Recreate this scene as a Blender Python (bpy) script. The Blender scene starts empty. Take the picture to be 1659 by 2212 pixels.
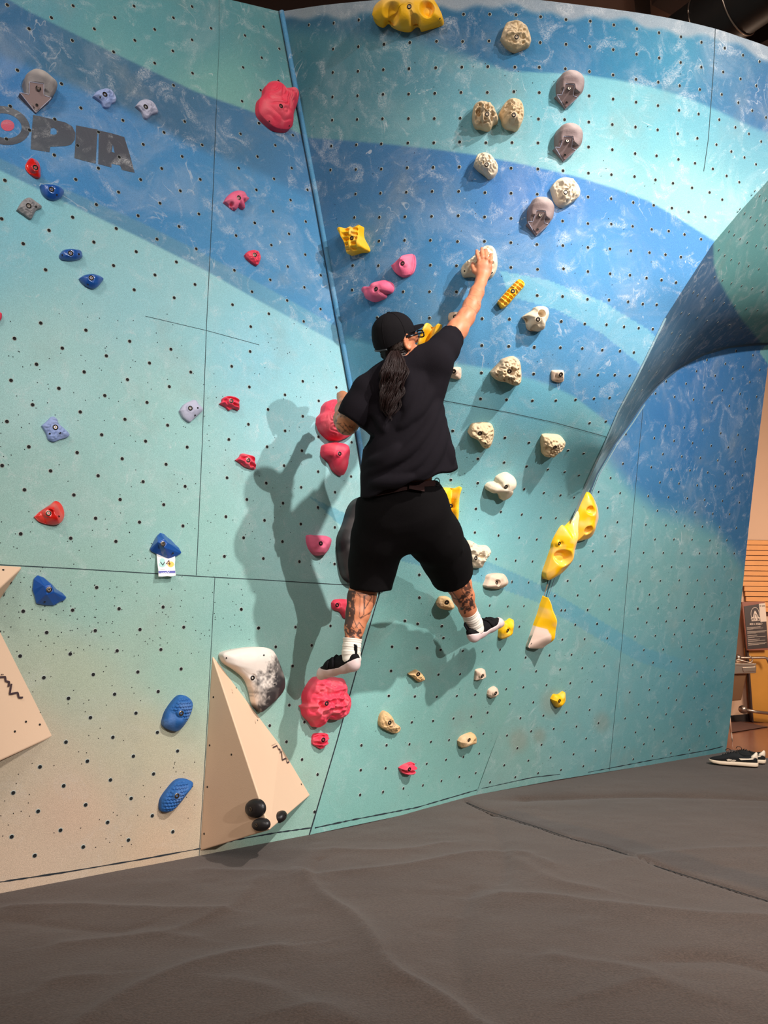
import bpy, math, random
import numpy as np
from mathutils import Vector, Matrix

# ------------------------------------------------------------------ camera
W_IMG, H_IMG, F_PX = 1659.0, 2212.0, 1662.0
PITCH = math.radians(8.7)
CAM = np.array([0.0, 0.0, 0.92])
SP, CP = math.sin(PITCH), math.cos(PITCH)
scene = bpy.context.scene
cd = bpy.data.cameras.new('camera'); co = bpy.data.objects.new('camera', cd)
scene.collection.objects.link(co); scene.camera = co
co.location = CAM; co.rotation_euler = (math.pi/2 + PITCH, 0, 0)
cd.sensor_fit = 'VERTICAL'; cd.sensor_height = 36.0; cd.lens = 36.0 * F_PX / H_IMG
cd.clip_start = 0.05; cd.clip_end = 100

# ------------------------------------------------------------------ world, lights, exposure
world = bpy.data.worlds.new('world'); scene.world = world; world.use_nodes = True
bg = world.node_tree.nodes['Background']
bg.inputs[0].default_value = (1.0, 0.90, 0.82, 1); bg.inputs[1].default_value = 0.14
scene.view_settings.view_transform = 'Standard'; scene.view_settings.look = 'None'
scene.view_settings.gamma = 1; scene.view_settings.use_curve_mapping = False
scene.view_settings.exposure = 0.0

def lamp(name, kind, loc, target, power, color, size=0.1, spot=None, blend=0.3):
    ld = bpy.data.lights.new(name, kind); ld.energy = power; ld.color = color
    if kind == 'SPOT':
        ld.spot_size = math.radians(spot); ld.spot_blend = blend; ld.shadow_soft_size = size
    elif kind == 'AREA':
        ld.shape = 'DISK'; ld.size = size
    else:
        ld.shadow_soft_size = size
    o = bpy.data.objects.new(name, ld); scene.collection.objects.link(o)
    o.location = loc
    d = Vector(target) - Vector(loc)
    o.rotation_euler = d.to_track_quat('-Z', 'Y').to_euler()
    return o
# a spotlight far off to the right of the camera (sharp shadows to the lower left) and a high ceiling lamp (steep shadows)
lamp('key_spot', 'SPOT', (8.3, -6.5, 5.1), (-0.05, 3.4, 1.75), 3850, (1.0, 0.965, 0.94), 0.07, 29, 1.0)
lamp('ceiling_spot', 'SPOT', (3.1, 0.2, 5.0), (1.6, 4.3, 0.6), 2000, (1.0, 0.95, 0.91), 0.06, 72, 1.0)
lamp('left_ceiling_lamp', 'AREA', (-2.2, -1.2, 5.1), (-0.8, 3.0, 1.5), 110, (1.0, 0.92, 0.85), 1.0)
lamp('frontal_fill', 'AREA', (1.0, -4.0, 4.6), (1.0, 4.0, 1.0), 110, (1.0, 0.95, 0.90), 1.2)  # unseen area lamp added behind the camera as frontal fill
lamp('lobby_lamp', 'AREA', (5.6, 7.6, 1.9), (5.4, 11.0, 0.6), 70, (1.0, 0.82, 0.66), 0.8)
lamp('lobby_ceiling_fill', 'POINT', (4.2, 8.0, 3.7), (4.2, 8.0, 5.0), 60, (1.0, 0.78, 0.60), 0.3)  # added unseen point lamp that brightens the ceiling and upper lobby wall

# ------------------------------------------------------------------ helpers
def link(o):
    scene.collection.objects.link(o); return o

def ray(px, py):
    px = np.asarray(px, float); py = np.asarray(py, float)
    cx = (px - W_IMG/2)/F_PX; cy = (H_IMG/2 - py)/F_PX
    return np.stack([cx, CP - cy*SP, SP + cy*CP], -1)

def at(px, py, Y):
    """world point seen at photo pixel (px, py) at distance Y along the floor"""
    d = ray(px, py); Y = np.asarray(Y, float)
    return CAM + d*(Y/d[..., 1])[..., None]

def floor_at(px, py, z=0.0):
    d = ray(px, py)
    t = (z - CAM[2])/d[..., 2]
    return CAM + d*np.asarray(t)[..., None]

def new_mesh(name, verts, faces, mat=None, parent=None, smooth=False, uv=None):
    me = bpy.data.meshes.new(name)
    verts = np.asarray(verts, float)
    if isinstance(faces, np.ndarray):
        k = faces.shape[1]
        me.vertices.add(len(verts)); me.vertices.foreach_set('co', verts.astype(np.float32).ravel())
        me.loops.add(faces.size); me.loops.foreach_set('vertex_index', faces.astype(np.int32).ravel())
        me.polygons.add(len(faces))
        me.polygons.foreach_set('loop_start', np.arange(0, faces.size, k, dtype=np.int32))
        me.update(calc_edges=True)
    else:
        me.from_pydata([tuple(v) for v in verts], [], [tuple(f) for f in faces])
    me.validate()
    if smooth:
        me.polygons.foreach_set('use_smooth', [True]*len(me.polygons))
    if mat is not None:
        for m in (mat if isinstance(mat, (list, tuple)) else [mat]): me.materials.append(m)
    o = bpy.data.objects.new(name, me); link(o)
    if parent is not None: o.parent = parent
    return o

def set_color(o, cols, name='paint'):
    me = o.data
    a = me.color_attributes.new(name, 'FLOAT_COLOR', 'POINT')
    c = np.ones((len(me.vertices), 4), np.float32); c[:, :3] = cols[:len(me.vertices)]
    a.data.foreach_set('color', c.ravel())

def tag(o, label=None, cat=None, group=None, kind=None):
    if label: o['label'] = label
    if cat: o['category'] = cat
    if group: o['group'] = group
    if kind: o['kind'] = kind
    return o

def empty(name, loc):
    o = bpy.data.objects.new(name, None); link(o); o.location = loc; o.empty_display_size = 0.05
    return o

def s2l(c):
    c = np.asarray(c, float)/255.0
    return np.where(c <= 0.04045, c/12.92, ((c + 0.055)/1.055)**2.4)

# ------------------------------------------------------------------ materials
def nt(name):
    m = bpy.data.materials.new(name); m.use_nodes = True
    t = m.node_tree; b = t.nodes['Principled BSDF']
    return m, t, b

def mat(name, rgb, rough=0.6, metal=0.0, noise=0.0, nscale=20.0, bump=0.0, bscale=200.0, spec=0.5, coat=0.0, lin=False, emit=None):
    m, t, b = nt(name)
    c = np.asarray(rgb, float) if lin else s2l(rgb)
    b.inputs['Roughness'].default_value = rough; b.inputs['Metallic'].default_value = metal
    b.inputs['Specular IOR Level'].default_value = spec
    b.inputs['Coat Weight'].default_value = coat
    tc = t.nodes.new('ShaderNodeTexCoord')
    n = t.nodes.new('ShaderNodeTexNoise'); n.inputs['Scale'].default_value = nscale; n.inputs['Detail'].default_value = 5
    t.links.new(tc.outputs['Object'], n.inputs['Vector'])
    mx = t.nodes.new('ShaderNodeMix'); mx.data_type = 'RGBA'
    mx.inputs[6].default_value = (*np.clip(c*(1-noise), 0, 1), 1); mx.inputs[7].default_value = (*np.clip(c*(1+noise), 0, 1), 1)
    t.links.new(n.outputs['Fac'], mx.inputs[0]); t.links.new(mx.outputs[2], b.inputs['Base Color'])
    if bump:
        n2 = t.nodes.new('ShaderNodeTexNoise'); n2.inputs['Scale'].default_value = bscale; n2.inputs['Detail'].default_value = 3
        t.links.new(tc.outputs['Object'], n2.inputs['Vector'])
        bp = t.nodes.new('ShaderNodeBump'); bp.inputs['Strength'].default_value = bump; bp.inputs['Distance'].default_value = 0.01
        t.links.new(n2.outputs['Fac'], bp.inputs['Height']); t.links.new(bp.outputs[0], b.inputs['Normal'])
    if emit:
        b.inputs['Emission Color'].default_value = (*c, 1); b.inputs['Emission Strength'].default_value = emit
    return m

def wall_material(name, attr='paint', chalk=1.0, flat=None):
    m, t, b = nt(name); L = t.links; N = t.nodes
    b.inputs['Roughness'].default_value = 0.85; b.inputs['Specular IOR Level'].default_value = 0.25
    tc = N.new('ShaderNodeTexCoord')
    if flat is None:
        a = N.new('ShaderNodeAttribute'); a.attribute_name = attr; col = a.outputs['Color']; al = N.new('ShaderNodeAttribute'); al.attribute_name = 'scuff'; sc = al.outputs['Fac']
    else:
        rgb = N.new('ShaderNodeRGB'); rgb.outputs[0].default_value = (*s2l(flat), 1); col = rgb.outputs[0]
        v = N.new('ShaderNodeValue'); v.outputs[0].default_value = chalk; sc = v.outputs[0]
    def noise(scale, detail=6, rough=0.6, dist=0.0, vec=None):
        n = N.new('ShaderNodeTexNoise'); n.inputs['Scale'].default_value = scale; n.inputs['Detail'].default_value = detail
        n.inputs['Roughness'].default_value = rough; n.inputs['Distortion'].default_value = dist
        L.new(vec or tc.outputs['Object'], n.inputs['Vector']); return n.outputs['Fac']
    def ramp(v, lo, hi, o0=0.0, o1=1.0):
        r = N.new('ShaderNodeMapRange'); r.inputs[1].default_value = lo; r.inputs[2].default_value = hi
        r.inputs[3].default_value = o0; r.inputs[4].default_value = o1; r.interpolation_type = 'SMOOTHSTEP'
        L.new(v, r.inputs[0]); return r.outputs[0]
    def mul(x, y):
        k = N.new('ShaderNodeMath'); k.operation = 'MULTIPLY'
        for i, q in enumerate((x, y)):
            if isinstance(q, (int, float)): k.inputs[i].default_value = q
            else: L.new(q, k.inputs[i])
        return k.outputs[0]
    def add(x, y, op='ADD'):
        k = N.new('ShaderNodeMath'); k.operation = op; k.use_clamp = True
        for i, q in enumerate((x, y)):
            if isinstance(q, (int, float)): k.inputs[i].default_value = q
            else: L.new(q, k.inputs[i])
        return k.outputs[0]
    def mixc(f, a_, b_, mode='MIX'):
        x = N.new('ShaderNodeMix'); x.data_type = 'RGBA'; x.blend_type = mode
        if isinstance(f, (int, float)): x.inputs[0].default_value = f
        else: L.new(f, x.inputs[0])
        for i, q in ((6, a_), (7, b_)):
            if isinstance(q, tuple): x.inputs[i].default_value = q
            else: L.new(q, x.inputs[i])
        return x.outputs[2]
    # hue drift of the hand-rolled paint
    drift = ramp(noise(1.3, 3, 0.5), 0.3, 0.7)
    col = mixc(mul(drift, 0.10), col, (0.20, 0.38, 0.42, 1))
    grime = ramp(noise(3.5, 6, 0.6), 0.50, 0.78)
    col = mixc(mul(grime, 0.28), col, (0.26, 0.27, 0.23, 1))
    # chalk: soft cloudy smears, grainy rub marks and thin curved shoe streaks
    smear = ramp(noise(2.6, 8, 0.66, 1.2), 0.47, 0.72)
    smear2 = ramp(noise(7.5, 6, 0.6, 1.5), 0.50, 0.72)
    grain = ramp(noise(170, 3, 0.7), 0.35, 0.62)
    patch = ramp(noise(1.9, 2, 0.5), 0.42, 0.60)
    ln = noise(3.2, 3, 0.5, 2.2); la = add(ln, 0.5, 'SUBTRACT')
    k_ = N.new('ShaderNodeMath'); k_.operation = 'SUBTRACT'; L.new(ln, k_.inputs[0]); k_.inputs[1].default_value = 0.52
    k2 = N.new('ShaderNodeMath'); k2.operation = 'ABSOLUTE'; L.new(k_.outputs[0], k2.inputs[0])
    line = ramp(k2.outputs[0], 0.0, 0.012, 1.0, 0.0)
    lmask = ramp(noise(5.0, 3, 0.6), 0.55, 0.68)
    dab = ramp(noise(26, 2, 0.5, 1.2), 0.70, 0.76)
    ck = add(mul(smear, 0.13), mul(mul(smear2, grain), 0.42))
    ck = add(ck, mul(mul(line, lmask), 0.40))
    ck = add(ck, mul(mul(dab, patch), 0.45))
    ck = mul(ck, sc)
    col = mixc(ck, col, (0.72, 0.72, 0.72, 1))
    # sand grain
    fine = noise(420, 2, 0.5)
    fr = N.new('ShaderNodeMapRange'); fr.inputs[1].default_value = 0.3; fr.inputs[2].default_value = 0.7; fr.inputs[3].default_value = 0.80; fr.inputs[4].default_value = 1.18
    L.new(fine, fr.inputs[0])
    vm = N.new('ShaderNodeVectorMath'); vm.operation = 'SCALE'; L.new(col, vm.inputs[0]); L.new(fr.outputs[0], vm.inputs['Scale'])
    L.new(vm.outputs[0], b.inputs['Base Color'])
    bp = N.new('ShaderNodeBump'); bp.inputs['Strength'].default_value = 0.35; bp.inputs['Distance'].default_value = 0.004
    L.new(noise(300, 3, 0.6), bp.inputs['Height']); L.new(bp.outputs[0], b.inputs['Normal'])
    return m

M_WALL = wall_material('painted_textured_plywood')
M_DARK = mat('dark_hole', (14, 13, 13), 0.9)
M_SEAM = mat('panel_gap', (48, 62, 66), 0.95)
M_SEAM_D = mat('corner_gap', (30, 38, 46), 0.95)
M_RING = mat('hole_rim', (165, 172, 165), 0.6, 0.2)

# ------------------------------------------------------------------ wall surfaces
def tps_fit(pts, vals, lam=0.0):
    P = np.asarray(pts, float)/1000.0; v = np.asarray(vals, float); n = len(P)
    d = np.linalg.norm(P[:, None]-P[None], axis=-1)
    K = np.where(d > 1e-9, d*d*np.log(d+1e-12), 0) + lam*np.eye(n)
    A = np.zeros((n+3, n+3)); A[:n, :n] = K; A[:n, n] = 1; A[:n, n+1:] = P; A[n, :n] = 1; A[n+1:, :n] = P.T
    s = np.linalg.solve(A, np.concatenate([v, np.zeros(3)]))
    def f(px, py):
        q = np.stack([np.asarray(px, float), np.asarray(py, float)], -1)/1000.0; sh = q.shape[:-1]; q = q.reshape(-1, 2)
        out = np.empty(len(q))
        for i in range(0, len(q), 20000):
            qq = q[i:i+20000]; dd = np.linalg.norm(qq[:, None]-P[None], axis=-1)
            out[i:i+20000] = np.where(dd > 1e-9, dd*dd*np.log(dd+1e-12), 0)@s[:n] + s[n] + qq@s[n+1:]
        return out.reshape(sh)
    return f

def plane_fn(p0, n):
    p0 = np.asarray(p0, float); n = np.asarray(n, float)
    def f(px, py):
        d = ray(px, py); t = ((p0-CAM)@n)/(d@n)
        return t*d[..., 1]
    return f

# left wall: vertical plane through its foot line
gA, gB = floor_at(0, 1930), floor_at(670, 1803)
nL = np.cross(gB-gA, [0, 0, 1.0]); nL /= np.linalg.norm(nL)
depthL = plane_fn(gA, nL)
# right wall: leaning out over the mat
gC, gD = floor_at(1028, 1717), floor_at(1568, 1624)
topR = at(1659, 791, float(np.linalg.norm(0)) + 5.15)
nR = np.cross(gD-gC, topR-gD); nR /= np.linalg.norm(nR)
depthR = plane_fn(gC, nR)

CORNER = [(605, 25), (640, 215), (680, 425), (715, 620), (755, 840), (783, 1015), (823, 1275), (770, 1455), (730, 1600), (670, 1803)]
A_LOW = [(1182, 1262), (1140, 1400), (1090, 1560), (1028, 1717)]
A_UP = [(1760, 290), (1659, 390), (1600, 455), (1541, 525), (1480, 618), (1437, 687), (1376, 812), (1335, 889), (1302, 967), (1261, 1055), (1182, 1262)]
B_UP = [(1760, 741), (1668, 741), (1620, 744), (1572, 749), (1521, 764), (1470, 791), (1423, 828), (1386, 872), (1359, 913), (1325, 960), (1288, 1024), (1271, 1068), (1184, 1263)]
TOPC = [(605, 25), (700, 11), (810, 0), (900, -9), (980, -13), (1080, -9), (1166, 0), (1240, 9), (1318, 19), (1400, 31), (1470, 44), (1545, 62), (1600, 80), (1659, 101), (1760, 145)]
BOTC = [(670, 1803), (850, 1765), (1008, 1728), (1028, 1717)]
REDGE = [(1668, 741), (1659, 791), (1639, 947), (1619, 1125), (1605, 1262), (1590, 1414), (1579, 1540), (1568, 1624)]
BOTR = [(1028, 1717), (1206, 1684), (1400, 1653), (1568, 1624)]

def resample(pl, n, curve=True):
    P = np.asarray(pl, float); d = np.r_[0, np.cumsum(np.linalg.norm(np.diff(P, axis=0), axis=1))]
    if curve and len(P) > 2:   # Catmull-Rom densify
        Q = []
        E = np.vstack([2*P[0]-P[1], P, 2*P[-1]-P[-2]])
        for i in range(len(P)-1):
            p0, p1, p2, p3 = E[i:i+4]
            for t in np.linspace(0, 1, 12, endpoint=False):
                Q.append(0.5*((2*p1)+(-p0+p2)*t+(2*p0-5*p1+4*p2-p3)*t*t+(-p0+3*p1-3*p2+p3)*t**3))
        Q.append(P[-1]); P = np.array(Q); d = np.r_[0, np.cumsum(np.linalg.norm(np.diff(P, axis=0), axis=1))]
    s = np.linspace(0, d[-1], n)
    return np.stack([np.interp(s, d, P[:, k]) for k in range(P.shape[1])], -1)

Aup_depth = np.array([3.74, 3.66, 3.62, 3.60, 3.61, 3.66, 3.72, 3.80, 3.92, 0, 0])
Aup = np.array(A_UP, float)
RA = depthR(Aup[:, 0], Aup[:, 1]); Aup_depth[-2] = 0.5*(RA[-2] + 3.98) if RA[-2] < 4.6 else 4.15; Aup_depth[-1] = RA[-1]
print('depthR along A', np.round(RA, 2))
ctrl, cv = [], []
for p in resample(CORNER, 22, False):
    ctrl.append(p); cv.append(1/depthL(*p))
for p, dpt in zip(Aup, Aup_depth):
    ctrl.append(p); cv.append(1/dpt)
for p in A_LOW[1:]:
    ctrl.append(p); cv.append(1/float(depthR(*p)))
for p in [(850, 1765)]:
    ctrl.append(p); cv.append(1/float(floor_at(*p)[1]))
for x, y, Y in [(810, 0, 3.22), (980, -13, 3.17), (1166, 0, 3.17), (1400, 31, 3.26), (1545, 62, 3.38), (1760, 145, 3.62),
                (1040, 570, 3.40), (880, 720, 3.52), (1230, 620, 3.42), (1400, 450, 3.50), (1100, 900, 3.62), (1000, 1300, 3.86)]:
    ctrl.append((x, y)); cv.append(1/Y)
_fc = tps_fit(ctrl, cv, 1e-5)
depthC = lambda px, py: 1/_fc(px, py)
_aux = tps_fit([*map(tuple, resample(Aup, 14, False))] + [*map(tuple, resample(B_UP, 12, False))],
               [1/float(depthC(*p)) for p in resample(Aup, 14, False)] + [1/float(depthR(*p)) for p in resample(B_UP, 12, False)], 1e-4)
depthU = lambda px, py: 1/_aux(px, py)
for nm, p in [('L0', (0, 1930)), ('Lc', (605, 25)), ('kink', (823, 1275))]:
    print(nm, np.round(at(*p, depthL(*p)), 2))
print('R', np.round([gC, gD, topR], 2), 'corner@B', np.round(depthR(1423, 828), 2), np.round(depthR(1659, 742), 2))

_cy = np.array([p[1] for p in CORNER]); _cx = np.array([p[0] for p in CORNER])
_ap = np.array(A_UP + A_LOW[1:]); _bp = np.array(B_UP + A_LOW[1:])
def region(px, py):
    if px < np.interp(py, _cy, _cx): return 'L'
    if px < np.interp(py, _ap[:, 1], _ap[:, 0]): return 'C'
    if py < 1264 and px > 1188:
        xb = np.interp(py, _bp[:, 1], _bp[:, 0])
        if py < 741 or px < xb: return 'U'
    return 'R'
DF = {'L': depthL, 'C': depthC, 'U': depthU, 'R': depthR}
def surf(px, py, reg=None):
    """point and outward normal of the wall seen at (px, py)"""
    f = DF[reg or region(px, py)]
    p = at(px, py, f(px, py)); a = at(px+6, py, f(px+6, py)); b = at(px, py+6, f(px, py+6))
    n = np.cross(b-p, a-p); n /= np.linalg.norm(n)
    if n@(CAM-p) < 0: n = -n
    return p, n

def inpoly(px, py, poly):
    poly = np.asarray(poly, float); inside = np.zeros(np.shape(px), bool)
    x1, y1 = poly[-1]
    for x2, y2 in poly:
        c = ((y1 > py) != (y2 > py)) & (px < (x2-x1)*(py-y1)/((y2-y1) or 1e-9) + x1)
        inside ^= c; x1, y1 = x2, y2
    return inside
def below(px, py, line):
    line = np.asarray(line, float)
    return py - np.interp(px, line[:, 0], line[:, 1])
def blend(col, m, rgb):
    m = np.clip(m, 0, 1)[..., None]; return col*(1-m) + np.asarray(rgb, float)*m
def sst(x): x = np.clip(x, 0, 1); return x*x*(3-2*x)

def rbf_color(pts):
    P = np.array([(a, b) for a, b, _ in pts], float); C = np.array([c for *_, c in pts], float)
    def f(px, py):
        q = np.stack([px, py], -1); out = np.zeros(px.shape + (3,)); w = np.zeros(px.shape)
        for p, c in zip(P, C):
            k = 1/((np.sum((q-p)**2, -1)) + 60**2)**1.5; w += k; out += k[..., None]*c
        return out/w[..., None]
    return f
# ------------------------------------------------------------------ painted mural: paint colours, with dimmer light high up put into the top bands
def paint_left(px, py):
    base = rbf_color([(0, 480, (118, 190, 206)), (300, 620, (140, 198, 205)), (560, 760, (130, 196, 212)), (100, 800, (160, 208, 204)), (350, 900, (148, 198, 192)),
                      (650, 900, (140, 200, 208)), (100, 1100, (146, 188, 178)), (400, 1150, (140, 190, 180)), (650, 1150, (144, 196, 194)), (780, 1200, (130, 180, 178)),
                      (200, 1300, (138, 180, 166)), (500, 1350, (126, 176, 166)), (700, 1500, (124, 176, 164)), (560, 1750, (126, 176, 160)), (380, 1450, (140, 178, 160)),
                      (150, 1450, (168, 178, 150)), (300, 1600, (182, 172, 142)), (60, 1620, (198, 172, 140)), (400, 1750, (196, 166, 136)), (150, 1750, (206, 168, 138)), (50, 1880, (214, 178, 146)),
                      (350, 1850, (200, 166, 134))])(px, py)
    c = base
    greenL1 = [(-400, -190), (0, -12), (60, 24), (240, 112), (420, 197), (560, 247), (650, 290), (900, 400)]
    L2 = [(-400, -60), (0, 118), (190, 198), (300, 250), (400, 308), (560, 372), (700, 440), (900, 520)]
    L3 = [(-400, 150), (0, 342), (140, 408), (300, 478), (440, 548), (560, 612), (740, 712), (900, 800)]
    L4 = [(-400, 180), (0, 368), (140, 436), (300, 512), (440, 582), (560, 650), (740, 748), (900, 840)]
    blue = rbf_color([(0, 200, (62, 128, 190)), (200, 260, (66, 136, 196)), (100, 330, (74, 148, 206)), (350, 400, (72, 144, 198)), (450, 520, (78, 148, 198)), (600, 600, (74, 146, 196)), (700, 690, (76, 146, 194))])(px, py)
    band = rbf_color([(0, 60, (56, 110, 152)), (200, 150, (62, 110, 140)), (350, 230, (66, 108, 140)), (550, 330, (62, 116, 156)), (650, 380, (60, 120, 168))])(px, py)
    green = rbf_color([(100, 0, (86, 152, 168)), (300, 40, (80, 150, 158)), (250, 100, (96, 160, 162)), (450, 60, (76, 140, 150)), (500, 180, (106, 168, 160)), (600, 120, (74, 134, 142)), (620, 260, (100, 164, 164)), (480, 230, (116, 172, 158))])(px, py)
    stripe = rbf_color([(50, 370, (82, 142, 180)), (400, 560, (84, 142, 176)), (700, 720, (88, 156, 188))])(px, py)
    blue = blue*np.array([0.82, 0.92, 0.96]); band = band*np.array([0.9, 0.96, 1.0])
    d1, d2, d3, d4 = (below(px, py, l) for l in (greenL1, L2, L3, L4))
    c = blend(c, sst(-d4/6+0.5), stripe); c = blend(c, sst(-d3/6+0.5), blue)
    c = blend(c, sst(-d2/30+0.5), band); c = blend(c, sst(-d1/6+0.5), green)
    # blue tail that crosses the corner low down
    c = blend(c, inpoly(px, py, [(668, 1072), (790, 1130), (850, 1190), (840, 1240), (800, 1190), (730, 1130)])*0.8, (92, 162, 180))
    sc = np.where(d4 < 0, 1.0, np.where(py < 1250, 0.62, 0.22)); sc = np.where(d1 < 0, 0.7, sc)
    return c, sc

def paint_center(px, py):
    A1 = [(560, 50), (640, 60), (760, 75), (900, 90), (1000, 120), (1100, 154), (1250, 160), (1330, 172), (1400, 186), (1470, 206), (1545, 236), (1620, 272), (1700, 300)]
    A2 = [(560, 285), (655, 297), (740, 303), (840, 312), (950, 324), (1020, 334), (1100, 349), (1180, 366), (1250, 383), (1330, 408), (1400, 434), (1460, 468), (1510, 500), (1545, 522), (1700, 640)]
    A4 = [(560, 640), (730, 720), (820, 745), (900, 765), (960, 780), (1050, 795), (1110, 808), (1180, 828), (1240, 856), (1300, 902), (1330, 930), (1500, 1000)]
    low = rbf_color([(800, 760, (84, 158, 190)), (960, 880, (124, 194, 208)), (1150, 850, (92, 172, 198)), (1250, 960, (104, 176, 186)), (1100, 1000, (118, 188, 196)), (1000, 1100, (118, 184, 186)), (1200, 1120, (104, 168, 172)),
                     (1000, 1300, (112, 172, 166)), (850, 1450, (118, 178, 168)), (1100, 1400, (112, 168, 160)), (900, 1600, (116, 172, 160)), (760, 1740, (112, 168, 156)), (1000, 1650, (114, 168, 156)), (1060, 1560, (116, 166, 154))])(px, py)
    blue = rbf_color([(700, 380, (56, 112, 158)), (760, 600, (70, 140, 184)), (900, 380, (58, 114, 168)), (900, 520, (66, 142, 194)), (1000, 450, (62, 134, 192)), (1100, 420, (68, 126, 196)), (1250, 450, (76, 138, 204)), (1250, 560, (80, 156, 214)), (1400, 500, (78, 140, 200)),
                      (900, 650, (70, 140, 184)), (1150, 760, (84, 160, 206)), (1320, 600, (86, 156, 208)), (1400, 640, (80, 150, 200)), (1280, 840, (88, 160, 204)), (1050, 700, (82, 156, 200))])(px, py)
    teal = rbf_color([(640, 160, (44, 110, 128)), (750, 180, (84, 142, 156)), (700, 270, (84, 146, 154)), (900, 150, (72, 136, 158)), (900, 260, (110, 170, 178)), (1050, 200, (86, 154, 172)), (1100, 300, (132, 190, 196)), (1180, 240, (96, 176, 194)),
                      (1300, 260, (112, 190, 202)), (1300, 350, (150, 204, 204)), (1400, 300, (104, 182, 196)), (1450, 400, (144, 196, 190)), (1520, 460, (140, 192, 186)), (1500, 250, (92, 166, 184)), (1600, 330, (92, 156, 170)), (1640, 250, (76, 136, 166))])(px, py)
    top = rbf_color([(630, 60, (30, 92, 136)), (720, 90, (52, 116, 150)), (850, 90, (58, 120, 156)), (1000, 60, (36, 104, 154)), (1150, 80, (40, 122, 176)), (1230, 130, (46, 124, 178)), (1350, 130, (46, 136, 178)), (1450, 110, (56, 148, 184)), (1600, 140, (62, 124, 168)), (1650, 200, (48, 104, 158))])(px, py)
    top = top*0.88; teal = teal*0.95; blue = blue*np.array([0.78, 0.88, 0.93])  # top and teal bands darkened to stand in for dimmer light there
    d1, d2, d4 = (below(px, py, l) for l in (A1, A2, A4))
    c = low
    c = blend(c, sst(-d4/10+0.5), blue)
    c = blend(c, inpoly(px, py, [(1080, 585), (1180, 604), (1300, 650), (1400, 712), (1425, 735), (1385, 790), (1300, 720), (1200, 668), (1100, 640)])*0.75, (104, 174, 196))
    c = blend(c, inpoly(px, py, [(735, 690), (820, 720), (900, 745), (890, 765), (800, 745), (740, 730)])*0.4, (60, 126, 158))
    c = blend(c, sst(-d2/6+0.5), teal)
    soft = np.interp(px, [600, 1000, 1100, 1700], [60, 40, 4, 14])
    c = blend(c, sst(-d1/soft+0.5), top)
    # pale, chalk-whitened upper rim
    tl = np.array(TOPC, float); dt = py - np.interp(px, tl[:, 0], tl[:, 1]); wob = 6*np.sin(px/37)+5*np.sin(px/13+1)
    c = blend(c, sst((26+wob-dt)/16+0.5)*0.9, (150, 156, 164))
    # darker diagonal stripe low on the panel
    s = inpoly(px, py, [(830, 1150), (940, 1180), (1040, 1207), (1140, 1250), (1190, 1275), (1190, 1312), (1100, 1278), (1000, 1248), (880, 1215), (800, 1195)])
    c = blend(c, s*0.75, (84, 152, 172))
    sc = np.where(d4 < 0, 1.0, 0.5); sc = np.where(py > 1050, 0.3, sc)
    return c, sc

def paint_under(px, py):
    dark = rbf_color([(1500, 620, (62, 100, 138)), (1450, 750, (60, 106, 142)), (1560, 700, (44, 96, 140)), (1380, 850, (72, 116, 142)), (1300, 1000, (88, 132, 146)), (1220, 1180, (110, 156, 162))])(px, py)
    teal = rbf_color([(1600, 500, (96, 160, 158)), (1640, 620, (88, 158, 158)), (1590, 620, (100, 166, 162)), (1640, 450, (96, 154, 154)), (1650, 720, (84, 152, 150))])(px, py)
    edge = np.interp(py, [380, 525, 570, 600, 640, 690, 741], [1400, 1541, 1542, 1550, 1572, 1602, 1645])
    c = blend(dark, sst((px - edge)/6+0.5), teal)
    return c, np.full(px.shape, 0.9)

def paint_right(px, py):
    c = rbf_color([(1300, 1150, (110, 166, 168)), (1250, 1300, (104, 162, 160)), (1420, 1250, (104, 156, 152)), (1500, 1300, (96, 148, 146)), (1560, 1250, (84, 142, 150)), (1200, 1450, (112, 162, 154)), (1350, 1450, (98, 156, 160)), (1100, 1620, (118, 160, 148)),
                   (1250, 1580, (104, 160, 160)), (1450, 1480, (88, 152, 162)), (1530, 1520, (60, 136, 152)), (1560, 1580, (84, 154, 158)), (1500, 1400, (84, 148, 156)), (1400, 1600, (96, 156, 158)), (1340, 1100, (100, 160, 166))])(px, py)
    blue = rbf_color([(1440, 850, (50, 116, 168)), (1550, 850, (34, 100, 156)), (1500, 950, (44, 108, 160)), (1600, 1000, (40, 98, 148)), (1400, 980, (66, 130, 172)), (1590, 1150, (52, 110, 150)), (1480, 1080, (54, 118, 158))])(px, py)
    blue = blue*np.array([0.78, 0.9, 0.97])
    edge = [(1250, 920), (1320, 1000), (1370, 1060), (1420, 1100), (1480, 1118), (1540, 1140), (1580, 1185), (1660, 1300)]
    c = blend(c, sst(-below(px, py, edge)/70+0.5), blue)
    s = inpoly(px, py, [(1150, 1262), (1200, 1282), (1260, 1318), (1330, 1360), (1400, 1402), (1480, 1425), (1560, 1445), (1560, 1475), (1450, 1450), (1380, 1430), (1300, 1384), (1230, 1342), (1150, 1308)])
    c = blend(c, s*0.7*np.interp(px, [1150, 1400, 1560], [1, 0.9, 0.2]), (74, 146, 168))
    c = blend(c, inpoly(px, py, [(1660, 742), (1690, 742), (1690, 830), (1640, 760)])*1.0, (84, 150, 154))
    for bx, by, r in [(1190, 1520, 34), (1300, 1560, 26), (1120, 1600, 30), (1165, 1590, 20)]:
        c = blend(c, 0.30*sst(1.3-np.hypot((px-bx)/0.8, py-by)/r), (150, 120, 96))
    return c, np.where(py > 1200, 0.45, 0.75)

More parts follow.
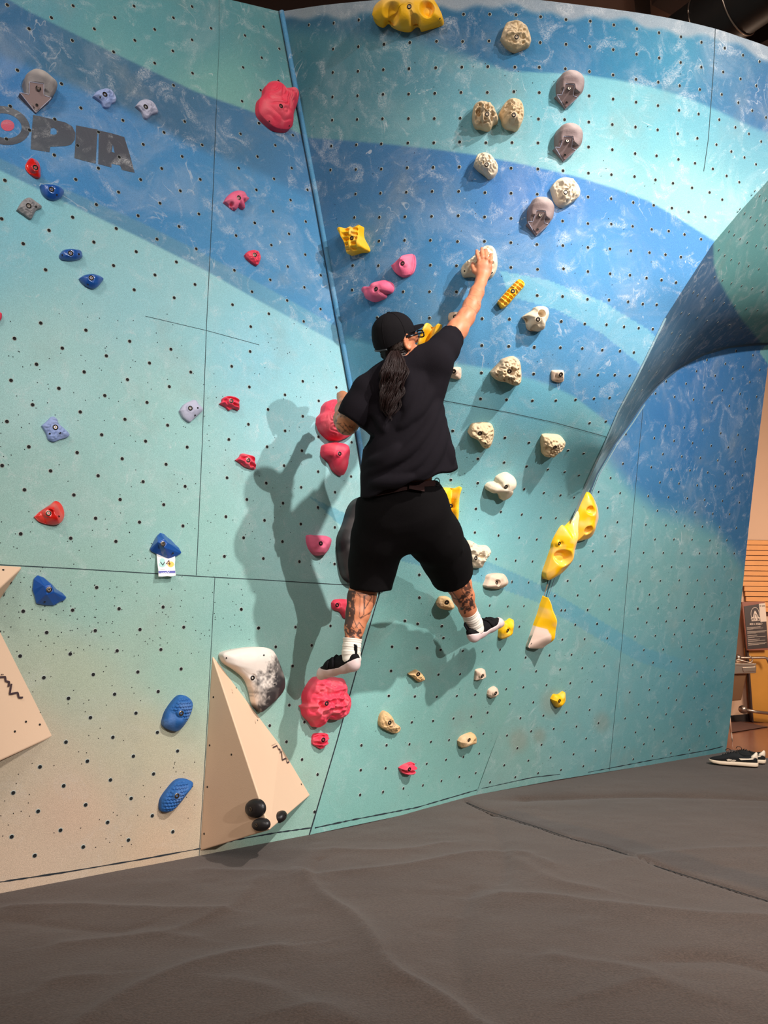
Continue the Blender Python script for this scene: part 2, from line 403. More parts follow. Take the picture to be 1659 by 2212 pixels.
PAINT_GAIN = 1.0
def coons(top, bot, left, right, nu, nv, curve=(1, 1, 1, 1)):
    T = resample(top, nu, curve[0]); B = resample(bot, nu, curve[1]); Lf = resample(left, nv, curve[2]); R = resample(right, nv, curve[3])
    u = np.linspace(0, 1, nu)[None, :, None]; v = np.linspace(0, 1, nv)[:, None, None]
    G = (1-v)*T[None] + v*B[None] + (1-u)*Lf[:, None] + u*R[:, None] - ((1-u)*(1-v)*T[0] + u*(1-v)*T[-1] + (1-u)*v*B[0] + u*v*B[-1])
    return G

def grid_faces(nv, nu):
    i = np.arange(nv*nu).reshape(nv, nu)
    return np.stack([i[:-1, :-1], i[1:, :-1], i[1:, 1:], i[:-1, 1:]], -1).reshape(-1, 4)

def wall_patch(name, G, depth, paint, splitter, parent):
    nv, nu, _ = G.shape
    px, py = G[..., 0].ravel(), G[..., 1].ravel()
    P = at(px, py, depth(px, py)); col, sc = paint(px, py); lum = col.mean(1, keepdims=True); col = s2l(col*0.84 + (lum*0.98+2)*0.16)*PAINT_GAIN
    F = grid_faces(nv, nu); fc = G.reshape(-1, 2)[F].mean(1)
    ids = splitter(fc[:, 0], fc[:, 1])
    for k in np.unique(ids):
        f = F[ids == k]; used, inv = np.unique(f, return_inverse=True)
        o = new_mesh('plywood_panel', P[used], inv.reshape(-1, 4), M_WALL, parent, True)
        set_color(o, col[used])
        a = o.data.attributes.new('scuff', 'FLOAT', 'POINT'); a.data.foreach_set('value', sc[used].astype(np.float32))

STEP = 4.0
wl = tag(empty('wall_left', tuple(gA)), 'flat blue and sand-painted climbing wall left of the corner strip', kind='structure')
wc = tag(empty('wall_center', tuple(gB)), 'bulging blue and teal painted climbing wall behind the climber', kind='structure')
wr = tag(empty('wall_right', tuple(gC)), 'leaning teal climbing wall right of the curved crease', kind='structure')
def reparent(o, p):
    o.parent = p; o.matrix_parent_inverse = Matrix.Translation(-Vector(p.location)); return o
_nm = new_mesh
def new_mesh(name, verts, faces, mat=None, parent=None, smooth=False, uv=None):
    o = _nm(name, verts, faces, mat, None, smooth, uv)
    if parent is not None: reparent(o, parent)
    return o

SEAM_H = [(-400, 1198), (0, 1220), (155, 1228), (465, 1247), (560, 1252), (823, 1268)]
SEAM_V = [(473, -30), (473, 98), (467, 236), (459, 439), (446, 700), (437, 950), (424, 1243)]
SEAM_V2 = [(464, 1247), (456, 1400), (444, 1620), (430, 1848)]
KICK_L = [(-400, 1975), (0, 1905), (140, 1884), (300, 1857), (430, 1833)]
SEAM_C = [(750, 826), (860, 846), (957, 865), (1100, 891), (1200, 913), (1305, 942), (1312, 945)]
SEAM_C2 = [(823, 1272), (900, 1276), (1180, 1268)]
SEAM_R = [(1388, 880), (1388, 893), (1379, 984), (1362, 1169), (1350, 1304), (1344, 1380), (1330, 1520), (1316, 1664)]
SEAM_T = [(1545, 62), (1541, 150), (1530, 300), (1520, 370)]
def xat(py, l): l = np.asarray(l, float); return np.interp(py, l[:, 1], l[:, 0])
def split_left(px, py):
    k = np.where(below(px, py, SEAM_H) < 0, np.where(px < xat(py, SEAM_V), 0, 1), np.where(px < xat(py, SEAM_V2), 2, 3))
    return np.where(below(px, py, KICK_L) > 0, 4, k)
def split_center(px, py): return np.where(below(px, py, SEAM_C) < 0, np.where((px > xat(py, SEAM_T)) & (py < 480), 1, 0), 2)
def split_right(px, py): return np.where(px < xat(py, SEAM_R), 0, 1)
zero = lambda px, py: np.zeros(px.shape, int)

G = coons([(-400, -197), (500, 0), (605, 25)], [(-400, 2006), (0, 1930), (670, 1803)], [(-400, -197), (-400, 2006)], CORNER, 250, 460, (0, 0, 0, 0))
wall_patch('left', G, depthL, paint_left, split_left, wl)
G = coons(TOPC, BOTC, CORNER, [(1760, 145), *A_UP, *A_LOW[1:]], 250, 450, (1, 0, 0, 0))
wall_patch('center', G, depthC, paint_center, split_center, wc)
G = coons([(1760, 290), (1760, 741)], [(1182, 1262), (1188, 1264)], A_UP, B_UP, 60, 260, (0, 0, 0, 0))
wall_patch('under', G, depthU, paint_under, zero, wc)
iB = 6
LB_ = B_UP[iB:] + [(x-4, y) for x, y in A_LOW[1:-1]] + A_LOW[-1:]
G = coons(B_UP[1:iB+1][::-1], BOTR, LB_, REDGE, 130, 230, (0, 0, 0, 1))
wall_patch('right', G, depthR, paint_right, split_right, wr)

def ribbon_world(name, P, Nn, width, material, parent, lift=0.0015, kind=None):
    P = np.asarray(P); T = np.gradient(P, axis=0); T /= np.linalg.norm(T, axis=1)[:, None]
    S = np.cross(T, Nn); S /= np.linalg.norm(S, axis=1)[:, None]
    w = np.broadcast_to(np.asarray(width, float), (len(P),))[:, None]/2
    a = P + Nn*lift - S*w; b = P + Nn*lift + S*w
    V = np.concatenate([a, b]); n = len(P)
    F = np.array([(i, i+1, n+i+1, n+i) for i in range(n-1)])
    o = new_mesh(name, V, F, material, parent)
    if kind: o['kind'] = kind
    return o
def ribbon(name, pl, width, material, parent, reg, lift=0.0015, n=None, jitter=0.0, curve=False):
    R = resample(pl, n or max(3, int(len(pl)*12)), curve); rr = np.random.RandomState(len(pl)*7)
    w = width*(1+jitter*rr.uniform(-1, 1, len(R)))
    q = [surf(x, y, reg) for x, y in R]
    return ribbon_world(name, [a for a, _ in q], np.array([b for _, b in q]), w, material, parent, lift)
ribbon('panel_seam', SEAM_H[:-1] + [(820, 1268)], 0.0032, M_SEAM, wl, 'L')
ribbon('panel_seam', SEAM_V[2:], 0.0026, M_SEAM, wl, 'L'); ribbon('panel_seam', SEAM_V[:3], 0.0010, M_SEAM, wl, 'L')
ribbon('panel_seam', SEAM_V2, 0.0022, M_SEAM, wl, 'L')
ribbon('panel_seam', [(314, 683), (446, 714), (560, 745)], 0.0016, M_SEAM, wl, 'L')
ribbon('kickboard_seam', KICK_L, 0.0045, M_SEAM_D, wl, 'L', jitter=0.6, n=60)
ribbon('kickboard_seam', [(432, 1833), (520, 1812), (600, 1798), (672, 1788)], 0.005, M_SEAM_D, wl, 'L', jitter=0.5, n=40)
ribbon('panel_seam', SEAM_C, 0.0028, M_SEAM, wc, 'C')
ribbon('panel_seam', SEAM_T, 0.003, M_SEAM, wc, 'C')
ribbon('panel_seam', SEAM_R, 0.0026, M_SEAM, wr, 'R')
ribbon('kickboard_seam', [(680, 1788), (760, 1771), (900, 1744), (1030, 1706)], 0.005, M_SEAM_D, wc, 'C', jitter=0.6, n=60)
ribbon('kickboard_seam', [(1040, 1703), (1150, 1679), (1210, 1672)], 0.004, M_SEAM_D, wr, 'R', jitter=0.6, n=30)
ribbon('kickboard_seam', [(1270, 1668), (1400, 1643), (1440, 1636), (1530, 1620), (1562, 1612)], 0.004, M_SEAM_D, wr, 'R', jitter=0.9, n=40)
ribbon('corner_gap', [(x-2, y) for x, y in CORNER[6:]], 0.006, M_SEAM_D, wl, 'L', n=60)

def tube(name, P, r, material, parent=None, seg=10, smooth=True, caps=True):
    P = np.asarray(P, float); n = len(P); r = np.broadcast_to(np.asarray(r, float), (n,))
    T = np.gradient(P, axis=0); T /= np.linalg.norm(T, axis=1)[:, None] + 1e-12
    up = np.array([0, 0, 1.0]) if abs(T[0][2]) < 0.9 else np.array([1.0, 0, 0])
    V = []
    u = np.cross(T[0], up); u /= np.linalg.norm(u)
    for i in range(n):
        u = u - T[i]*(u@T[i]); u /= np.linalg.norm(u); w = np.cross(T[i], u)
        for k in range(seg):
            a = 2*math.pi*k/seg; V.append(P[i] + r[i]*(math.cos(a)*u + math.sin(a)*w))
    F = [(i*seg+k, i*seg+(k+1) % seg, (i+1)*seg+(k+1) % seg, (i+1)*seg+k) for i in range(n-1) for k in range(seg)]
    if caps: F += [tuple(range(seg))[::-1], tuple((n-1)*seg+k for k in range(seg))]
    return new_mesh(name, V, F, material, parent, smooth)

# rounded corner strip between left and centre walls
M_STRIP = wall_material('painted_corner_strip', flat=(78, 138, 176), chalk=0.9)
cs = resample(CORNER[:7], 40, False)
pts = []
for x, y in cs:
    p, n = surf(x+4, y, 'C'); pts.append(p + n*0.003)
tube('trim_1', pts, 0.013, M_STRIP, wc, 10)
pts = []
for x, y in cs[:-4]:
    p, n = surf(x-3, y, 'L'); pts.append(p + n*0.002)
ribbon_world('corner_gap', pts, np.tile(nL if nL@(CAM-gA) > 0 else -nL, (len(pts), 1)), 0.010, M_SEAM_D, wl, 0.004)
# painted dark line and highlight along the curved crease, scuffed with chalk
M_RIDGE = wall_material('scuffed_ridge_highlight', flat=(120, 150, 160), chalk=1.0)
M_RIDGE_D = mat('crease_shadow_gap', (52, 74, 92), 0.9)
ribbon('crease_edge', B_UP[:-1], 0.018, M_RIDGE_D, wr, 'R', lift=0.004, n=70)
ribbon('crease_edge', [(x-5, y-6) for x, y in B_UP[:-1]], 0.014, M_RIDGE, wr, 'R', lift=0.012, n=70)
ribbon('crease_edge', [(x+5, y+2) for x, y in B_UP[7:-1]], 0.010, M_RIDGE, wr, 'R', lift=0.006, n=50)
ribbon('crease_edge', A_UP[5:-1] , 0.012, M_RIDGE, wc, 'C', lift=0.004, n=60)
ribbon('crease_edge', [(1261, 1075), (1225, 1165), (1190, 1250), (1168, 1330)], 0.006, M_RIDGE_D, wr, 'R', lift=0.003, n=30); ribbon('crease_edge', [(1268, 1078), (1232, 1168), (1197, 1252), (1174, 1320)], 0.006, M_RIDGE, wr, 'R', lift=0.003, n=30)
# wall edge thickness: right end and top rim
def edge_strip(name, pl, depth, off, material, parent, n=60, curve=True):
    R = resample(pl, n, curve); a = at(R[:, 0], R[:, 1], depth(R[:, 0], R[:, 1])); b = a + np.asarray(off)
    F = np.array([(i, i+1, n+i+1, n+i) for i in range(n-1)])
    return new_mesh(name, np.concatenate([a, b]), F, material, parent, True)
M_PLY = mat('raw_plywood_edge', (150, 128, 112), 0.8, noise=0.2, nscale=60)
edge_strip('edge_board', REDGE, depthR, (0.06, 0.9, 0), M_PLY, wr)
edge_strip('rim_board', TOPC, depthC, (0.0, 0.5, 0.02), M_PLY, wc)
edge_strip('rim_board', [(-400, -197), (500, 0), (605, 25)], depthL, (-0.3, 0.4, 0.02), M_PLY, wl, curve=False)
# ------------------------------------------------------------------ T-nut holes (positions read plate by plate)
def fr(x0, y0, s, pts): return [(x0 + a/s, y0 + b/s) for a, b in pts]
S3 = 2.9625
HOLES_L = fr(0, 0, S3, [(46,33),(467,38),(857,40),(1228,43),(328,114),(734,114),(1109,115),(185,185),(603,186),(989,189),(1350,182),(462,260),(862,259),(1228,256),(1567,228),(726,333),(1105,327),
 (111,450),(989,405),(393,537),(1231,469),(1555,432),(1110,547),(1548,648),(517,692),(786,771),(1181,778),(1049,848),(350,764),(65,681),(188,833),(41,891),(630,846),(916,925),(1293,928),(1538,857),(496,932),(762,1006),
 (1165,1002),(347,993),(629,1077),(1034,1079),(31,1155),(484,1149),(899,1150),(1281,1149),(758,1230),(1153,1222),(1527,1077),(616,1310),(1023,1301),(464,1391),(883,1381),(1272,1370),(1145,1450),(313,1475),(743,1463),
 (148,1560),(600,1550),(1004,1531),(1510,1508),(871,1611),(1255,1593),(291,1727),(726,1700),(1128,1677),(991,1760),(1499,1730),(858,1855),(1247,1821),(1114,1906),(1487,1950),(260,2068),(1612,1867),(10,1401),(1640,1216),(1630,1427),(1655,790),(1647,1003)])
HOLES_L += fr(0, 680, S3, [(549,99),(829,170),(1093,221),(92,152),(398,214),(680,263),(956,309),(1220,367),(233,317),(538,366),(815,415),(1083,460),(70,420),(376,471),(670,517),(940,561),(208,576),(513,622),(799,669),(1072,707),
 (44,683),(650,768),(931,809),(1197,847),(184,845),(493,882),(781,921),(1062,957),(13,965),(323,999),(627,1030),(915,1068),(1184,1098),(156,1120),(472,1153),(768,1182),(1047,1215),(611,1302),(892,1327),(1170,1351),(132,1402),(452,1430),(741,1450),
 (1604,76),(1600,235),(1482,330),(1595,462),(1589,701),(1464,798),(1452,1043),(1579,1182),(1445,1292),(1558,1427),(1435,1546),(618,1745),(148,1897),(464,1890),(761,1881),(1043,1870),(1543,1884),(298,2033),(609,2021),(895,2014),(1175,1999),(1652,2005)])
HOLES_L += fr(540, 0, S3, [(86,172),(187,313),(74,370),(181,518),(67,578),(59,789),(274,866),(161,930),(47,1002),(266,1076),(153,1145),(367,1215),(40,1215),(259,1281),(146,1353),(356,1418),(29,1427),(249,1497),(136,1569),(353,1630),(241,1706),(452,1762),(129,1791),(347,1839),(237,1923),(451,1978),(120,2008),(343,2057),(12,1867)])
HOLES_L += fr(0, 1180, 2.911, [(126,690),(441,677),(736,657),(1011,649),(275,826),(586,806),(866,790),(1138,771),(430,956),(720,930),(994,913),(568,1077),(854,1049),(414,1231),(709,1201),(989,1170),(549,1351),(838,1320),(1116,1287),(251,1387),(694,1469),(965,1431),
 (83,1550),(400,1506),(824,1585),(239,1666),(538,1626),(676,1736),(957,1694),(73,1826),(380,1785),(807,1847),(1086,1795),(218,1945),(523,1890),(1517,397),(1625,515)])
HOLES_L += fr(560, 820, 4.608, [(432,17),(255,152),(591,212),(86,297),(432,365),(766,78),(256,510),(588,570),(77,669),(423,708),(246,857),(585,916),(68,1030),(416,1072),(753,1121),(235,1230),(583,1272),(51,1401),(412,1438),(751,1471),(229,1612),(39,1781),(398,1811),(748,1835),(918,624),(913,965)])
HOLES_L += fr(400, 1330, 2.765, [(439,73),(658,68),(867,61),(540,186),(755,177),(641,300),(621,534),(711,635),(504,656),(604,753),(697,859),(790,948),(772,1171),(945,392)])
HOLES_C = fr(540, 0, S3, [(378,160),(537,148),(697,128),(1367,92),(1534,92),(533,314),(694,299),(858,284),(1023,273),(1194,265),(1361,266),(1530,263),(531,464),(692,456),(854,446),(1018,440),(1189,434),(1356,430),(1522,427),
 (529,621),(689,613),(852,604),(1016,602),(1183,598),(1351,592),(1519,592),(527,769),(686,765),(849,760),(1015,759),(1180,759),(1345,757),(521,935),(681,927),(841,921),(1011,915),(1177,914),(1342,909),(1510,914),
 (516,1088),(678,1085),(841,1082),(1006,1074),(1173,1071),(1340,1069),(676,1242),(836,1237),(1001,1230),(1166,1225),(1336,1225),(1504,1233),(669,1392),(829,1391),(992,1388),(1163,1385),(1333,1381),(1502,1389),
 (826,1543),(990,1538),(1155,1538),(1329,1546),(1501,1545),(657,1700),(823,1700),(1155,1697),(1322,1701),(655,1857),(981,1867),(1150,1867),(1321,1868),(813,2033),(1149,2035),(1486,2040)])
HOLES_C += fr(1099, 0, S3, [(46,95),(204,108),(366,126),(521,136),(672,160),(819,185),(961,210),(1101,236),(1232,271),(1381,308),(1498,354),(1604,394),(201,273),(366,284),(518,299),(668,318),(817,347),(962,371),(1099,400),(1231,430),(1371,461),(1482,505),(1583,549),
 (39,430),(195,431),(362,441),(516,458),(667,480),(814,508),(956,526),(1093,549),(1222,573),(1362,605),(1468,657),(1557,708),(1645,752),(33,587),(195,593),(514,614),(667,634),(814,654),(954,676),(1089,706),(1214,730),(1346,766),(1449,815),(1536,857),(1614,906),
 (190,762),(357,766),(512,781),(662,797),(810,813),(952,831),(1081,856),(1206,885),(1328,926),(1423,970),(1507,1008),(1581,1052),(21,913),(187,915),(510,941),(662,958),(808,983),(945,997),(1085,1020),(1191,1045),(1305,1081),(1393,1126),(1474,1166),
 (15,1077),(186,1082),(347,1093),(509,1108),(656,1118),(804,1130),(938,1151),(1050,1173),(1172,1202),(1284,1232),(1365,1278),(15,1237),(182,1244),(507,1261),(654,1272),(796,1296),(927,1314),(1043,1332),(1150,1357),(1257,1389),
 (15,1398),(344,1415),(506,1431),(655,1434),(792,1449),(914,1468),(1023,1479),(1124,1501),(1230,1531),(14,1553),(180,1565),(346,1572),(506,1584),(647,1593),(781,1605),(900,1617),(1002,1630),(1101,1645),(14,1712),(184,1724),(350,1720),(506,1738),(648,1752),(775,1761),(881,1779),(977,1792),(1070,1808),
 (182,1891),(344,1897),(503,1915),(641,1920),(763,1931),(857,1945),(946,1950),(335,2057)])
HOLES_C += fr(1099, 680, S3, [(336,42),(486,58),(625,63),(737,77),(831,85),(921,91),(163,208),(330,210),(470,215),(598,225),(711,232),(800,241),(159,378),(451,383),(570,385),(678,385),(774,389),(151,549),(301,548),(427,543),(545,536),(645,531),(517,692),(621,682),(129,818),(379,868),(479,887),(113,970),(250,989),(358,1005),(449,1027),
 (98,1115),(224,1139),(331,1155),(418,1168),(83,1278),(205,1298),(301,1300),(66,1426),(179,1437),(43,1573),(151,1578),(126,1713),(20,1710),(96,1863),(68,1995)])
HOLES_C += fr(960, 600, 5.53, [(144,170),(451,488),(776,496),(448,808),(769,818),(1073,827),(443,1135),(1066,1148),(130,466)])
HOLES_C += fr(660, 480, 3.77, [(600,153),(386,353),(594,355),(380,551),(797,567),(585,778),(1010,780),(1425,1438),(1637,1445),(1200,1698),(1624,1754)])
HOLES_C += fr(960, 890, 4.88, [(88,197),(638,270),(890,323),(352,492),(629,531),(866,573),(68,714),(351,748),(839,812),(1048,852),(1222,876),(331,1020),(594,1052),(815,1079),(1015,1111),(320,1270),(569,1301),(787,1325),(972,1341),(544,1550),(749,1566),(268,1762),(711,1788)])
HOLES_C += fr(640, 1200, 3.456, [(920,144),(920,314),(812,487),(907,509),(1087,525),(715,681),(902,691),(1099,614),(707,861),(1077,703),(1061,888),(690,1047),(885,1051),(1048,1054),(1198,1047),(1336,1037),(862,1244),(1021,1234),(1173,1215),(1305,1200),(1426,1170),(1222,885),(1243,711),(1490,866),(1390,714),(1520,704),(1595,848),(1565,997),(1593,1107),(1573,1340),(1443,372),(1578,380),(1297,178)])
HOLES_C += fr(400, 1330, 2.765, [(1052,774),(1202,773),(1339,767),(1467,753),(1575,742),(1048,922),(1196,911),(1044,1070),(1181,1052),(1303,1031),(1419,1013),(1530,986),(1442,884),(1557,860),(1637,962)])
HOLES_C += fr(1000, 1300, 2.517, [(65,504),(45,625),(134,602),(111,716),(88,825),(69,930),(2,843),(235,474),(256,367),(180,380),(201,260),(305,134)])
HOLES_U = fr(1099, 0, S3, [(1573,1223),(1605,1254),(1645,1281),(1478,1338),(1509,1366),(1547,1391),(1587,1411),(1640,1438),(1410,1480),(1442,1503),(1481,1528),(1526,1552),(1583,1573),(1648,1587),(1343,1600),(1381,1635),(1423,1661),(1473,1684),(1534,1702),(1600,1722),(1317,1775),(1367,1795),(1425,1812),(1490,1829),(1558,1847),(1625,1865),
 (1181,1870),(1210,1888),(1257,1908),(1314,1920),(1377,1942),(1447,1957),(1520,1976),(1592,1985),(1105,2003),(1152,2012)])
HOLES_U += fr(1099, 680, S3, [(1206,20),(1268,40),(1337,50),(1411,65),(1485,85),(1043,117),(1096,131),(1158,147),(992,239),(1049,256),(896,360),(945,371),(808,482),(851,484)])
HOLES_R = fr(1099, 680, S3, [(1454,232),(1562,259),(1268,290),(1386,314),(1498,334),(1606,353),(1201,361),(1320,390),(1432,409),(1542,431),(1007,426),(1134,441),(1250,465),(1366,484),(1480,506),(1586,524),(939,504),(1061,525),(1182,543),(1300,562),(1411,583),(1524,601),
 (1002,710),(1122,722),(1241,738),(1356,758),(1466,769),(749,764),(931,789),(1057,807),(1176,821),(1295,838),(1404,848),(1512,861),(986,892),(1107,907),(1226,916),(1337,931),(1450,940),(730,953),(911,976),(1039,990),(1159,996),(1273,1009),(1384,1018),(1495,1028),
 (651,1044),(967,1073),(1089,1080),(1206,1091),(1322,1097),(1431,1108),(574,1133),(712,1141),(892,1160),(1022,1167),(1142,1175),(1253,1184),(1367,1191),(1475,1201),(632,1235),(951,1254),(1073,1260),(1191,1265),(1305,1273),(1413,1276),(555,1321),(694,1327),(877,1343),(1005,1347),(1125,1351),(1239,1355),(1349,1359),(1457,1364),
 (617,1416),(935,1437),(1056,1437),(1172,1439),(1286,1444),(1395,1443),(393,1508),(537,1512),(679,1513),(862,1522),(988,1523),(1107,1525),(1220,1526),(1333,1527),(1442,1527),(457,1607),(597,1608),(916,1615),(1041,1614),(1157,1614),(1270,1613),(1379,1612),
 (376,1702),(521,1701),(660,1697),(840,1706),(969,1702),(1090,1699),(1206,1699),(1317,1697),(1423,1694),(294,1798),(440,1795),(580,1795),(899,1790),(1023,1790),(1141,1785),(1253,1785),(1363,1780),(360,1891),(504,1889),(643,1885),(826,1883),(955,1877),(1071,1874),(1187,1869),(1299,1864),(1409,1859),
 (276,1987),(425,1983),(565,1978),(882,1969),(1006,1962),(1121,1956),(1236,1951),(1347,1945)])
HOLES_R += fr(1000, 1300, 2.517, [(534,46),(677,43),(795,41),(950,36),(1061,33),(1160,31),(1257,27),(1353,22),(1447,17),(486,129),(610,125),(728,119),(999,111),(1104,106),(1204,101),(1300,96),(1395,92),(540,205),(661,202),(784,198),(935,189),(1045,184),(1149,177),(1245,171),(1339,167),(1434,159),
 (470,291),(590,287),(717,275),(983,262),(1088,259),(1188,245),(1285,240),(1380,230),(397,377),(528,367),(648,360),(767,349),(922,343),(1033,331),(1131,325),(1232,315),(1326,304),(1419,296),(328,464),(454,452),(583,442),(701,434),(969,409),(1073,402),(1175,393),(1272,381),(1367,370),(340,302),
 (382,546),(631,518),(751,506),(906,491),(1013,478),(1118,468),(1216,457),(1313,447),(1406,435),(312,632),(437,618),(562,601),(688,587),(955,558),(1059,546),(1160,533),(1257,522),(1353,511),(239,726),(370,703),(493,690),(617,677),(736,659),(881,633),(1003,628),(1104,611),(1200,600),(1299,586),(1390,574),
 (295,795),(427,776),(549,760),(669,743),(938,709),(1041,693),(1145,681),(1242,664),(1338,651),(224,888),(355,863),(476,846),(601,828),(721,809),(879,790),(983,773),(1088,758),(1188,743),(1285,728),(1378,711),(284,953),(408,931),(532,914),(654,893),(925,855),(1030,838),(1130,822),(1230,805),(1324,785),(147,980)])

def frame_of(n):
    up = np.array([0, 0, 1.0]); u = np.cross(up, n)
    u /= np.linalg.norm(u); v = np.cross(n, u)
    return u, v

def disc_set(name, pts, reg, r, material, parent, lift, seg=10, kind='stuff', ring=None):
    V, F = [], []
    for x, y in pts:
        p, n = surf(x, y, reg); u, v = frame_of(n)
        b = len(V)
        if ring is None:
            for k in range(seg):
                a = 2*math.pi*k/seg; V.append(p + n*lift + r*(math.cos(a)*u + math.sin(a)*v))
            F.append(tuple(range(b, b+seg)))
        else:
            for rr, ll in ((ring, 0.0003), (r, lift)):
                for k in range(seg):
                    a = 2*math.pi*k/seg; V.append(p + n*ll + rr*(math.cos(a)*u + math.sin(a)*v))
            for k in range(seg):
                F.append((b+k, b+(k+1) % seg, b+seg+(k+1) % seg, b+seg+k))
    o = new_mesh(name, V, F, material, parent)
    if kind: o['kind'] = kind
    return o
for pts, reg, par in ((HOLES_L, 'L', wl), (HOLES_C, 'C', wc), (HOLES_U, 'U', wc), (HOLES_R, 'R', wr)):
    rr = {'L': 0.0068, 'C': 0.0068, 'U': 0.0058, 'R': 0.0074}[reg]
    disc_set('bolt_holes', pts, reg, rr, M_DARK, par, 0.0016)
    disc_set('hole_rims', pts, reg, rr, M_RING, par, 0.0014, ring=rr+0.0022)
# scattered small screw holes
rs = np.random.RandomState(5)
def scatter(n, poly, reg):
    out = []
    xs, ys = np.array(poly)[:, 0], np.array(poly)[:, 1]
    while len(out) < n:
        x, y = rs.uniform(xs.min(), xs.max()), rs.uniform(ys.min(), ys.max())
        if inpoly(np.array([x]), np.array([y]), poly)[0] and region(x, y) == reg: out.append((x, y))
    return out
disc_set('screw_holes', scatter(210, [(0, 640), (720, 700), (770, 1200), (560, 1270), (0, 1230)], 'L') + scatter(150, [(0, 1240), (560, 1270), (560, 1420), (0, 1420)], 'L') + scatter(70, [(0, 1420), (430, 1420), (430, 1820), (0, 1850)], 'L'), 'L', 0.0020, M_DARK, wl, 0.0015, 6)
disc_set('screw_holes', scatter(90, [(620, 100), (1600, 130), (1300, 900), (760, 850)], 'C') + scatter(60, [(850, 900), (1280, 960), (1050, 1700), (760, 1750)], 'C'), 'C', 0.0020, M_DARK, wc, 0.0015, 6)
disc_set('screw_holes', scatter(90, [(1350, 900), (1630, 900), (1560, 1600), (1060, 1690)], 'R'), 'R', 0.0020, M_DARK, wr, 0.0015, 6)

# ------------------------------------------------------------------ painted letters on the left wall (O P I A)
M_LET = wall_material('worn_grey_lettering', flat=(78, 78, 86), chalk=1.25)
M_LETR = wall_material('worn_red_dot', flat=(200, 84, 106), chalk=0.6)
def flat_letter(name, outer, holes, material, lift=0.001):
    cu = bpy.data.curves.new(name, 'CURVE'); cu.dimensions = '2D'; cu.fill_mode = 'BOTH'
    p0, n = surf(150, 310, 'L'); u, v = frame_of(n)
    for pl in [outer]+holes:
        sp = cu.splines.new('POLY'); sp.points.add(len(pl)-1); sp.use_cyclic_u = True
        for k, (x, y) in enumerate(pl):
            q = surf(x, y, 'L')[0] - p0; sp.points[k].co = (q@u, q@v, 0, 1)
    tmp = bpy.data.objects.new('tmp', cu); link(tmp); bpy.context.view_layer.update()
    dg = bpy.context.evaluated_depsgraph_get(); me = bpy.data.meshes.new_from_object(tmp.evaluated_get(dg))
    bpy.data.objects.remove(tmp)
    me.materials.clear(); me.materials.append(material); me.name = name
    o = bpy.data.objects.new(name, me); link(o)
    Mx = Matrix(((u[0], v[0], n[0], p0[0]+n[0]*lift), (u[1], v[1], n[1], p0[1]+n[1]*lift), (u[2], v[2], n[2], p0[2]+n[2]*lift), (0, 0, 0, 1)))
    o.parent = wl; o.matrix_parent_inverse = Matrix.Translation(-Vector(wl.location)); o.matrix_basis = Mx
    return o
def ell(cx, cy, rx, ry, rot=0, n=36):
    r = math.radians(rot); return [(cx + rx*math.cos(t)*math.cos(r) - ry*math.sin(t)*math.sin(r), cy + rx*math.cos(t)*math.sin(r) + ry*math.sin(t)*math.cos(r)) for t in np.linspace(0, 2*math.pi, n, endpoint=False)]
f3 = lambda pts: fr(0, 0, S3, pts)
flat_letter('painted_letter', f3(ell(22, 803, 172, 122, 14)), [f3(ell(30, 805, 110, 78, 14))], M_LET)
flat_letter('painted_letter', f3(ell(48, 803, 44, 36, 12)), [], M_LETR)
flat_letter('painted_letter', f3([(212,735),(330,762),(420,785),(462,810),(482,850),(478,895),(455,925),(420,936),(370,938),(322,940),(316,975),(196,955),(200,880),(206,800)]), [f3([(324,822),(345,818),(362,832),(362,858),(345,863),(322,858)])], M_LET)
flat_letter('painted_letter', f3([(487,803),(625,830),(618,930),(612,1048),(540,1030),(476,1012),(482,900)]), [], M_LET)
flat_letter('painted_letter', f3([(632,835),(720,855),(795,878),(830,990),(862,1106),(780,1088),(768,1060),(714,1048),(712,1072),(628,1050),(630,940)]), [f3([(722,925),(733,978),(714,972)])], M_LET)

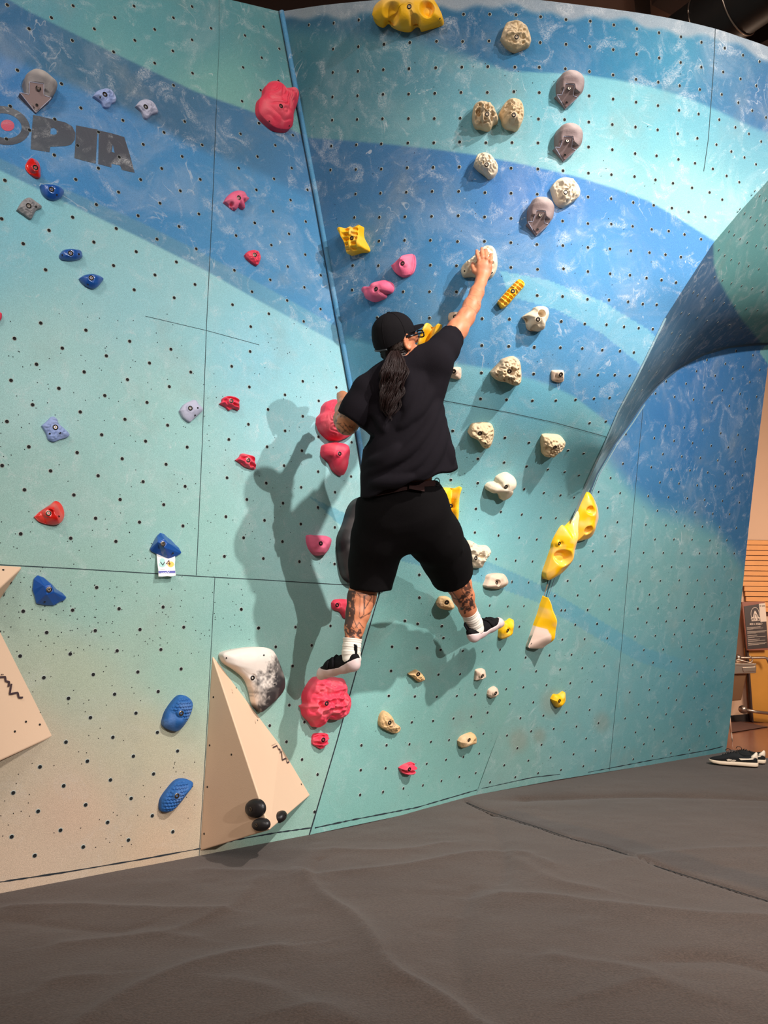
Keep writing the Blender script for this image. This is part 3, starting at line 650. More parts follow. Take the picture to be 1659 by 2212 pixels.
# ------------------------------------------------------------------ climbing holds
def hold_mat(name, rgb, rough=0.65, chalk=0.25, chalk_rgb=(215, 205, 195), bump=0.25, bscale=150, spec=0.4, coat=0.0):
    m, t, b = nt(name); N = t.nodes; L = t.links
    b.inputs['Roughness'].default_value = rough; b.inputs['Specular IOR Level'].default_value = spec; b.inputs['Coat Weight'].default_value = coat
    b.inputs['Coat Roughness'].default_value = 0.15
    tc = N.new('ShaderNodeTexCoord'); n1 = N.new('ShaderNodeTexNoise'); n1.inputs['Scale'].default_value = 9; n1.inputs['Detail'].default_value = 6
    L.new(tc.outputs['Object'], n1.inputs['Vector'])
    a = N.new('ShaderNodeAttribute'); a.attribute_name = 'chalk'
    ad = N.new('ShaderNodeMath'); ad.operation = 'MULTIPLY_ADD'; L.new(n1.outputs['Fac'], ad.inputs[0]); ad.inputs[1].default_value = chalk*1.2; L.new(a.outputs['Fac'], ad.inputs[2])
    sb = N.new('ShaderNodeMath'); sb.operation = 'SUBTRACT'; sb.use_clamp = True; L.new(ad.outputs[0], sb.inputs[0]); sb.inputs[1].default_value = chalk*0.45
    mx = N.new('ShaderNodeMix'); mx.data_type = 'RGBA'; mx.inputs[6].default_value = (*s2l(rgb), 1); mx.inputs[7].default_value = (*s2l(chalk_rgb), 1)
    L.new(sb.outputs[0], mx.inputs[0]); L.new(mx.outputs[2], b.inputs['Base Color'])
    n2 = N.new('ShaderNodeTexNoise'); n2.inputs['Scale'].default_value = bscale; n2.inputs['Detail'].default_value = 3; L.new(tc.outputs['Object'], n2.inputs['Vector'])
    bp = N.new('ShaderNodeBump'); bp.inputs['Strength'].default_value = bump; bp.inputs['Distance'].default_value = 0.004
    L.new(n2.outputs['Fac'], bp.inputs['Height']); L.new(bp.outputs[0], b.inputs['Normal'])
    return m
HM = {
 'bone': hold_mat('bone_resin', (206, 180, 142), 0.75, 0.10, bump=0.5),
 'bonelight': hold_mat('pale_bone_resin', (222, 204, 176), 0.75, 0.12, bump=0.3),
 'tan': hold_mat('tan_resin', (210, 172, 122), 0.7, 0.05, bump=0.3),
 'beige': hold_mat('beige_resin', (212, 184, 160), 0.7, 0.05, bump=0.2),
 'mauve': hold_mat('mauve_grey_resin', (138, 118, 116), 0.7, 0.12, (190, 172, 165)),
 'grey': hold_mat('chalky_grey_resin', (128, 122, 122), 0.7, 0.3, (200, 190, 182)),
 'lilac': hold_mat('lilac_blue_resin', (140, 160, 208), 0.7, 0.45, (205, 205, 214)),
 'palegrey': hold_mat('pale_lilac_grey_resin', (176, 176, 196), 0.7, 0.35, (205, 205, 208)),
 'stone': hold_mat('speckled_grey_resin', (138, 136, 138), 0.8, 0.2, (180, 176, 170)),
 'yellow': hold_mat('yellow_resin', (248, 186, 8), 0.6, 0.06, (240, 214, 170)),
 'yellow2': hold_mat('yellow_fibreglass', (250, 184, 0), 0.45, 0.04, (244, 208, 190), bump=0.05, coat=0.2),
 'pink': hold_mat('coral_pink_resin', (228, 58, 84), 0.6, 0.08, (236, 160, 160)),
 'rose': hold_mat('rose_pink_resin', (226, 98, 132), 0.65, 0.10, (232, 160, 170)),
 'red': hold_mat('glossy_red_resin', (222, 22, 14), 0.28, 0.03, (230, 170, 150), bump=0.05, coat=0.5),
 'blue': hold_mat('glossy_blue_resin', (14, 78, 158), 0.30, 0.05, (150, 170, 200), bump=0.06, coat=0.5),
 'bluem': hold_mat('matt_blue_resin', (34, 92, 156), 0.6, 0.05, (150, 170, 200)),
 'black': hold_mat('chalked_black_fibreglass', (26, 22, 24), 0.55, 0.28, (130, 122, 120), bump=0.1),
 'blackg': hold_mat('black_resin_disc', (22, 18, 20), 0.4, 0.05, bump=0.05),
}
M_BOLT = mat('black_oxide_bolt', (30, 28, 28), 0.4, 0.6)
M_BOLTR = mat('steel_bolt_face', (120, 108, 96), 0.35, 0.9)

def bolt(P, n, parent, r=0.0105, light=False):
    u, v = frame_of(n); V = []; F = []; mi = []; seg = 14
    prof = [(r, 0.0005), (r, 0.0016), (r*0.80, 0.0022), (r*0.62, -0.001), (r*0.60, 0.001), (r*0.36, 0.001), (r*0.33, -0.003)]
    for q, h in prof:
        for k in range(seg):
            a = 2*math.pi*k/seg; V.append(P + n*h + q*(math.cos(a)*u + math.sin(a)*v))
    for j in range(len(prof)-1):
        for k in range(seg):
            F.append((j*seg+k, j*seg+(k+1) % seg, (j+1)*seg+(k+1) % seg, (j+1)*seg+k)); mi.append(1 if (j == 4 or (light and j == 1)) else 0)
    F.append(tuple((len(prof)-1)*seg+k for k in range(seg))); mi.append(0)
    o = new_mesh('bolt', V, F, [M_BOLT, M_BOLTR], parent)
    o.data.polygons.foreach_set('material_index', mi)
    return o
def hole_plug(P, n, parent, r=0.004):
    u, v = frame_of(n)
    V = [P + n*0.0008 + r*(math.cos(a)*u + math.sin(a)*v) for a in np.linspace(0, 2*math.pi, 10, endpoint=False)]
    return new_mesh('screw_hole', V, [tuple(range(10))], M_DARK, parent)

def vnoise(x, y, seed=0):
    """smooth 2-D value noise"""
    rr = np.random.RandomState(seed); T = rr.rand(64, 64)
    xi = np.floor(x).astype(int); yi = np.floor(y).astype(int); fx = x-xi; fy = y-yi
    fx = fx*fx*(3-2*fx); fy = fy*fy*(3-2*fy)
    g = lambda a, b: T[a % 64, b % 64]
    return (g(xi, yi)*(1-fx)+g(xi+1, yi)*fx)*(1-fy) + (g(xi, yi+1)*(1-fx)+g(xi+1, yi+1)*fx)*fy - 0.5

def hold(name, label, cat, matk, outline, bpx, H, feat='smooth', reg=None, apex=None, power=2.2, pockets=(), group=None, chalk=None, holes=(), sharp=False, seed=1, base=0.35, anchor=None, light=False, nseg=84, nring=26, fdir=0.0, clamp=None, oh=1.0):
    O = np.array(outline, float); cen = O.mean(0)
    anc = anchor or tuple(cen)
    P0, n = surf(anc[0], anc[1], reg); u, v = frame_of(n)
    if feat == 'arrow': pass
    def loc(q):
        q = np.atleast_2d(q); d = ray(q[:, 0], q[:, 1]); t = ((P0-CAM)@n)/(d@n); X = CAM + d*t[:, None] - P0
        return np.stack([X@u, X@v], -1)
    Rr = resample(np.vstack([O, O[:1]]), nseg+1, not sharp)[:-1]
    def locH(q, hh_):
        q = np.atleast_2d(q); d = ray(q[:, 0], q[:, 1]); t = ((P0+n*hh_-CAM)@n)/(d@n); X = CAM + d*t[:, None] - P0
        return np.stack([X@u, X@v], -1)
    E = locH(Rr, H*base*0.6*oh); A = locH(apex if apex is not None else (cen if bpx is None else 0.5*cen+0.5*np.array(bpx)), H*base*0.8*oh)[0]; CE = E.mean(0)
    size = np.sqrt(np.ptp(E[:, 0])*np.ptp(E[:, 1]))/2
    # compensate silhouette shift: the body bulges toward the camera, so pull outline slightly in
    PK = [(locH((a, b), H*0.8*oh)[0], r/F_PX*np.linalg.norm(P0-CAM), d) for a, b, r, d in pockets]
    cf, sf = math.cos(fdir), math.sin(fdir)
    def height(X, t):
        if power == 1: pr = base + (1-base)*(1-t)
        else: pr = base + (1-base)*np.maximum(1-t**power, 0)**0.75
        h = H*pr
        x, y = (X[:, 0]-CE[0])/size, (X[:, 1]-CE[1])/size
        a, b = x*cf+y*sf, -x*sf+y*cf
        env = np.clip((1-t)*5, 0, 1)
        h = h + H*0.10*env*(vnoise(x*2.2+9, y*2.2+5, seed))*2
        if feat == 'rock':
            h = h + H*0.20*env*(np.abs(vnoise(x*3+3, y*3+7, seed+1))*-2 + 0.3) + H*0.09*env*vnoise(x*9+3, y*9+7, seed+2)*2
        elif feat == 'crag':
            w = vnoise(x*2.5+3, y*2.5+7, seed+1)
            h = h + H*0.17*env*(0.35-np.abs(vnoise(a*1.3+3+w, b*3.4+7, seed+1))*2.4) + H*0.10*env*vnoise(x*10+3, y*10+7, seed+2)*2
        elif feat == 'facet':
            h = h + H*0.18*env*(np.round(vnoise(x*1.8+3, y*1.8+7, seed+1)*5)/5)
        elif feat == 'ribs':
            h = h*0.8 + H*0.10*env*np.sin(b*20)*np.clip((0.60-np.abs(a))*6, 0, 1)*np.clip((np.abs(a)-0.06)*9, 0, 1) + H*0.14*env*np.exp(-(a/0.09)**2) + H*0.30*np.clip((np.abs(a)-0.42)*4, 0, 1)*np.clip(env*1.5, 0, 1)
        elif feat == 'comb':
            h = h + H*0.22*env*np.sign(np.sin(b*22))*np.abs(np.sin(b*22))**0.5 * (1-0.8*np.exp(-(a/0.08)**2))
        elif feat == 'scales':
            k = 5.2; row = np.floor(b*k); xx = a*k + 0.5*(row % 2); fx_ = xx-np.floor(xx)-0.5; fy_ = b*k-row-0.5
            msk = np.clip((y+x*0.7+0.25)*4, 0, 1) if seed == 1 else np.clip((y*0.5-x+0.5)*4, 0, 1)
            h = h + H*0.17*env*msk*(np.sqrt(np.clip(0.36-fx_**2-fy_**2, 0, 1)) - 0.25)*2
        elif feat == 'brain':
            w1 = vnoise(x*2.1+5, y*2.1+2, seed); w2 = vnoise(x*2.1+15, y*2.1+22, seed+4)
            h = h + H*0.15*env*np.abs(np.sin((a*1.6+w1*3.4)*5+w2*5))**0.6*np.clip(1.2-t*0.9, 0, 1)
        elif feat == 'fins':
            h = h + H*0.32*env*np.sign(np.sin(b*11+vnoise(x*3, y*3, seed)*3))*np.abs(np.sin(b*11+vnoise(x*3, y*3, seed)*3))**0.7
        elif feat == 'pebble':
            h = h + H*0.12*env*vnoise(x*11+3, y*11+7, seed+2)*2 + H*0.10*env*vnoise(x*5+3, y*5+7, seed+5)*2
        elif feat == 'valley':
            h = h*(0.35 + 0.75*np.clip(np.abs(a)*2.0, 0, 1))
        elif feat == 'ridge':
            h = h*(1.05 - 0.55*np.clip(np.abs(a)*1.5, 0, 1))
        if clamp is not None: h = clamp(X, h, P0, u, v, n, loc)
        for c, r, d in PK:
            q = np.hypot(X[:, 0]-c[0], X[:, 1]-c[1])/r; h = h - d*(1-sst((q-0.45)/0.6))
        return np.maximum(h, 0.002*(1-t) - 0.0005)
    def find(q, extra=0.0, raw=False):
        d = ray(*q); hs = np.linspace(H*1.7, 0.0, 240)
        tt = ((P0-CAM)@n + hs)/(d@n); Y = CAM + d*tt[:, None] - P0; X = np.stack([Y@u, Y@v], -1)
        t = np.array([_t_of(x, A, E) for x in X]); ok = (height(X, t) >= hs) & (t < 0.97)
        i = int(np.argmax(ok)) if ok.any() else int(np.argmin(t + (height(X, t) < hs)*0.5))
        if raw: return X[i], float(height(X[i:i+1], t[i:i+1])[0])
        return P0 + X[i, 0]*u + X[i, 1]*v + (float(height(X[i:i+1], t[i:i+1])[0])+extra)*n
    if bpx is not None:
        XB, HB = find(bpx, raw=True); height0 = height; HB = min(HB, float(height0(XB[None]+0, np.array([_t_of(XB, A, E)]))[0]))
        def height(X, t):
            h = height0(X, t); q = np.hypot(X[:, 0]-XB[0], X[:, 1]-XB[1]); w = 1-sst((q-0.0125)/0.006)
            return h*(1-w) + HB*w
    ts = np.concatenate([[1.0, 1.0], 1-(np.linspace(0, 1, nring)[1:])**1.25])
    V = []; CH = []
    for i, t in enumerate(ts):
        X = A + t*(E-A)
        h = height(X, np.full(len(X), t)) if i > 0 else np.full(len(X), -0.03)
        if i == 1: h = np.full(len(X), 0.0015)+0*h
        V.append(P0 + X[:, :1]*u + X[:, 1:]*v + h[:, None]*n)
        CH.append(np.clip(0.5*vnoise(X[:, 0]*30+4, X[:, 1]*30+2, seed+8), 0, 1) + (chalk(X/size, t) if chalk else 0))
    # insert near-vertical side wall: ring 1 at base, ring 2 slightly inside at full side height
    V.insert(2, P0 + (A+0.985*(E-A))[:, :1]*u + (A+0.985*(E-A))[:, 1:]*v + (H*base*0.62)*n); CH.insert(2, CH[1])
    nr = len(V); V = np.concatenate(V); CH = np.concatenate(CH); S = nseg
    F = []
    for j in range(nr-1):
        for k in range(S):
            F.append((j*S+k, j*S+(k+1) % S, (j+1)*S+(k+1) % S, (j+1)*S+k))
    F = np.array(F)
    root = empty(name, tuple(P0)); tag(root, label, cat, group)
    # last ring collapses to apex (t = 0): degenerate quads are fine after validate
    body = new_mesh('body', V, F, HM[matk] if isinstance(matk, str) else matk, root, not sharp or True)
    at_ = body.data.attributes.new('chalk', 'FLOAT', 'POINT'); at_.data.foreach_set('value', np.clip(CH[:len(body.data.vertices)], 0, 1).astype(np.float32))
    def on(q, extra=0.0): return find(q, extra)
    if bpx is not None: bolt(on(bpx, 0.001), n, root, light=light)
    for q in holes: hole_plug(on(q, 0.001), n, root)
    root['_'] = 0; del root['_']
    return root, on, (P0, u, v, n, loc, height, A, E)

def _t_of(X, A, E):
    d = X-A; ang = math.atan2(d[1], d[0]); D = E-A; an = np.arctan2(D[:, 1], D[:, 0]); r = np.hypot(D[:, 0], D[:, 1])
    o = np.argsort(an); R = np.interp(ang, an[o], r[o], period=2*math.pi)
    return min(np.hypot(*d)/R, 1.0)
FA = lambda p: fr(0, 0, S3, p); FB = lambda p: fr(540, 0, S3, p); FD = lambda p: fr(0, 680, S3, p)
FS = lambda p: fr(460, 160, 4.809, p); FY = lambda p: fr(780, 0, 4.1475, p); FF = lambda p: fr(980, 180, 5.7207, p)
FG = lambda p: fr(960, 600, 5.53, p); FI = lambda p: fr(960, 890, 4.88, p); FJ = lambda p: fr(1060, 1160, 6.9125, p)
FK = lambda p: fr(640, 1200, 3.456, p); FL = lambda p: fr(400, 1330, 2.765, p); FN = lambda p: fr(560, 820, 4.608, p)
FP = lambda p: fr(0, 1180, 2.911, p); FO = lambda p: fr(300, 1130, 13.825, p); FM = lambda p: fr(1000, 1300, 2.517, p)
FE = lambda p: fr(980, 500, 11.85, p); FH = lambda p: fr(780, 660, 9.217, p); FZ = lambda p: fr(660, 820, 3.95, p)
def H1(F, name, label, matk, outl, b, H, feat='smooth', **k):
    for q in ('pockets',):
        if q in k: k[q] = [(*F([(a, c)])[0], r, d) for a, c, r, d in k[q]]
    if 'holes' in k: k['holes'] = F(k['holes'])
    if 'apex' in k: k['apex'] = F([k['apex']])[0]
    return hold(name, label, 'climbing hold', matk, F(outl), F([b])[0] if b else None, H, feat, **k)
top_chalk = lambda X, t: np.clip((X[:, 1]-0.25)*1.3, 0, 0.75)

# ---- arrow-faced holds
M_ARROW = hold_mat('arrow_plate_resin', (146, 124, 122), 0.65, 0.1, (196, 178, 170), bump=0.1)
ARROW_OUT = [(905,1580),(940,1500),(1010,1465),(1090,1465),(1160,1500),(1205,1570),(1205,1650),(1180,1735),(1090,1820),(1020,1885),(985,1860),(945,1790),(905,1700)]
ARROW_SH = [(1022,1572),(1135,1582),(1122,1722),(1175,1742),(1020,1885),(914,1705),(978,1712)]
def arrow_hold(label, dx, dy, F=FF, out=ARROW_OUT, sh=ARROW_SH, b=(1067,1630), b2=(1037,1805), matk='mauve', sc=1.0, reg='C', H=0.085, aplate=None):
    import mathutils.geometry as mg
    sf = lambda P: F([((x-1067)*sc+1067+dx, (y-1630)*sc+1630+dy) for x, y in P])
    PA = np.array(sf(sh)); tip = PA[4]; bx = np.array(sf([b])[0])
    Ht = 1.0*H       # plate height at the stem top
    def hh(X, loc):
        lt, lb = loc(tip)[0], loc(bx)[0]; ax = lb-lt; Ln = np.linalg.norm(ax); ax = ax/Ln
        s = (X-lt)@ax/Ln; return 0.010 + (Ht-0.010)*np.clip(s, 0, 1.12)
    def clamp(X, h, P0, u, v, n, loc):
        pl = hh(X, loc)
        lt, lb = loc(tip)[0], loc(bx)[0]; ax = lb-lt; Ln = np.linalg.norm(ax); ax = ax/Ln
        sb = ((loc(PA[3])[0]+loc(PA[5])[0])/2-lt)@ax/Ln; s = (X-lt)@ax/Ln
        def par(q):      # shift photo outline by the height it is seen at
            X0 = loc(q)[0]
            for _ in range(4):
                d = ray(*q); tt = ((P0+n*hh(X0, loc)-CAM)@n)/(d@n); Y = CAM+d*tt-P0; X0 = np.array([Y@u, Y@v])
            return X0
        L = np.array([par(q) for q in PA]); ins = inpoly(X[:, 0], X[:, 1], L)
        h = np.where(ins | (s < sb), np.minimum(h, pl-0.003), h)
        return h
    root, on, (P0, u, v, n, loc, height, A, E) = hold('arrow_hold', label, 'climbing hold', matk, sf(out), None, H, 'smooth', reg=reg, apex=sf([(1055, 1560)])[0], power=3.0, base=0.5, chalk=top_chalk, group='arrow-faced holds', clamp=clamp, oh=0, nseg=160, nring=60)
    V = []
    def onp(q, extra=0.0):
        X = loc(q)[0]
        for _ in range(5):
            d = ray(*q); s = ((P0+n*hh(X, loc)-CAM)@n)/(d@n); Y = CAM+d*s-P0; X = np.array([Y@u, Y@v])
        return P0 + X[0]*u + X[1]*v + (hh(X, loc)+extra)*n
    top = np.array([onp(q) for q in resample(np.vstack([PA, PA[:1]]), 57, False)[:-1]]); m = len(top)
    bot = top - n*0.05; bot = bot + np.maximum(0.001-((bot-P0)@n), 0)[:, None]*n
    F_ = [(i, (i+1) % m, m+(i+1) % m, m+i) for i in range(m)]
    F_ += [tuple(t) for t in mg.tessellate_polygon([[Vector((float((q-P0)@u), float((q-P0)@v), 0)) for q in top]])]
    new_mesh('arrow_plate', np.concatenate([top, bot]), F_, M_ARROW, root)
    tube('arrow_edge', np.vstack([top, top[:1]]), 0.0014, HM['palegrey'], root, 6)
    bolt(onp(bx, 0.002), n, root); hole_plug(onp(sf([b2])[0], 0.002), n, root, 0.0055)
    return root
arrow_hold('mauve grey arrow hold highest of the three right of the bone holds', 359, -1568)
arrow_hold('mauve grey arrow hold middle one in the column of three', 338, -919)
arrow_hold('mauve grey arrow hold lowest of three, on the blue band below the round bone hold', 0, 0)
arrow_hold('large chalk-dusted grey arrow hold above the letter P', 0, 0, F=lambda p: [(82.7+(x-1067)/6.95, 191+(y-1630)/6.95) for x, y in p], reg='L', matk='grey',
           out=[(820,1590),(850,1500),(930,1440),(1050,1430),(1150,1470),(1260,1560),(1320,1640),(1280,1780),(1200,1850),(1040,1995),(960,1920),(870,1800),(850,1700)],
           sh=[(935,1530),(1150,1560),(1150,1730),(1270,1770),(1030,1995),(790,1690),(930,1720)], b=(1067,1630), b2=(1045,1880), H=0.07)

# ---- upper left wall
H1(FA, 'star_hold', 'small lilac blue star-shaped hold, left one of the pair at upper left', 'lilac', [(593,618),(615,590),(650,575),(685,570),(720,588),(742,630),(738,655),(715,665),(698,690),(665,688),(645,655)], (671,605), 0.032, 'rock', holes=[(641,622)])
H1(FA, 'star_hold', 'small pale grey-lilac star-shaped hold, right one of the pair at upper left', 'palegrey', [(865,680),(895,648),(940,640),(980,660),(1010,715),(1000,728),(972,735),(940,762),(920,750),(905,715)], (932,684), 0.032, 'rock', seed=4)
H1(FA, 'oval_hold', 'small glossy red oval hold below the letter O', 'red', [(165,1050),(185,1020),(220,1018),(250,1045),(260,1100),(256,1138),(225,1135),(185,1105),(165,1075)], (226,1073), 0.035, 'ridge', fdir=0.4)
H1(FA, 'crescent_hold', 'glossy blue half-moon hold above the speckled grey diamond hold', 'blue', [(256,1188),(300,1184),(360,1190),(400,1215),(407,1240),(385,1270),(345,1282),(300,1268),(270,1235)], (329,1213), 0.035, holes=[(363,1247)])
H1(FA, 'diamond_hold', 'speckled grey diamond-shaped hold at the left edge', 'stone', [(105,1345),(140,1290),(185,1267),(225,1290),(268,1328),(230,1350),(198,1403),(150,1375)], (183,1318), 0.03, 'pebble', holes=[(231,1323)])
H1(FA, 'bar_hold', 'thin glossy blue bar hold with a screw at each end', 'blue', [(380,1630),(400,1605),(450,1597),(510,1605),(525,1630),(520,1655),(460,1668),(400,1662),(383,1648)], (451,1621), 0.032, power=3, holes=[(399,1633),(504,1627)])
H1(FA, 'crescent_hold', 'glossy blue pointed half-moon hold below the thin bar hold', 'blue', [(506,1782),(540,1762),(600,1756),(658,1782),(650,1808),(620,1840),(590,1848),(550,1830),(520,1805)], (583,1779), 0.035, holes=[(562,1820)])
hold('edge_hold', 'sliver of a red hold cut by the left photo edge', 'climbing hold', 'pink', [(-30, 668), (0, 675), (4, 683), (0, 693), (-18, 702)], None, 0.02)
H1(FS, 'carved_hold', 'large coral pink hold with carved wavy grooves beside the corner strip', 'pink', [(457,340),(470,270),(520,215),(530,150),(570,100),(625,85),(670,95),(720,150),(770,158),(830,150),(870,180),(880,240),(860,330),(825,430),(815,540),(790,580),(740,592),(640,575),(560,520),(490,450),(462,400)], (706,333), 0.085, 'brain', reg='L', chalk=lambda X, t: np.clip((X[:, 1]-0.55)*1.6, 0, 0.45), holes=[(585,490),(793,538)], fdir=0.5, nseg=120, nring=44)
H1(FS, 'skull_hold', 'pink skull-like hold with toothed lower edge', 'rose', [(112,1330),(140,1280),(190,1235),(260,1215),(320,1230),(350,1280),(370,1300),(340,1330),(320,1350),(325,1400),(295,1395),(270,1375),(245,1385),(240,1412),(205,1405),(180,1385),(150,1360)], (269,1285), 0.045, 'smooth', pockets=[(207,1342,4.5,0.03),(225,1388,4,0.03),(290,1362,4.5,0.03),(340,1310,4,0.02)], light=True)
H1(FS, 'wedge_hold', 'small pink wedge hold below the skull-like hold', 'pink', [(327,1880),(360,1845),(420,1832),(470,1850),(490,1910),(475,1965),(455,1990),(410,1970),(350,1920)], (433,1878), 0.035, 'rock', light=True)

# ---- centre wall, top
H1(FY, 'giant_hold', 'huge yellow hold with hollows at the top rim', 'yellow', [(110,170),(125,105),(160,60),(200,45),(290,50),(360,25),(400,-15),(500,-40),(630,-10),(680,60),(715,120),(740,180),(735,215),(700,235),(600,270),(540,285),(530,260),(510,245),(480,255),(450,285),(400,288),(330,270),(275,240),(255,215),(235,212),(200,238),(160,225),(125,195)], (432,60), 0.11, 'smooth', reg='C', oh=0, pockets=[(300,190,17,0.035),(610,150,14,0.045),(500,250,9,0.035)], apex=(440,110), chalk=lambda X, t: np.clip((X[:, 1]-0.15)*1.1, 0, 0.6), holes=[(706,168)], nseg=130, nring=36)
H1(FY, 'rock_hold', 'bone-coloured folded hold near the top, highest of the bone holds', 'bone', [(1250,345),(1280,250),(1310,210),(1370,198),(1440,215),(1490,270),(1520,370),(1500,415),(1440,440),(1380,462),(1320,435),(1280,390)], (1393,333), 0.075, 'crag', seed=3)
H1(FF, 'rock_hold', 'bone-coloured hold with two hollows and grooves, left one of the touching pair', 'bone', [(228,380),(245,300),(300,245),(370,238),(440,260),(500,330),(545,440),(540,480),(490,510),(450,570),(400,578),(330,555),(270,545),(235,470)], (413,382), 0.095, 'crag', pockets=[(320,350,8,0.03),(405,300,6,0.025)], seed=11, fdir=1.0)
H1(FF, 'rock_hold', 'bone-coloured pitted hold, right one of the touching pair', 'bone', [(560,370),(610,280),(680,210),(750,200),(820,230),(858,320),(855,450),(810,550),(770,582),(720,570),(650,550),(610,510),(590,440)], (743,392), 0.09, 'crag', seed=21, pockets=[(790,340,6,0.015)])
H1(FF, 'rock_hold', 'smooth egg-shaped bone hold with cracks, below the touching pair', 'bonelight', [(245,1010),(290,900),(360,868),(430,880),(500,950),(548,1040),(530,1110),(480,1165),(430,1172),(370,1120),(300,1070)], (407,1007), 0.075, 'crag', seed=31, fdir=0.9)
H1(FF, 'rock_hold', 'rounded tan-white cracked hold between the middle and lowest arrow holds', 'bonelight', [(1205,1290),(1250,1220),(1320,1180),(1400,1175),(1480,1210),(1545,1310),(1545,1400),(1490,1450),(1420,1500),(1350,1530),(1290,1500),(1250,1440),(1220,1350)], (1382,1348), 0.07, 'crag', seed=41, fdir=1.57)
H1(FB, 'ribbed_hold', 'yellow ribbed hold shaped like a vertebra right of the corner strip', 'yellow', [(578,1475),(590,1462),(625,1465),(645,1452),(665,1460),(685,1450),(700,1442),(710,1450),(712,1510),(748,1580),(745,1605),(700,1610),(640,1627),(625,1620),(615,1560),(595,1510)], (653,1524), 0.085, 'ribs', reg='C', fdir=-0.15, nseg=120, nring=44, base=0.6)
H1(FB, 'shell_hold', 'rose pink shell-shaped hold, upper of the two pinks left of the raised arm', 'rose', [(902,1700),(920,1685),(960,1650),(1000,1635),(1040,1625),(1052,1640),(1055,1690),(1040,1740),(1000,1768),(960,1765),(925,1740)], (978,1686), 0.07, 'ridge', fdir=-0.2, power=1.4)
H1(FB, 'claw_hold', 'rose pink claw-shaped hold above the cap', 'rose', [(722,1850),(740,1842),(780,1840),(810,1812),(860,1797),(900,1805),(912,1840),(900,1870),(870,1880),(865,1900),(840,1915),(790,1930),(750,1915),(738,1885),(722,1868)], (808,1850), 0.07, 'smooth', pockets=[(868,1885,5,0.04)])
H1(FG, 'comb_hold', 'narrow yellow comb-ribbed hold right of the raised arm', 'yellow', [(630,290),(700,210),(780,120),(870,35),(900,25),(940,50),(955,95),(900,160),(830,240),(770,310),(700,360),(670,350),(650,310)], (819,160), 0.04, 'comb', fdir=-0.66, nseg=120, nring=40, base=0.6)
H1(FG, 'knob_hold', 'white-bone hold with a round hollow right of the yellow comb hold', 'bonelight', [(935,465),(980,430),(1050,390),(1080,350),(1150,340),(1215,360),(1240,420),(1225,490),(1195,550),(1190,600),(1150,635),(1080,635),(1020,625),(990,590),(975,520)], (1118,497), 0.075, 'smooth', pockets=[(1160,432,9,0.045),(1000,500,9,0.03),(1085,600,7,0.02)], seed=7)
H1(FG, 'rock_hold', 'large bone-coloured boulder hold with a pitted centre right of the shirt', 'bone', [(552,1130),(600,1080),(660,1020),(700,975),(820,940),(880,975),(905,1050),(912,1200),(890,1270),(840,1285),(770,1265),(730,1245),(640,1230),(580,1185)], (776,1117), 0.085, 'pebble', pockets=[(800,1120,10,0.02)], seed=9)
def pyr(F, label, outl, b, ap, H, matk='beige', **k):
    return H1(F, 'pyramid_hold', label, matk, outl, b, H, 'smooth', apex=ap, power=1, base=0.25, **k)
pyr(FG, 'small beige square pyramid hold right of the boulder hold', [(1280,1120),(1300,1106),(1400,1105),(1424,1120),(1424,1220),(1400,1245),(1350,1250),(1290,1230),(1280,1190)], (1390,1155), (1385,1150), 0.035)
pyr(FG, 'small beige square pyramid hold touching the shirt sleeve', [(60,1085),(110,1068),(180,1070),(200,1095),(198,1190),(170,1215),(90,1200),(28,1175)], (113,1117), (115,1115), 0.045)
H1(FG, 'round_hold', 'round beige hold partly behind the raised forearm', 'beige', [(42,470),(60,425),(120,410),(190,420),(230,460),(210,530),(130,560),(80,540),(50,510)], (131,465), 0.03)
H1(FE, 'egg_hold', 'large cream egg-shaped hold gripped by the raised right hand', 'bonelight', [(180,980),(250,870),(480,680),(700,480),(800,400),(900,380),(1010,420),(1090,560),(1125,800),(1080,1000),(980,1150),(850,1190),(600,1160),(450,1140),(280,1150),(220,1110)], None, 0.075, 'pebble', holes=[(278,1017),(985,1055)], seed=2)
H1(FH, 'winged_hold', 'bright yellow V-shaped hold beside the cap brim', 'yellow', [(1140,800),(1180,650),(1240,480),(1330,350),(1420,430),(1560,370),(1580,400),(1530,620),(1500,760),(1350,850),(1160,860)], None, 0.08, 'valley', fdir=-0.35, base=0.6)

# ---- centre wall, middle and low
H1(FI, 'rock_hold', 'kidney-shaped bone hold right of the shirt hem', 'bone', [(248,220),(280,150),(320,125),(450,115),(510,150),(518,240),(490,340),(450,378),(400,365),(370,320),(340,285),(270,250)], (375,222), 0.06, 'rock', seed=5, holes=[(432,332)])
H1(FI, 'rock_hold', 'pebbled bone hold, rightmost of the bone holds by the crease', 'bone', [(1020,330),(1030,270),(1060,245),(1200,250),(1255,285),(1265,330),(1220,400),(1150,450),(1080,465),(1030,440),(1025,380)], (1165,370), 0.055, 'pebble', seed=6)
H1(FI, 'mushroom_hold', 'bone mushroom-shaped hold with a side knuckle below the kidney-shaped one', 'bonelight', [(447,790),(480,755),(540,740),(560,690),(620,650),(680,645),(730,690),(740,750),(705,800),(700,850),(660,900),(600,925),(580,880),(540,840),(490,845),(450,820)], (649,787), 0.08, 'smooth', seed=8)
H1(FI, 'blade_hold', 'tall yellow blade hold behind the hip of the shorts', 'yellow', [(-40,800),(0,800),(50,800),(110,805),(165,785),(175,800),(150,900),(140,1100),(120,1190),(80,1195),(30,1150),(-30,1000)], (66,989), 0.07, 'valley', reg='C', base=0.5)
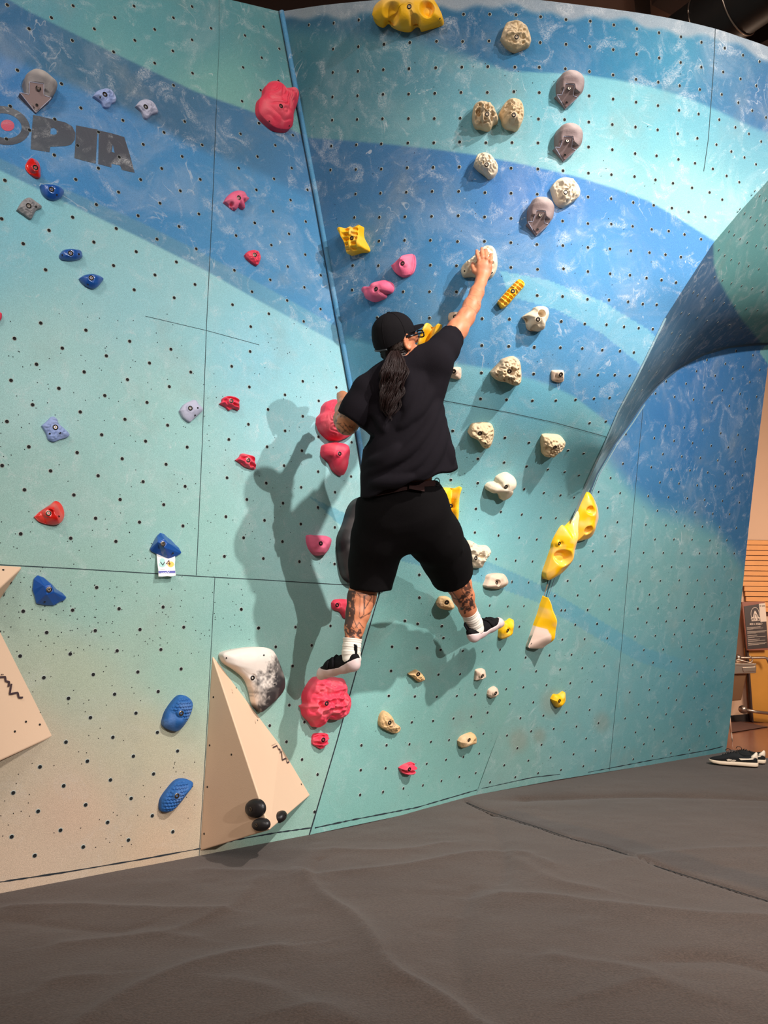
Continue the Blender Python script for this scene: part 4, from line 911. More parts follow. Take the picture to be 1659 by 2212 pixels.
H1(FI, 'rock_hold', 'bone horn-shaped hold beside the right knee', 'bonelight', [(185,1420),(205,1370),(240,1350),(290,1375),(340,1400),(420,1405),(465,1450),(460,1510),(400,1570),(380,1640),(300,1640),(260,1600),(215,1500)], (329,1540), 0.075, 'rock', seed=12, pockets=[(370,1520,8,0.02)])
H1(FI, 'pocket_hold', 'beige pocketed hold right of the right calf', 'beige', [(425,1830),(450,1770),(470,1720),(540,1700),(610,1705),(645,1760),(640,1820),(590,1855),(520,1865),(440,1850)], (548,1800), 0.055, 'smooth', pockets=[(555,1795,6,0.02)], seed=14)
H1(FK, 'rock_hold', 'small sandy tan hold left of the right calf', 'tan', [(1043,350),(1070,310),(1130,310),(1165,340),(1180,385),(1150,405),(1090,400),(1055,380)], (1124,348), 0.035, 'facet', seed=15)
# yellow fibreglass sails on the crease
white_side = lambda X, t: np.clip((X[:, 0]-0.05)*1.2, 0, 0.75)
H1(FI, 'sail_hold', 'yellow and cream sail-shaped hold, highest of three on the crease', 'yellow2', [(1315,1365),(1325,1200),(1345,1060),(1390,940),(1450,830),(1510,880),(1555,980),(1565,1080),(1535,1200),(1490,1310),(1400,1345)], None, 0.10, 'smooth', reg='R', oh=0, pockets=[(1430,1015,10,0.03),(1400,1220,10,0.03)], chalk=white_side, power=1.6)
H1(FI, 'sail_hold', 'long yellow sail-shaped hold, middle of three on the crease', 'yellow2', [(1000,1680),(1030,1580),(1070,1430),(1080,1350),(1130,1220),(1165,1170),(1200,1180),(1260,1090),(1320,1035),(1345,1050),(1325,1250),(1300,1400),(1250,1540),(1180,1670),(1040,1755),(1005,1730)], (1210,1385), 0.13, 'smooth', reg='R', oh=0, pockets=[(1120,1500,18,0.05)], chalk=white_side, power=1.6, nseg=120, nring=36)
def s3col(X, t): return np.where((X[:, 0] < -0.22-0.30*X[:, 1]) & (X[:, 1] < 0.0), 0.95, 0) + np.where(X[:, 1] < -1.05, 0.6, 0) + np.clip((X[:, 0]-0.35)*3, 0, 0.7)
H1(FJ, 'sail_hold', 'yellow and white pointed sail-shaped hold, lowest of three on the crease', 'yellow2', [(768,870),(800,980),(830,1130),(885,1330),(880,1420),(800,1550),(720,1610),(600,1640),(512,1630),(550,1500),(620,1290),(680,1130),(720,1000)], None, 0.13, 'ridge', reg='R', oh=0, chalk=s3col, power=1.4, holes=[(608,1588)], nseg=120, nring=36)
H1(FJ, 'foot_chip', 'small yellow notched foothold under the right shoe toe', 'yellow', [(130,1500),(140,1390),(190,1270),(240,1265),(300,1225),(320,1240),(300,1350),(270,1450),(200,1490),(150,1520)], (250,1395), 0.05, 'smooth', reg='C')
H1(FK, 'foot_chip', 'small cracked tan foothold in the middle below the climber', 'tan', [(835,885),(870,865),(900,855),(935,880),(958,920),(940,935),(905,940),(870,910)], (910,884), 0.035, 'crag', seed=17)
H1(FK, 'foot_chip', 'larger tan wedge foothold right of the big pink hold', 'tan', [(617,1240),(630,1190),(660,1160),(700,1190),(725,1240),(772,1280),(760,1315),(720,1325),(660,1300),(625,1275)], (697,1247), 0.05, 'crag', seed=18, fdir=1.2)
pyr(FK, 'small beige faceted foothold, upper of two near the crease', [(1333,930),(1338,895),(1345,855),(1400,848),(1407,895),(1375,925)], (1388,898), (1382,890), 0.045)
pyr(FK, 'small beige faceted foothold, lower of two near the crease', [(1428,1035),(1440,1000),(1480,978),(1502,1000),(1500,1035),(1460,1063),(1435,1055)], (1487,1027), (1475,1020), 0.045)
hold('foot_chip', 'small flat tan foothold low on the wall near the mat', 'climbing hold', 'tan', [(990, 1601), (998, 1591), (1018, 1583), (1025, 1588), (1026, 1601), (1012, 1608), (994, 1614)], (1013, 1598), 0.045, 'facet', seed=19)
H1(FM, 'foot_chip', 'small yellow heart-shaped foothold low on the right wall', 'yellow', [(480,530),(495,505),(520,505),(548,488),(552,515),(545,545),(520,570),(505,572),(490,550)], (524,538), 0.045, 'smooth', reg='R')
H1(FL, 'foot_chip', 'tiny pink ridged foothold low on the wall, nearest the mat', 'pink', [(1280,910),(1310,890),(1355,875),(1365,890),(1355,930),(1330,950),(1295,940)], (1338,917), 0.045, 'fins', seed=3, reg='C')
# ---- left wall, middle and low
H1(FD, 'star_hold', 'lilac blue star-shaped hold at mid height far left', 'lilac', [(265,710),(300,680),(330,652),(360,665),(375,700),(410,730),(443,765),(430,785),(380,800),(345,813),(310,800),(295,760)], (354,720), 0.03, 'rock', holes=[(384,756),(318,762)], seed=22)
H1(FD, 'diamond_hold', 'pale lilac-grey diamond hold beside the vertical panel seam', 'palegrey', [(1147,615),(1175,575),(1240,545),(1270,575),(1297,607),(1270,640),(1235,670),(1210,688),(1170,660)], (1217,598), 0.032, 'smooth', holes=[(1265,596),(1248,643)], seed=23)
H1(FD, 'finned_hold', 'small pink finned hold, upper of the pair right of the vertical seam', 'pink', [(1403,570),(1420,555),(1420,540),(1440,525),(1480,522),(1528,545),(1525,570),(1530,590),(1525,612),(1490,600),(1465,612),(1440,590)], (1479,551), 0.03, 'fins', fdir=-0.2, light=True, seed=24)
H1(FD, 'finned_hold', 'small pink finned hold, lower of the pair right of the vertical seam', 'pink', [(1505,930),(1530,910),(1545,888),(1590,898),(1625,910),(1630,945),(1632,988),(1600,985),(1560,970),(1530,945)], (1588,930), 0.03, 'fins', fdir=-0.5, light=True, seed=25)
H1(FD, 'wedge_hold', 'glossy bright red rounded wedge hold above the long horizontal seam', 'red', [(220,1293),(260,1255),(320,1215),(358,1190),(395,1215),(413,1270),(400,1320),(360,1345),(300,1340),(250,1322)], (310,1270), 0.055, 'ridge', fdir=0.6, holes=[(376,1291)], light=True)
def facet_hold(name, label, F, outl, inner, b, H, matk, reg='L', small=None, top=None):
    """flat-faced hold: outline joined to raised inner vertices by sharp planar faces"""
    O = np.array(F(outl)); P0, n = surf(*O.mean(0), reg); u, v = frame_of(n)
    root = empty(name, tuple(P0)); tag(root, label, 'climbing hold')
    V = []; 
    for q in O:
        d = ray(*q); t = ((P0-CAM)@n)/(d@n); V.append(CAM+d*t - n*0.004)
    for q in O:
        d = ray(*q); t = ((P0+n*0.008-CAM)@n)/(d@n); V.append(CAM+d*t)
    I = np.array(F([(a, c) for a, c, _ in inner]))
    for q, (_, _, h) in zip(I, inner):
        d = ray(*q); t = ((P0+n*h-CAM)@n)/(d@n); V.append(CAM+d*t)
    m = len(O); k = len(inner)
    Fc = [(i, (i+1) % m, m+(i+1) % m, m+i) for i in range(m)]
    D = np.linalg.norm(O[:, None]-I[None], axis=-1); nearest = D.argmin(1)
    for i in range(m):
        j = (i+1) % m; a, c = nearest[i], nearest[j]
        if a == c: Fc.append((m+i, m+j, 2*m+a))
        else: Fc.append((m+i, m+j, 2*m+c)); Fc.append((m+i, 2*m+c, 2*m+a))
    if k == 3: Fc.append((2*m, 2*m+1, 2*m+2))
    if k == 4: Fc.append((2*m, 2*m+1, 2*m+2, 2*m+3))
    o = new_mesh('body', V, Fc, HM[matk], root)
    md = o.modifiers.new('bevel', 'BEVEL'); md.width = 0.004; md.segments = 2; md.limit_method = 'ANGLE'
    if b: 
        q = F([b])[0]; h = max(i[2] for i in inner); d = ray(*q); t = ((P0+n*(h+0.001)-CAM)@n)/(d@n); bolt(CAM+d*t, n, root, light=True)
    for s_, hs in (small or []):
        q = F([s_])[0]; d = ray(*q); t = ((P0+n*(hs+0.002)-CAM)@n)/(d@n); hole_plug(CAM+d*t, n, root)
    return root
facet_hold('faceted_hold', 'glossy blue faceted hold above the white grade tag', FO, [(330,780),(420,600),(540,380),(640,285),(760,330),(850,420),(960,500),(1080,630),(1200,740),(1272,870),(1260,910),(1050,1040),(890,1112),(700,1020),(370,850)],
           [(570,560,0.05),(760,480,0.05),(880,600,0.05),(780,740,0.056)], (718,622), 0.05, 'blue', small=[((1015,900), 0.03)])
facet_hold('faceted_hold', 'glossy blue faceted hold with a chalky edge below the red wedge hold', FD, [(207,1760),(215,1690),(240,1665),(280,1680),(330,1720),(360,1755),(400,1780),(427,1810),(410,1830),(380,1840),(345,1862),(290,1860),(232,1850),(220,1800)],
           [(285,1735,0.05),(330,1725,0.05),(350,1775,0.05),(300,1790,0.055)], (314,1759), 0.05, 'blue', small=[((286,1836), 0.022)])
H1(FP, 'scaly_hold', 'matt blue oval hold with fish scales, upper of the pair left of the wooden volume', 'bluem', [(1020,1100),(1040,1040),(1080,980),(1120,940),(1160,938),(1200,970),(1205,1010),(1180,1080),(1140,1140),(1100,1165),(1050,1150),(1025,1130)], (1139,1050), 0.06, 'scales', seed=1, nseg=120, nring=44, light=True)
H1(FP, 'scaly_hold', 'matt blue oval hold with fish scales, lower of the pair left of the wooden volume', 'bluem', [(1003,1640),(1010,1590),(1050,1530),(1100,1475),(1150,1460),(1200,1475),(1208,1500),(1180,1540),(1130,1610),(1080,1660),(1040,1673),(1010,1665)], (1112,1569), 0.055, 'scales', seed=2, nseg=120, nring=44, light=True)
H1(FN, 'shell_hold', 'dark pink drooping hold just below the hand-gripped pink one', 'pink', [(622,720),(640,650),(720,630),(800,635),(860,660),(880,740),(860,850),(830,950),(790,945),(740,900),(700,820),(640,770)], (799,737), 0.075, 'smooth', reg='L', power=2.8, seed=33)
H1(FN, 'shell_hold', 'pink cup-shaped hold in the climber\'s shadow left of the black hold', 'rose', [(475,1570),(485,1545),(540,1550),(640,1555),(700,1580),(705,1620),(680,1690),(640,1740),(590,1752),(540,1735),(500,1680),(480,1620)], (611,1630), 0.06, 'smooth', reg='L', power=2.6, seed=34)
H1(FN, 'carved_hold', 'large red-pink folded hold under the bent left arm', 'pink', [(583,430),(590,370),(625,330),(640,260),(690,210),(760,205),(820,240),(900,300),(960,400),(960,490),(900,560),(800,605),(700,590),(620,520)], None, 0.10, 'brain', reg='L', fdir=0.6, seed=3, nseg=110, nring=40)
hold('edge_hold', 'small red-pink hold half hidden behind the left calf', 'climbing hold', 'pink', [(717, 1302), (724, 1295), (745, 1294), (770, 1300), (775, 1318), (760, 1330), (745, 1336), (735, 1322), (720, 1316)], (728, 1307), 0.04, reg='L')
H1(FL, 'blob_hold', 'big coral pink lumpy hold under the left shoe', 'pink', [(693,540),(715,525),(710,480),(730,430),(760,385),(790,365),(850,370),(920,370),(945,400),(950,450),(975,490),(978,530),(960,580),(920,615),(880,622),(845,610),(825,635),(800,660),(770,665),(750,635),(715,600),(705,560)], (844,524), 0.12, 'crag', reg='L', seed=51, pockets=[(820,535,10,0.03)], nseg=120, nring=40)
H1(FL, 'ridged_hold', 'small pink ridged hold directly below the big lumpy pink one', 'pink', [(757,745),(765,710),(800,700),(845,705),(852,730),(840,770),(810,795),(780,780),(760,765)], (824,741), 0.035, 'fins', reg='L', seed=52)
H1(FZ, 'black_slab_hold', 'tall black chalk-dusted hold behind the left hip', 'black', [(460,1000),(400,1030),(350,1100),(310,1230),(265,1340),(258,1430),(280,1600),(310,1690),(370,1735),(470,1740),(540,1640),(570,1400),(540,1120)], None, 0.09, 'smooth', reg='L', oh=0, power=4)
# big dual-texture hold: pale on the left, black sweep on the right
HM['twotone'] = hold_mat('pale_and_black_fibreglass', (30, 26, 30), 0.5, 0.05, (226, 212, 200), bump=0.05)
def two(X, t):
    e = X[:, 0]*0.9 - 0.45*X[:, 1]; nz = vnoise(X[:, 0]*4+3, X[:, 1]*4+9, 3)*0.5 + vnoise(X[:, 0]*14+3, X[:, 1]*14+9, 5)*0.35 + vnoise(X[:, 0]*30+3, X[:, 1]*30+9, 6)*0.3
    return np.clip(sst((0.42 - e + nz)*1.3+0.3)*1.02, 0.02, 0.96)
H1(FL, 'two_tone_hold', 'large hold fading from white to black, resting against the wooden volume', 'twotone', [(197,235),(215,215),(300,195),(400,185),(470,192),(510,220),(545,300),(570,380),(565,440),(520,500),(440,570),(420,565),(395,530),(370,430),(340,370),(280,320),(220,280)], (402,371), 0.07, 'smooth', reg='L', chalk=two, power=4, base=0.55, apex=(445,330), oh=0, holes=[(246,252),(469,236),(535,410)], nseg=120, nring=40)

# ---- wooden volumes
M_VOL = mat('sanded_birch_volume', (224, 190, 160), 0.75, noise=0.05, nscale=4, bump=0.08, bscale=300, spec=0.2)
def volume(name, label, base, peak, out, reg='L'):
    B = [surf(x, y, reg)[0] for x, y in base]; P0, n = surf(*np.mean(base, 0), reg)
    d = ray(*peak); t = ((P0+n*out-CAM)@n)/(d@n); P = CAM + d*t
    root = empty(name, tuple(B[0])); tag(root, label, 'climbing volume')
    m = len(B); V = [b-n*0.002 for b in B] + [P]
    F = [(i, (i+1) % m, m) for i in range(m)] + [tuple(range(m))[::-1]]
    o = new_mesh('plywood_shell', V, F, M_VOL, root)
    md = o.modifiers.new('bevel', 'BEVEL'); md.width = 0.006; md.segments = 3; md.limit_method = 'ANGLE'
    return root, B, P, n
def on_face(q, A, B, C):
    N_ = np.cross(B-A, C-A); N_ /= np.linalg.norm(N_)
    if N_@(CAM-A) < 0: N_ = -N_
    d = ray(*q); return CAM + d*(((A-CAM)@N_)/(d@N_)), N_
VT, VB, VR, VP = (458, 1413), (432, 1839), (671, 1718), (583, 1793)
vol, VBp, VPp, Vn = volume('pyramid_volume', 'tall beige plywood triangular pyramid volume standing on the mat edge', [VT, VB, VR, (605, 1608)], VP, 0.40)
M_INK = mat('dark_printed_ink', (62, 40, 44), 0.8)
def stroke(name, pts, width, face, parent, material=M_INK, lift=0.004):
    R = resample(pts, len(pts)*6, False); q = [on_face(p, *face) for p in R]
    if parent is vol and face is faceR:      # two facets meet here: stay on the outer one
        q2 = [on_face(p, VBp[0], VPp, VBp[3]) for p in R]
        q = [a if np.linalg.norm(a[0]-CAM) > np.linalg.norm(b[0]-CAM) else b for a, b in zip(q, q2)]
    return ribbon_world(name, [a for a, _ in q], np.array([b for _, b in q]), width, material, parent, lift)
faceR = (VBp[3], VPp, VBp[2]); faceL = (VBp[0], VBp[1], VPp)
FV = lambda p: fr(520, 1560, 8.506, p)
stroke('printed_zigzag_logo', FV([(585,470),(660,435),(690,505),(715,500),(722,575)]), 0.006, faceR, vol, lift=0.003)
stroke('printed_zigzag_logo', FV([(742,530),(755,700),(825,665),(845,748),(882,735)]), 0.006, faceR, vol, lift=0.003)
for seg in ([(565,425),(568,437)], [(574,420),(578,434)], [(584,416),(596,426)], [(600,408),(606,422)], [(612,402),(620,412)], [(628,396),(640,408)]):
    stroke('printed_small_letters', FV(seg), 0.003, faceR, vol, lift=0.003)
for q, f in [((453, 1610), faceL), ((448, 1700), faceL), ((441, 1801), faceL), ((461, 1506), faceL), ((556, 1556), faceR), ((651, 1694), faceR), ((510, 1486), faceR), ((500, 1630), faceL)]:
    p, nn = on_face(q, *f); hole_plug(p, nn, vol, 0.0045)
def disc_hold(label, ctr, rx, ry, face, ang=0, cut=None):
    pts = ell(ctr[0], ctr[1], rx, ry, ang, 40)
    P0, nn = on_face(ctr, *face); root = empty('disc_hold', tuple(P0)); tag(root, label, 'climbing hold', 'black disc holds on the wooden volume')
    if cut: pts = [(x, max(y, cut(x))) for x, y in pts]
    E = [on_face(q, *face)[0] for q in pts]; V = []; 
    prof = [(1, -0.003), (1, 0.004), (0.97, 0.010), (0.9, 0.016), (0.7, 0.023), (0.45, 0.027), (0.2, 0.028), (0.02, 0.028)]
    for t, h in prof: V += [P0 + t*(e-P0) + nn*h for e in E]
    S = len(E); F = [(j*S+k, j*S+(k+1) % S, (j+1)*S+(k+1) % S, (j+1)*S+k) for j in range(len(prof)-1) for k in range(S)] + [tuple((len(prof)-1)*S+k for k in range(S))]
    b = new_mesh('body', V, F, HM['blackg'], root, True); bolt(P0+nn*0.028, nn, root, 0.008, True)
disc_hold('largest round black disc hold on the wooden volume', FL([(425,1150)])[0], 20, 21, faceL)
disc_hold('black disc hold with a flattened top, below the largest disc', FL([(459,1246)])[0], 17.5, 14.5, faceL)
disc_hold('small narrow black disc hold on the lit face of the volume', FL([(564,1203)])[0], 7, 12.5, faceR, -8)
v2, B2, P2, n2 = volume('wedge_volume', 'beige plywood wedge volume at the left edge above the larger one, under the long seam', [(51, 1223), (-160, 1212), (-24, 1330)], (-16, 1285), 0.10)
v3, B3, P3, n3 = volume('wedge_volume', 'large beige plywood wedge volume at the left edge casting a long shadow', [(-4, 1348), (-330, 1560), (-100, 1690), (117, 1590)], (-170, 1722), 0.14)
FW = lambda p: fr(0, 1200, 4.423, p)
f3_ = (B3[0], P3, B3[3]); f2_ = (B2[0], P2, B2[2])
stroke('printed_zigzag_logo', FW([(-30,1165),(45,1160),(50,1200),(85,1210),(75,1255)]), 0.007, f3_, v3)
stroke('printed_zigzag_logo', FW([(105,1225),(88,1325),(165,1310),(175,1358),(215,1357)]), 0.007, f3_, v3)
stroke('printed_small_letters', FW([(8,1132),(10,1144)]), 0.003, f3_, v3); stroke('printed_small_letters', FW([(16,1142),(22,1132),(30,1142)]), 0.002, f3_, v3)
for q in [(56, 1559), (86, 1565), (32, 1580)]:
    p, nn = on_face(q, *f3_); hole_plug(p, nn, v3, 0.004)
fa_ = (B2[0], B2[2], P2)
p, nn = on_face((24, 1259), B2[0], P2, B2[2]); hole_plug(p, nn, v2, 0.006)
p, nn = on_face((7, 1231), B2[0], P2, B2[1]); hole_plug(p, nn, v2, 0.004)
stroke('printed_zigzag_logo', FW([(40,345),(25,400),(5,440)]), 0.006, (B2[0], P2, B2[2]), v2)

# ---- grade tag under the blue faceted hold
def tag_card():
    ctr = FO([(815, 1290)])[0]; P0, n = surf(*ctr, 'L'); P0 = P0 + n*0.022
    n_ = n + np.array([0, 0, 0.25]); n_ /= np.linalg.norm(n_)
    def on(q): d = ray(*q); return CAM + d*(((P0-CAM)@n_)/(d@n_))
    root = empty('grade_tag', tuple(P0)); tag(root, 'white card tag reading V4 with a purple bar, under the blue faceted hold', 'tag')
    def poly(name, pts, rgb, lift, dens=True):
        P = [on(q) + n_*lift for q in FO(pts)]
        return new_mesh(name, P, [tuple(range(len(P)))], mat(name + '_print', rgb, 0.6), root)
    top = [(530,920),(800,900),(1080,950),(1085,1100),(1070,1250),(1085,1400),(1105,1565),(950,1590),(850,1580),(700,1595),(590,1590),(580,1400),(555,1200)]
    V = [on(q) for q in FO(top)]; m = len(V); V += [p - n_*0.0015 for p in V]
    new_mesh('card', V, [tuple(range(m)), tuple(range(m, 2*m))[::-1]] + [(i, (i+1) % m, m+(i+1) % m, m+i) for i in range(m)], mat('white_card', (244, 238, 232), 0.7), root)
    poly('green_blob', ell(695, 1120, 80, 70) , (168, 214, 206), 0.0006); poly('green_blob', ell(695, 1240, 105, 72), (168, 214, 206), 0.0007)
    poly('orange_blob', ell(950, 1230, 98, 85), (252, 196, 84), 0.0006)
    poly('purple_bar', [(582,1428),(1085,1418),(1088,1490),(588,1502)], (92, 92, 170), 0.0006)
    def st(pts, w, rgb, name): 
        P = [on(q)+n_*0.0012 for q in resample(FO(pts), len(pts)*3, False)]
        ribbon_world(name, P, np.tile(n_, (len(P), 1)), w, mat(name + '_ink', rgb, 0.6), root, 0.0004)
    st([(640,1160),(712,1262)], 0.0032, (36, 48, 56), 'letter_v'); st([(712,1262),(765,1160)], 0.0032, (36, 48, 56), 'letter_v')
    st([(890,1120),(812,1218)], 0.0030, (96, 48, 22), 'digit_4'); st([(808,1216),(950,1216)], 0.0030, (96, 48, 22), 'digit_4'); st([(892,1110),(918,1264)], 0.0034, (96, 48, 22), 'digit_4')
    st([(640,1388),(770,1386)], 0.001, (210, 170, 160), 'small_print')
    st([(650,1510),(690,1480),(700,1510),(740,1475),(750,1510),(790,1470),(810,1508),(850,1440),(870,1490),(915,1450)], 0.0016, (240, 240, 250), 'signature')
tag_card()
# ------------------------------------------------------------------ padded mat floor
M_MAT, t_, b_ = nt('grey_brown_mat_carpet')
def _mat():
    N, L = t_.nodes, t_.links; b_.inputs['Roughness'].default_value = 0.95; b_.inputs['Specular IOR Level'].default_value = 0.15
    b_.inputs['Sheen Weight'].default_value = 0.15
    a = N.new('ShaderNodeAttribute'); a.attribute_name = 'paint'; tc = N.new('ShaderNodeTexCoord')
    n1 = N.new('ShaderNodeTexNoise'); n1.inputs['Scale'].default_value = 1.4; n1.inputs['Detail'].default_value = 4; L.new(tc.outputs['Object'], n1.inputs['Vector'])
    n2 = N.new('ShaderNodeTexNoise'); n2.inputs['Scale'].default_value = 150; n2.inputs['Detail'].default_value = 4; n2.inputs['Roughness'].default_value = 0.7; L.new(tc.outputs['Object'], n2.inputs['Vector'])
    r1 = N.new('ShaderNodeMapRange'); r1.inputs[1].default_value = 0.3; r1.inputs[2].default_value = 0.7; r1.inputs[3].default_value = 0.86; r1.inputs[4].default_value = 1.12; L.new(n1.outputs['Fac'], r1.inputs[0])
    r2 = N.new('ShaderNodeMapRange'); r2.inputs[1].default_value = 0.3; r2.inputs[2].default_value = 0.7; r2.inputs[3].default_value = 0.62; r2.inputs[4].default_value = 1.35; L.new(n2.outputs['Fac'], r2.inputs[0])
    m1 = N.new('ShaderNodeMath'); m1.operation = 'MULTIPLY'; L.new(r1.outputs[0], m1.inputs[0]); L.new(r2.outputs[0], m1.inputs[1])
    v = N.new('ShaderNodeVectorMath'); v.operation = 'SCALE'; L.new(a.outputs['Color'], v.inputs[0]); L.new(m1.outputs[0], v.inputs['Scale']); L.new(v.outputs[0], b_.inputs['Base Color'])
    bp = N.new('ShaderNodeBump'); bp.inputs['Strength'].default_value = 0.6; bp.inputs['Distance'].default_value = 0.004; L.new(n2.outputs['Fac'], bp.inputs['Height']); L.new(bp.outputs[0], b_.inputs['Normal'])
_mat()
fp = lambda x, y: floor_at(x, y)[:2]
foot0 = fp(0, 1930); foot1 = fp(670, 1803); foot2 = fp(1028, 1717); foot3 = fp(1568, 1624); e1 = fp(1574, 1619); e2 = fp(1659, 1638)
dl = (foot1-foot0)/np.linalg.norm(foot1-foot0); bk = np.array([-dl[1], dl[0]])*0.06
d23 = (foot3-foot2)/np.linalg.norm(foot3-foot2); bk2 = np.array([-d23[1], d23[0]])*0.04
far = [foot0-dl*2.6+bk, foot0+bk, foot1+bk, foot2+bk2, foot3+bk2*0.5, e1+np.array([0.03, 0.0]), e2, e2+(e2-e1)*6]
near = [np.array([-4.2, 0.15]), np.array([-1.5, 0.15]), np.array([1, 0.15]), np.array([6, 0.15])]
nu, nv = 560, 300
T_, B_ = resample(far, nu, False), resample(near, nu, False)
vv = (np.linspace(0, 1, nv)**0.8)[:, None, None]
XY = T_[None]*(1-vv) + B_[None]*vv
WR = [([(650,1885),(700,1940),(760,1980),(800,2030),(850,2100),(920,2135),(980,2170),(1060,2230)], 0.022, 0.030), ([(440,1880),(560,1885),(650,1892)], 0.008, 0.03), ([(680,1885),(690,1855)], -0.010, 0.02),
      ([(700,1890),(790,1882),(900,1868),(1040,1840),(1130,1846),(1190,1870)], 0.014, 0.035), ([(1062,1755),(1075,1800),(1090,1860),(1085,1905)], -0.014, 0.04), ([(1080,1935),(1200,1940),(1300,1955),(1500,1975),(1659,1987)], 0.014, 0.04),
      ([(1015,1920),(985,2000),(985,2070),(1010,2150),(1030,2200)], -0.012, 0.05), ([(20,1962),(160,1957),(330,1965),(480,1968)], 0.010, 0.025), ([(150,2230),(250,2160),(350,2110),(480,2070),(600,2050)], 0.016, 0.04),
      ([(1200,2068),(1320,2085),(1400,2102)], 0.009, 0.03), ([(1440,2070),(1560,2068),(1659,2090)], -0.012, 0.03), ([(1130,1722),(1400,1714),(1700,1724)], -0.022, 0.05), ([(130,2040),(320,2018),(420,2026)], 0.008, 0.03),
      ([(500,2120),(620,2150),(700,2210)], 0.008, 0.04), ([(1100,1850),(1200,1905),(1300,1925)], 0.010, 0.03), ([(1380,1850),(1500,1838),(1659,1835)], 0.010, 0.05), ([(720,1835),(850,1838),(960,1820)], 0.010, 0.03), ([(30,1985),(240,2010),(300,2000)], -0.008, 0.03),
      ([(560,1900),(500,1960),(380,2010)], 0.008, 0.03), ([(60,2150),(120,2120),(200,2110)], 0.008, 0.04), ([(1500,2150),(1400,2120),(1290,2150)], 0.01, 0.05), ([(760,2212),(700,2180),(640,2190)], 0.01, 0.04)]
Zm = np.zeros((nv, nu)); WSC = 1.1
def seg_dist(P, poly):
    best = np.full(P.shape[:-1], 1e9); s = np.zeros(P.shape[:-1])
    for a, b in zip(poly[:-1], poly[1:]):
        ab = b-a; t = np.clip(((P-a)@ab)/(ab@ab), 0, 1); q = P-a-t[..., None]*ab; dd = np.hypot(q[..., 0], q[..., 1])
        side = ab[0]*q[..., 1]-ab[1]*q[..., 0]
        m = dd < best; best = np.where(m, dd, best); s = np.where(m, np.sign(side), s)
    return best, s
for pl, amp, w in WR:
    poly = [floor_at(x, y)[:2] for x, y in resample(pl, len(pl)*5, True)]
    d, s = seg_dist(XY, poly); dd = d + 0.012*vnoise(XY[..., 0]*9, XY[..., 1]*9, 3)
    L0 = np.array(poly[0]); L1 = np.array(poly[-1])
    Zm += WSC*amp*np.exp(-np.abs(dd)/w*np.where(s > 0, 1.0, 0.55))
Zm += 0.008*vnoise(XY[..., 0]*1.6+3, XY[..., 1]*1.6+8, 4) + 0.006*vnoise(XY[..., 0]*5+3, XY[..., 1]*7+8, 5) + 0.0025*vnoise(XY[..., 0]*14+3, XY[..., 1]*19+8, 6)
fade = np.clip(np.linspace(0, 1, nv)*30, 0, 1)[:, None]; Zm *= fade
SEAMM = [(1008,1731),(1044,1747),(1159,1783),(1238,1810),(1314,1829),(1350,1842),(1417,1868),(1659,1943),(1900,2020)]
seam = [floor_at(x, y)[:2] for x, y in resample(SEAMM, 60, False)]
ds, ss = seg_dist(XY, seam)
Zm -= 0.012*np.exp(-(ds/0.012)**2)
Vm = np.concatenate([XY, Zm[..., None]], -1).reshape(-1, 3)
Fm = grid_faces(nv, nu)
# colour: cloth with a worn darker strip along the seam
colm = np.tile(np.array([76., 62, 54]), (nu*nv, 1))
BAND = [(1110,1758),(1170,1778),(1240,1795),(1300,1808),(1400,1842),(1500,1868),(1600,1893),(1800,1950)]
db, _ = seg_dist(XY, [floor_at(x, y)[:2] for x, y in resample(BAND, 50, False)])
db = db + 0.03*vnoise(XY[..., 0]*12, XY[..., 1]*12, 7)
wf = (sst((0.085-db)/0.05+0.3)*0.55).ravel()[:, None]
colm = colm*(1-wf) + np.array([60., 52, 49])*wf
side = (ss.ravel() > 0)[:, None]
ids = ss[:-1, :-1].ravel() > 0
for k in (True, False):
    f = Fm[ids == k]; used, inv = np.unique(f, return_inverse=True)
    o = new_mesh('floor', Vm[used], inv.reshape(-1, 4), M_MAT, None, True)
    set_color(o, s2l(colm[used])); tag(o, 'wrinkled grey-brown carpet-covered crash mat ' + ('left of' if k == ids[0] else 'right of') + ' the floor seam', kind='structure')
    fo = o
sp_ = np.array([[*p, 0.002] for p in seam]); 
ribbon_world('mat_seam_gap', sp_ - [0, 0, 0.009], np.tile([0, 0, 1.0], (len(sp_), 1)), 0.009, mat('mat_gap', (20, 18, 18), 0.95), fo)

# ------------------------------------------------------------------ lobby behind the right end
ZL = -0.30
YB = float(floor_at(1600, 1558, ZL)[1])
print('YB', YB)
M_CONC = mat('polished_red_brown_concrete', (150, 98, 76), 0.25, noise=0.18, nscale=3, spec=0.6)
M_CREAM = mat('cream_painted_wall', (232, 190, 158), 0.8, noise=0.03, nscale=5)
M_SLAT = mat('orange_slat_wood', (242, 166, 96), 0.55, noise=0.10, nscale=8)
M_GROOVE = mat('slat_groove', (90, 48, 24), 0.8)
M_OAK = mat('honey_oak_panel', (214, 150, 62), 0.4, noise=0.14, nscale=4)
M_TRIM = mat('dark_brown_trim', (58, 32, 26), 0.6)
M_STEEL = mat('brushed_steel', (190, 172, 156), 0.3, 0.9, noise=0.06, nscale=30)
M_STEELD = mat('dark_steel_skirt', (140, 104, 74), 0.4, 0.6, noise=0.06, nscale=10)
def quad_px(name, pts, Y, material, parent=None, thick=0.0, kind=None, slope=0.0):
    V = [at(x, y, Y) for x, y in pts]; n = len(V)
    if thick:
        V += [v + np.array([0, thick, 0]) for v in V]
        F = [tuple(range(n)), tuple(range(n, 2*n))[::-1]] + [(i, n+i, n+(i+1) % n, (i+1) % n) for i in range(n)]
    else: F = [tuple(range(n))]
    o = new_mesh(name, V, F, material, parent)
    if kind: o['kind'] = kind
    return o
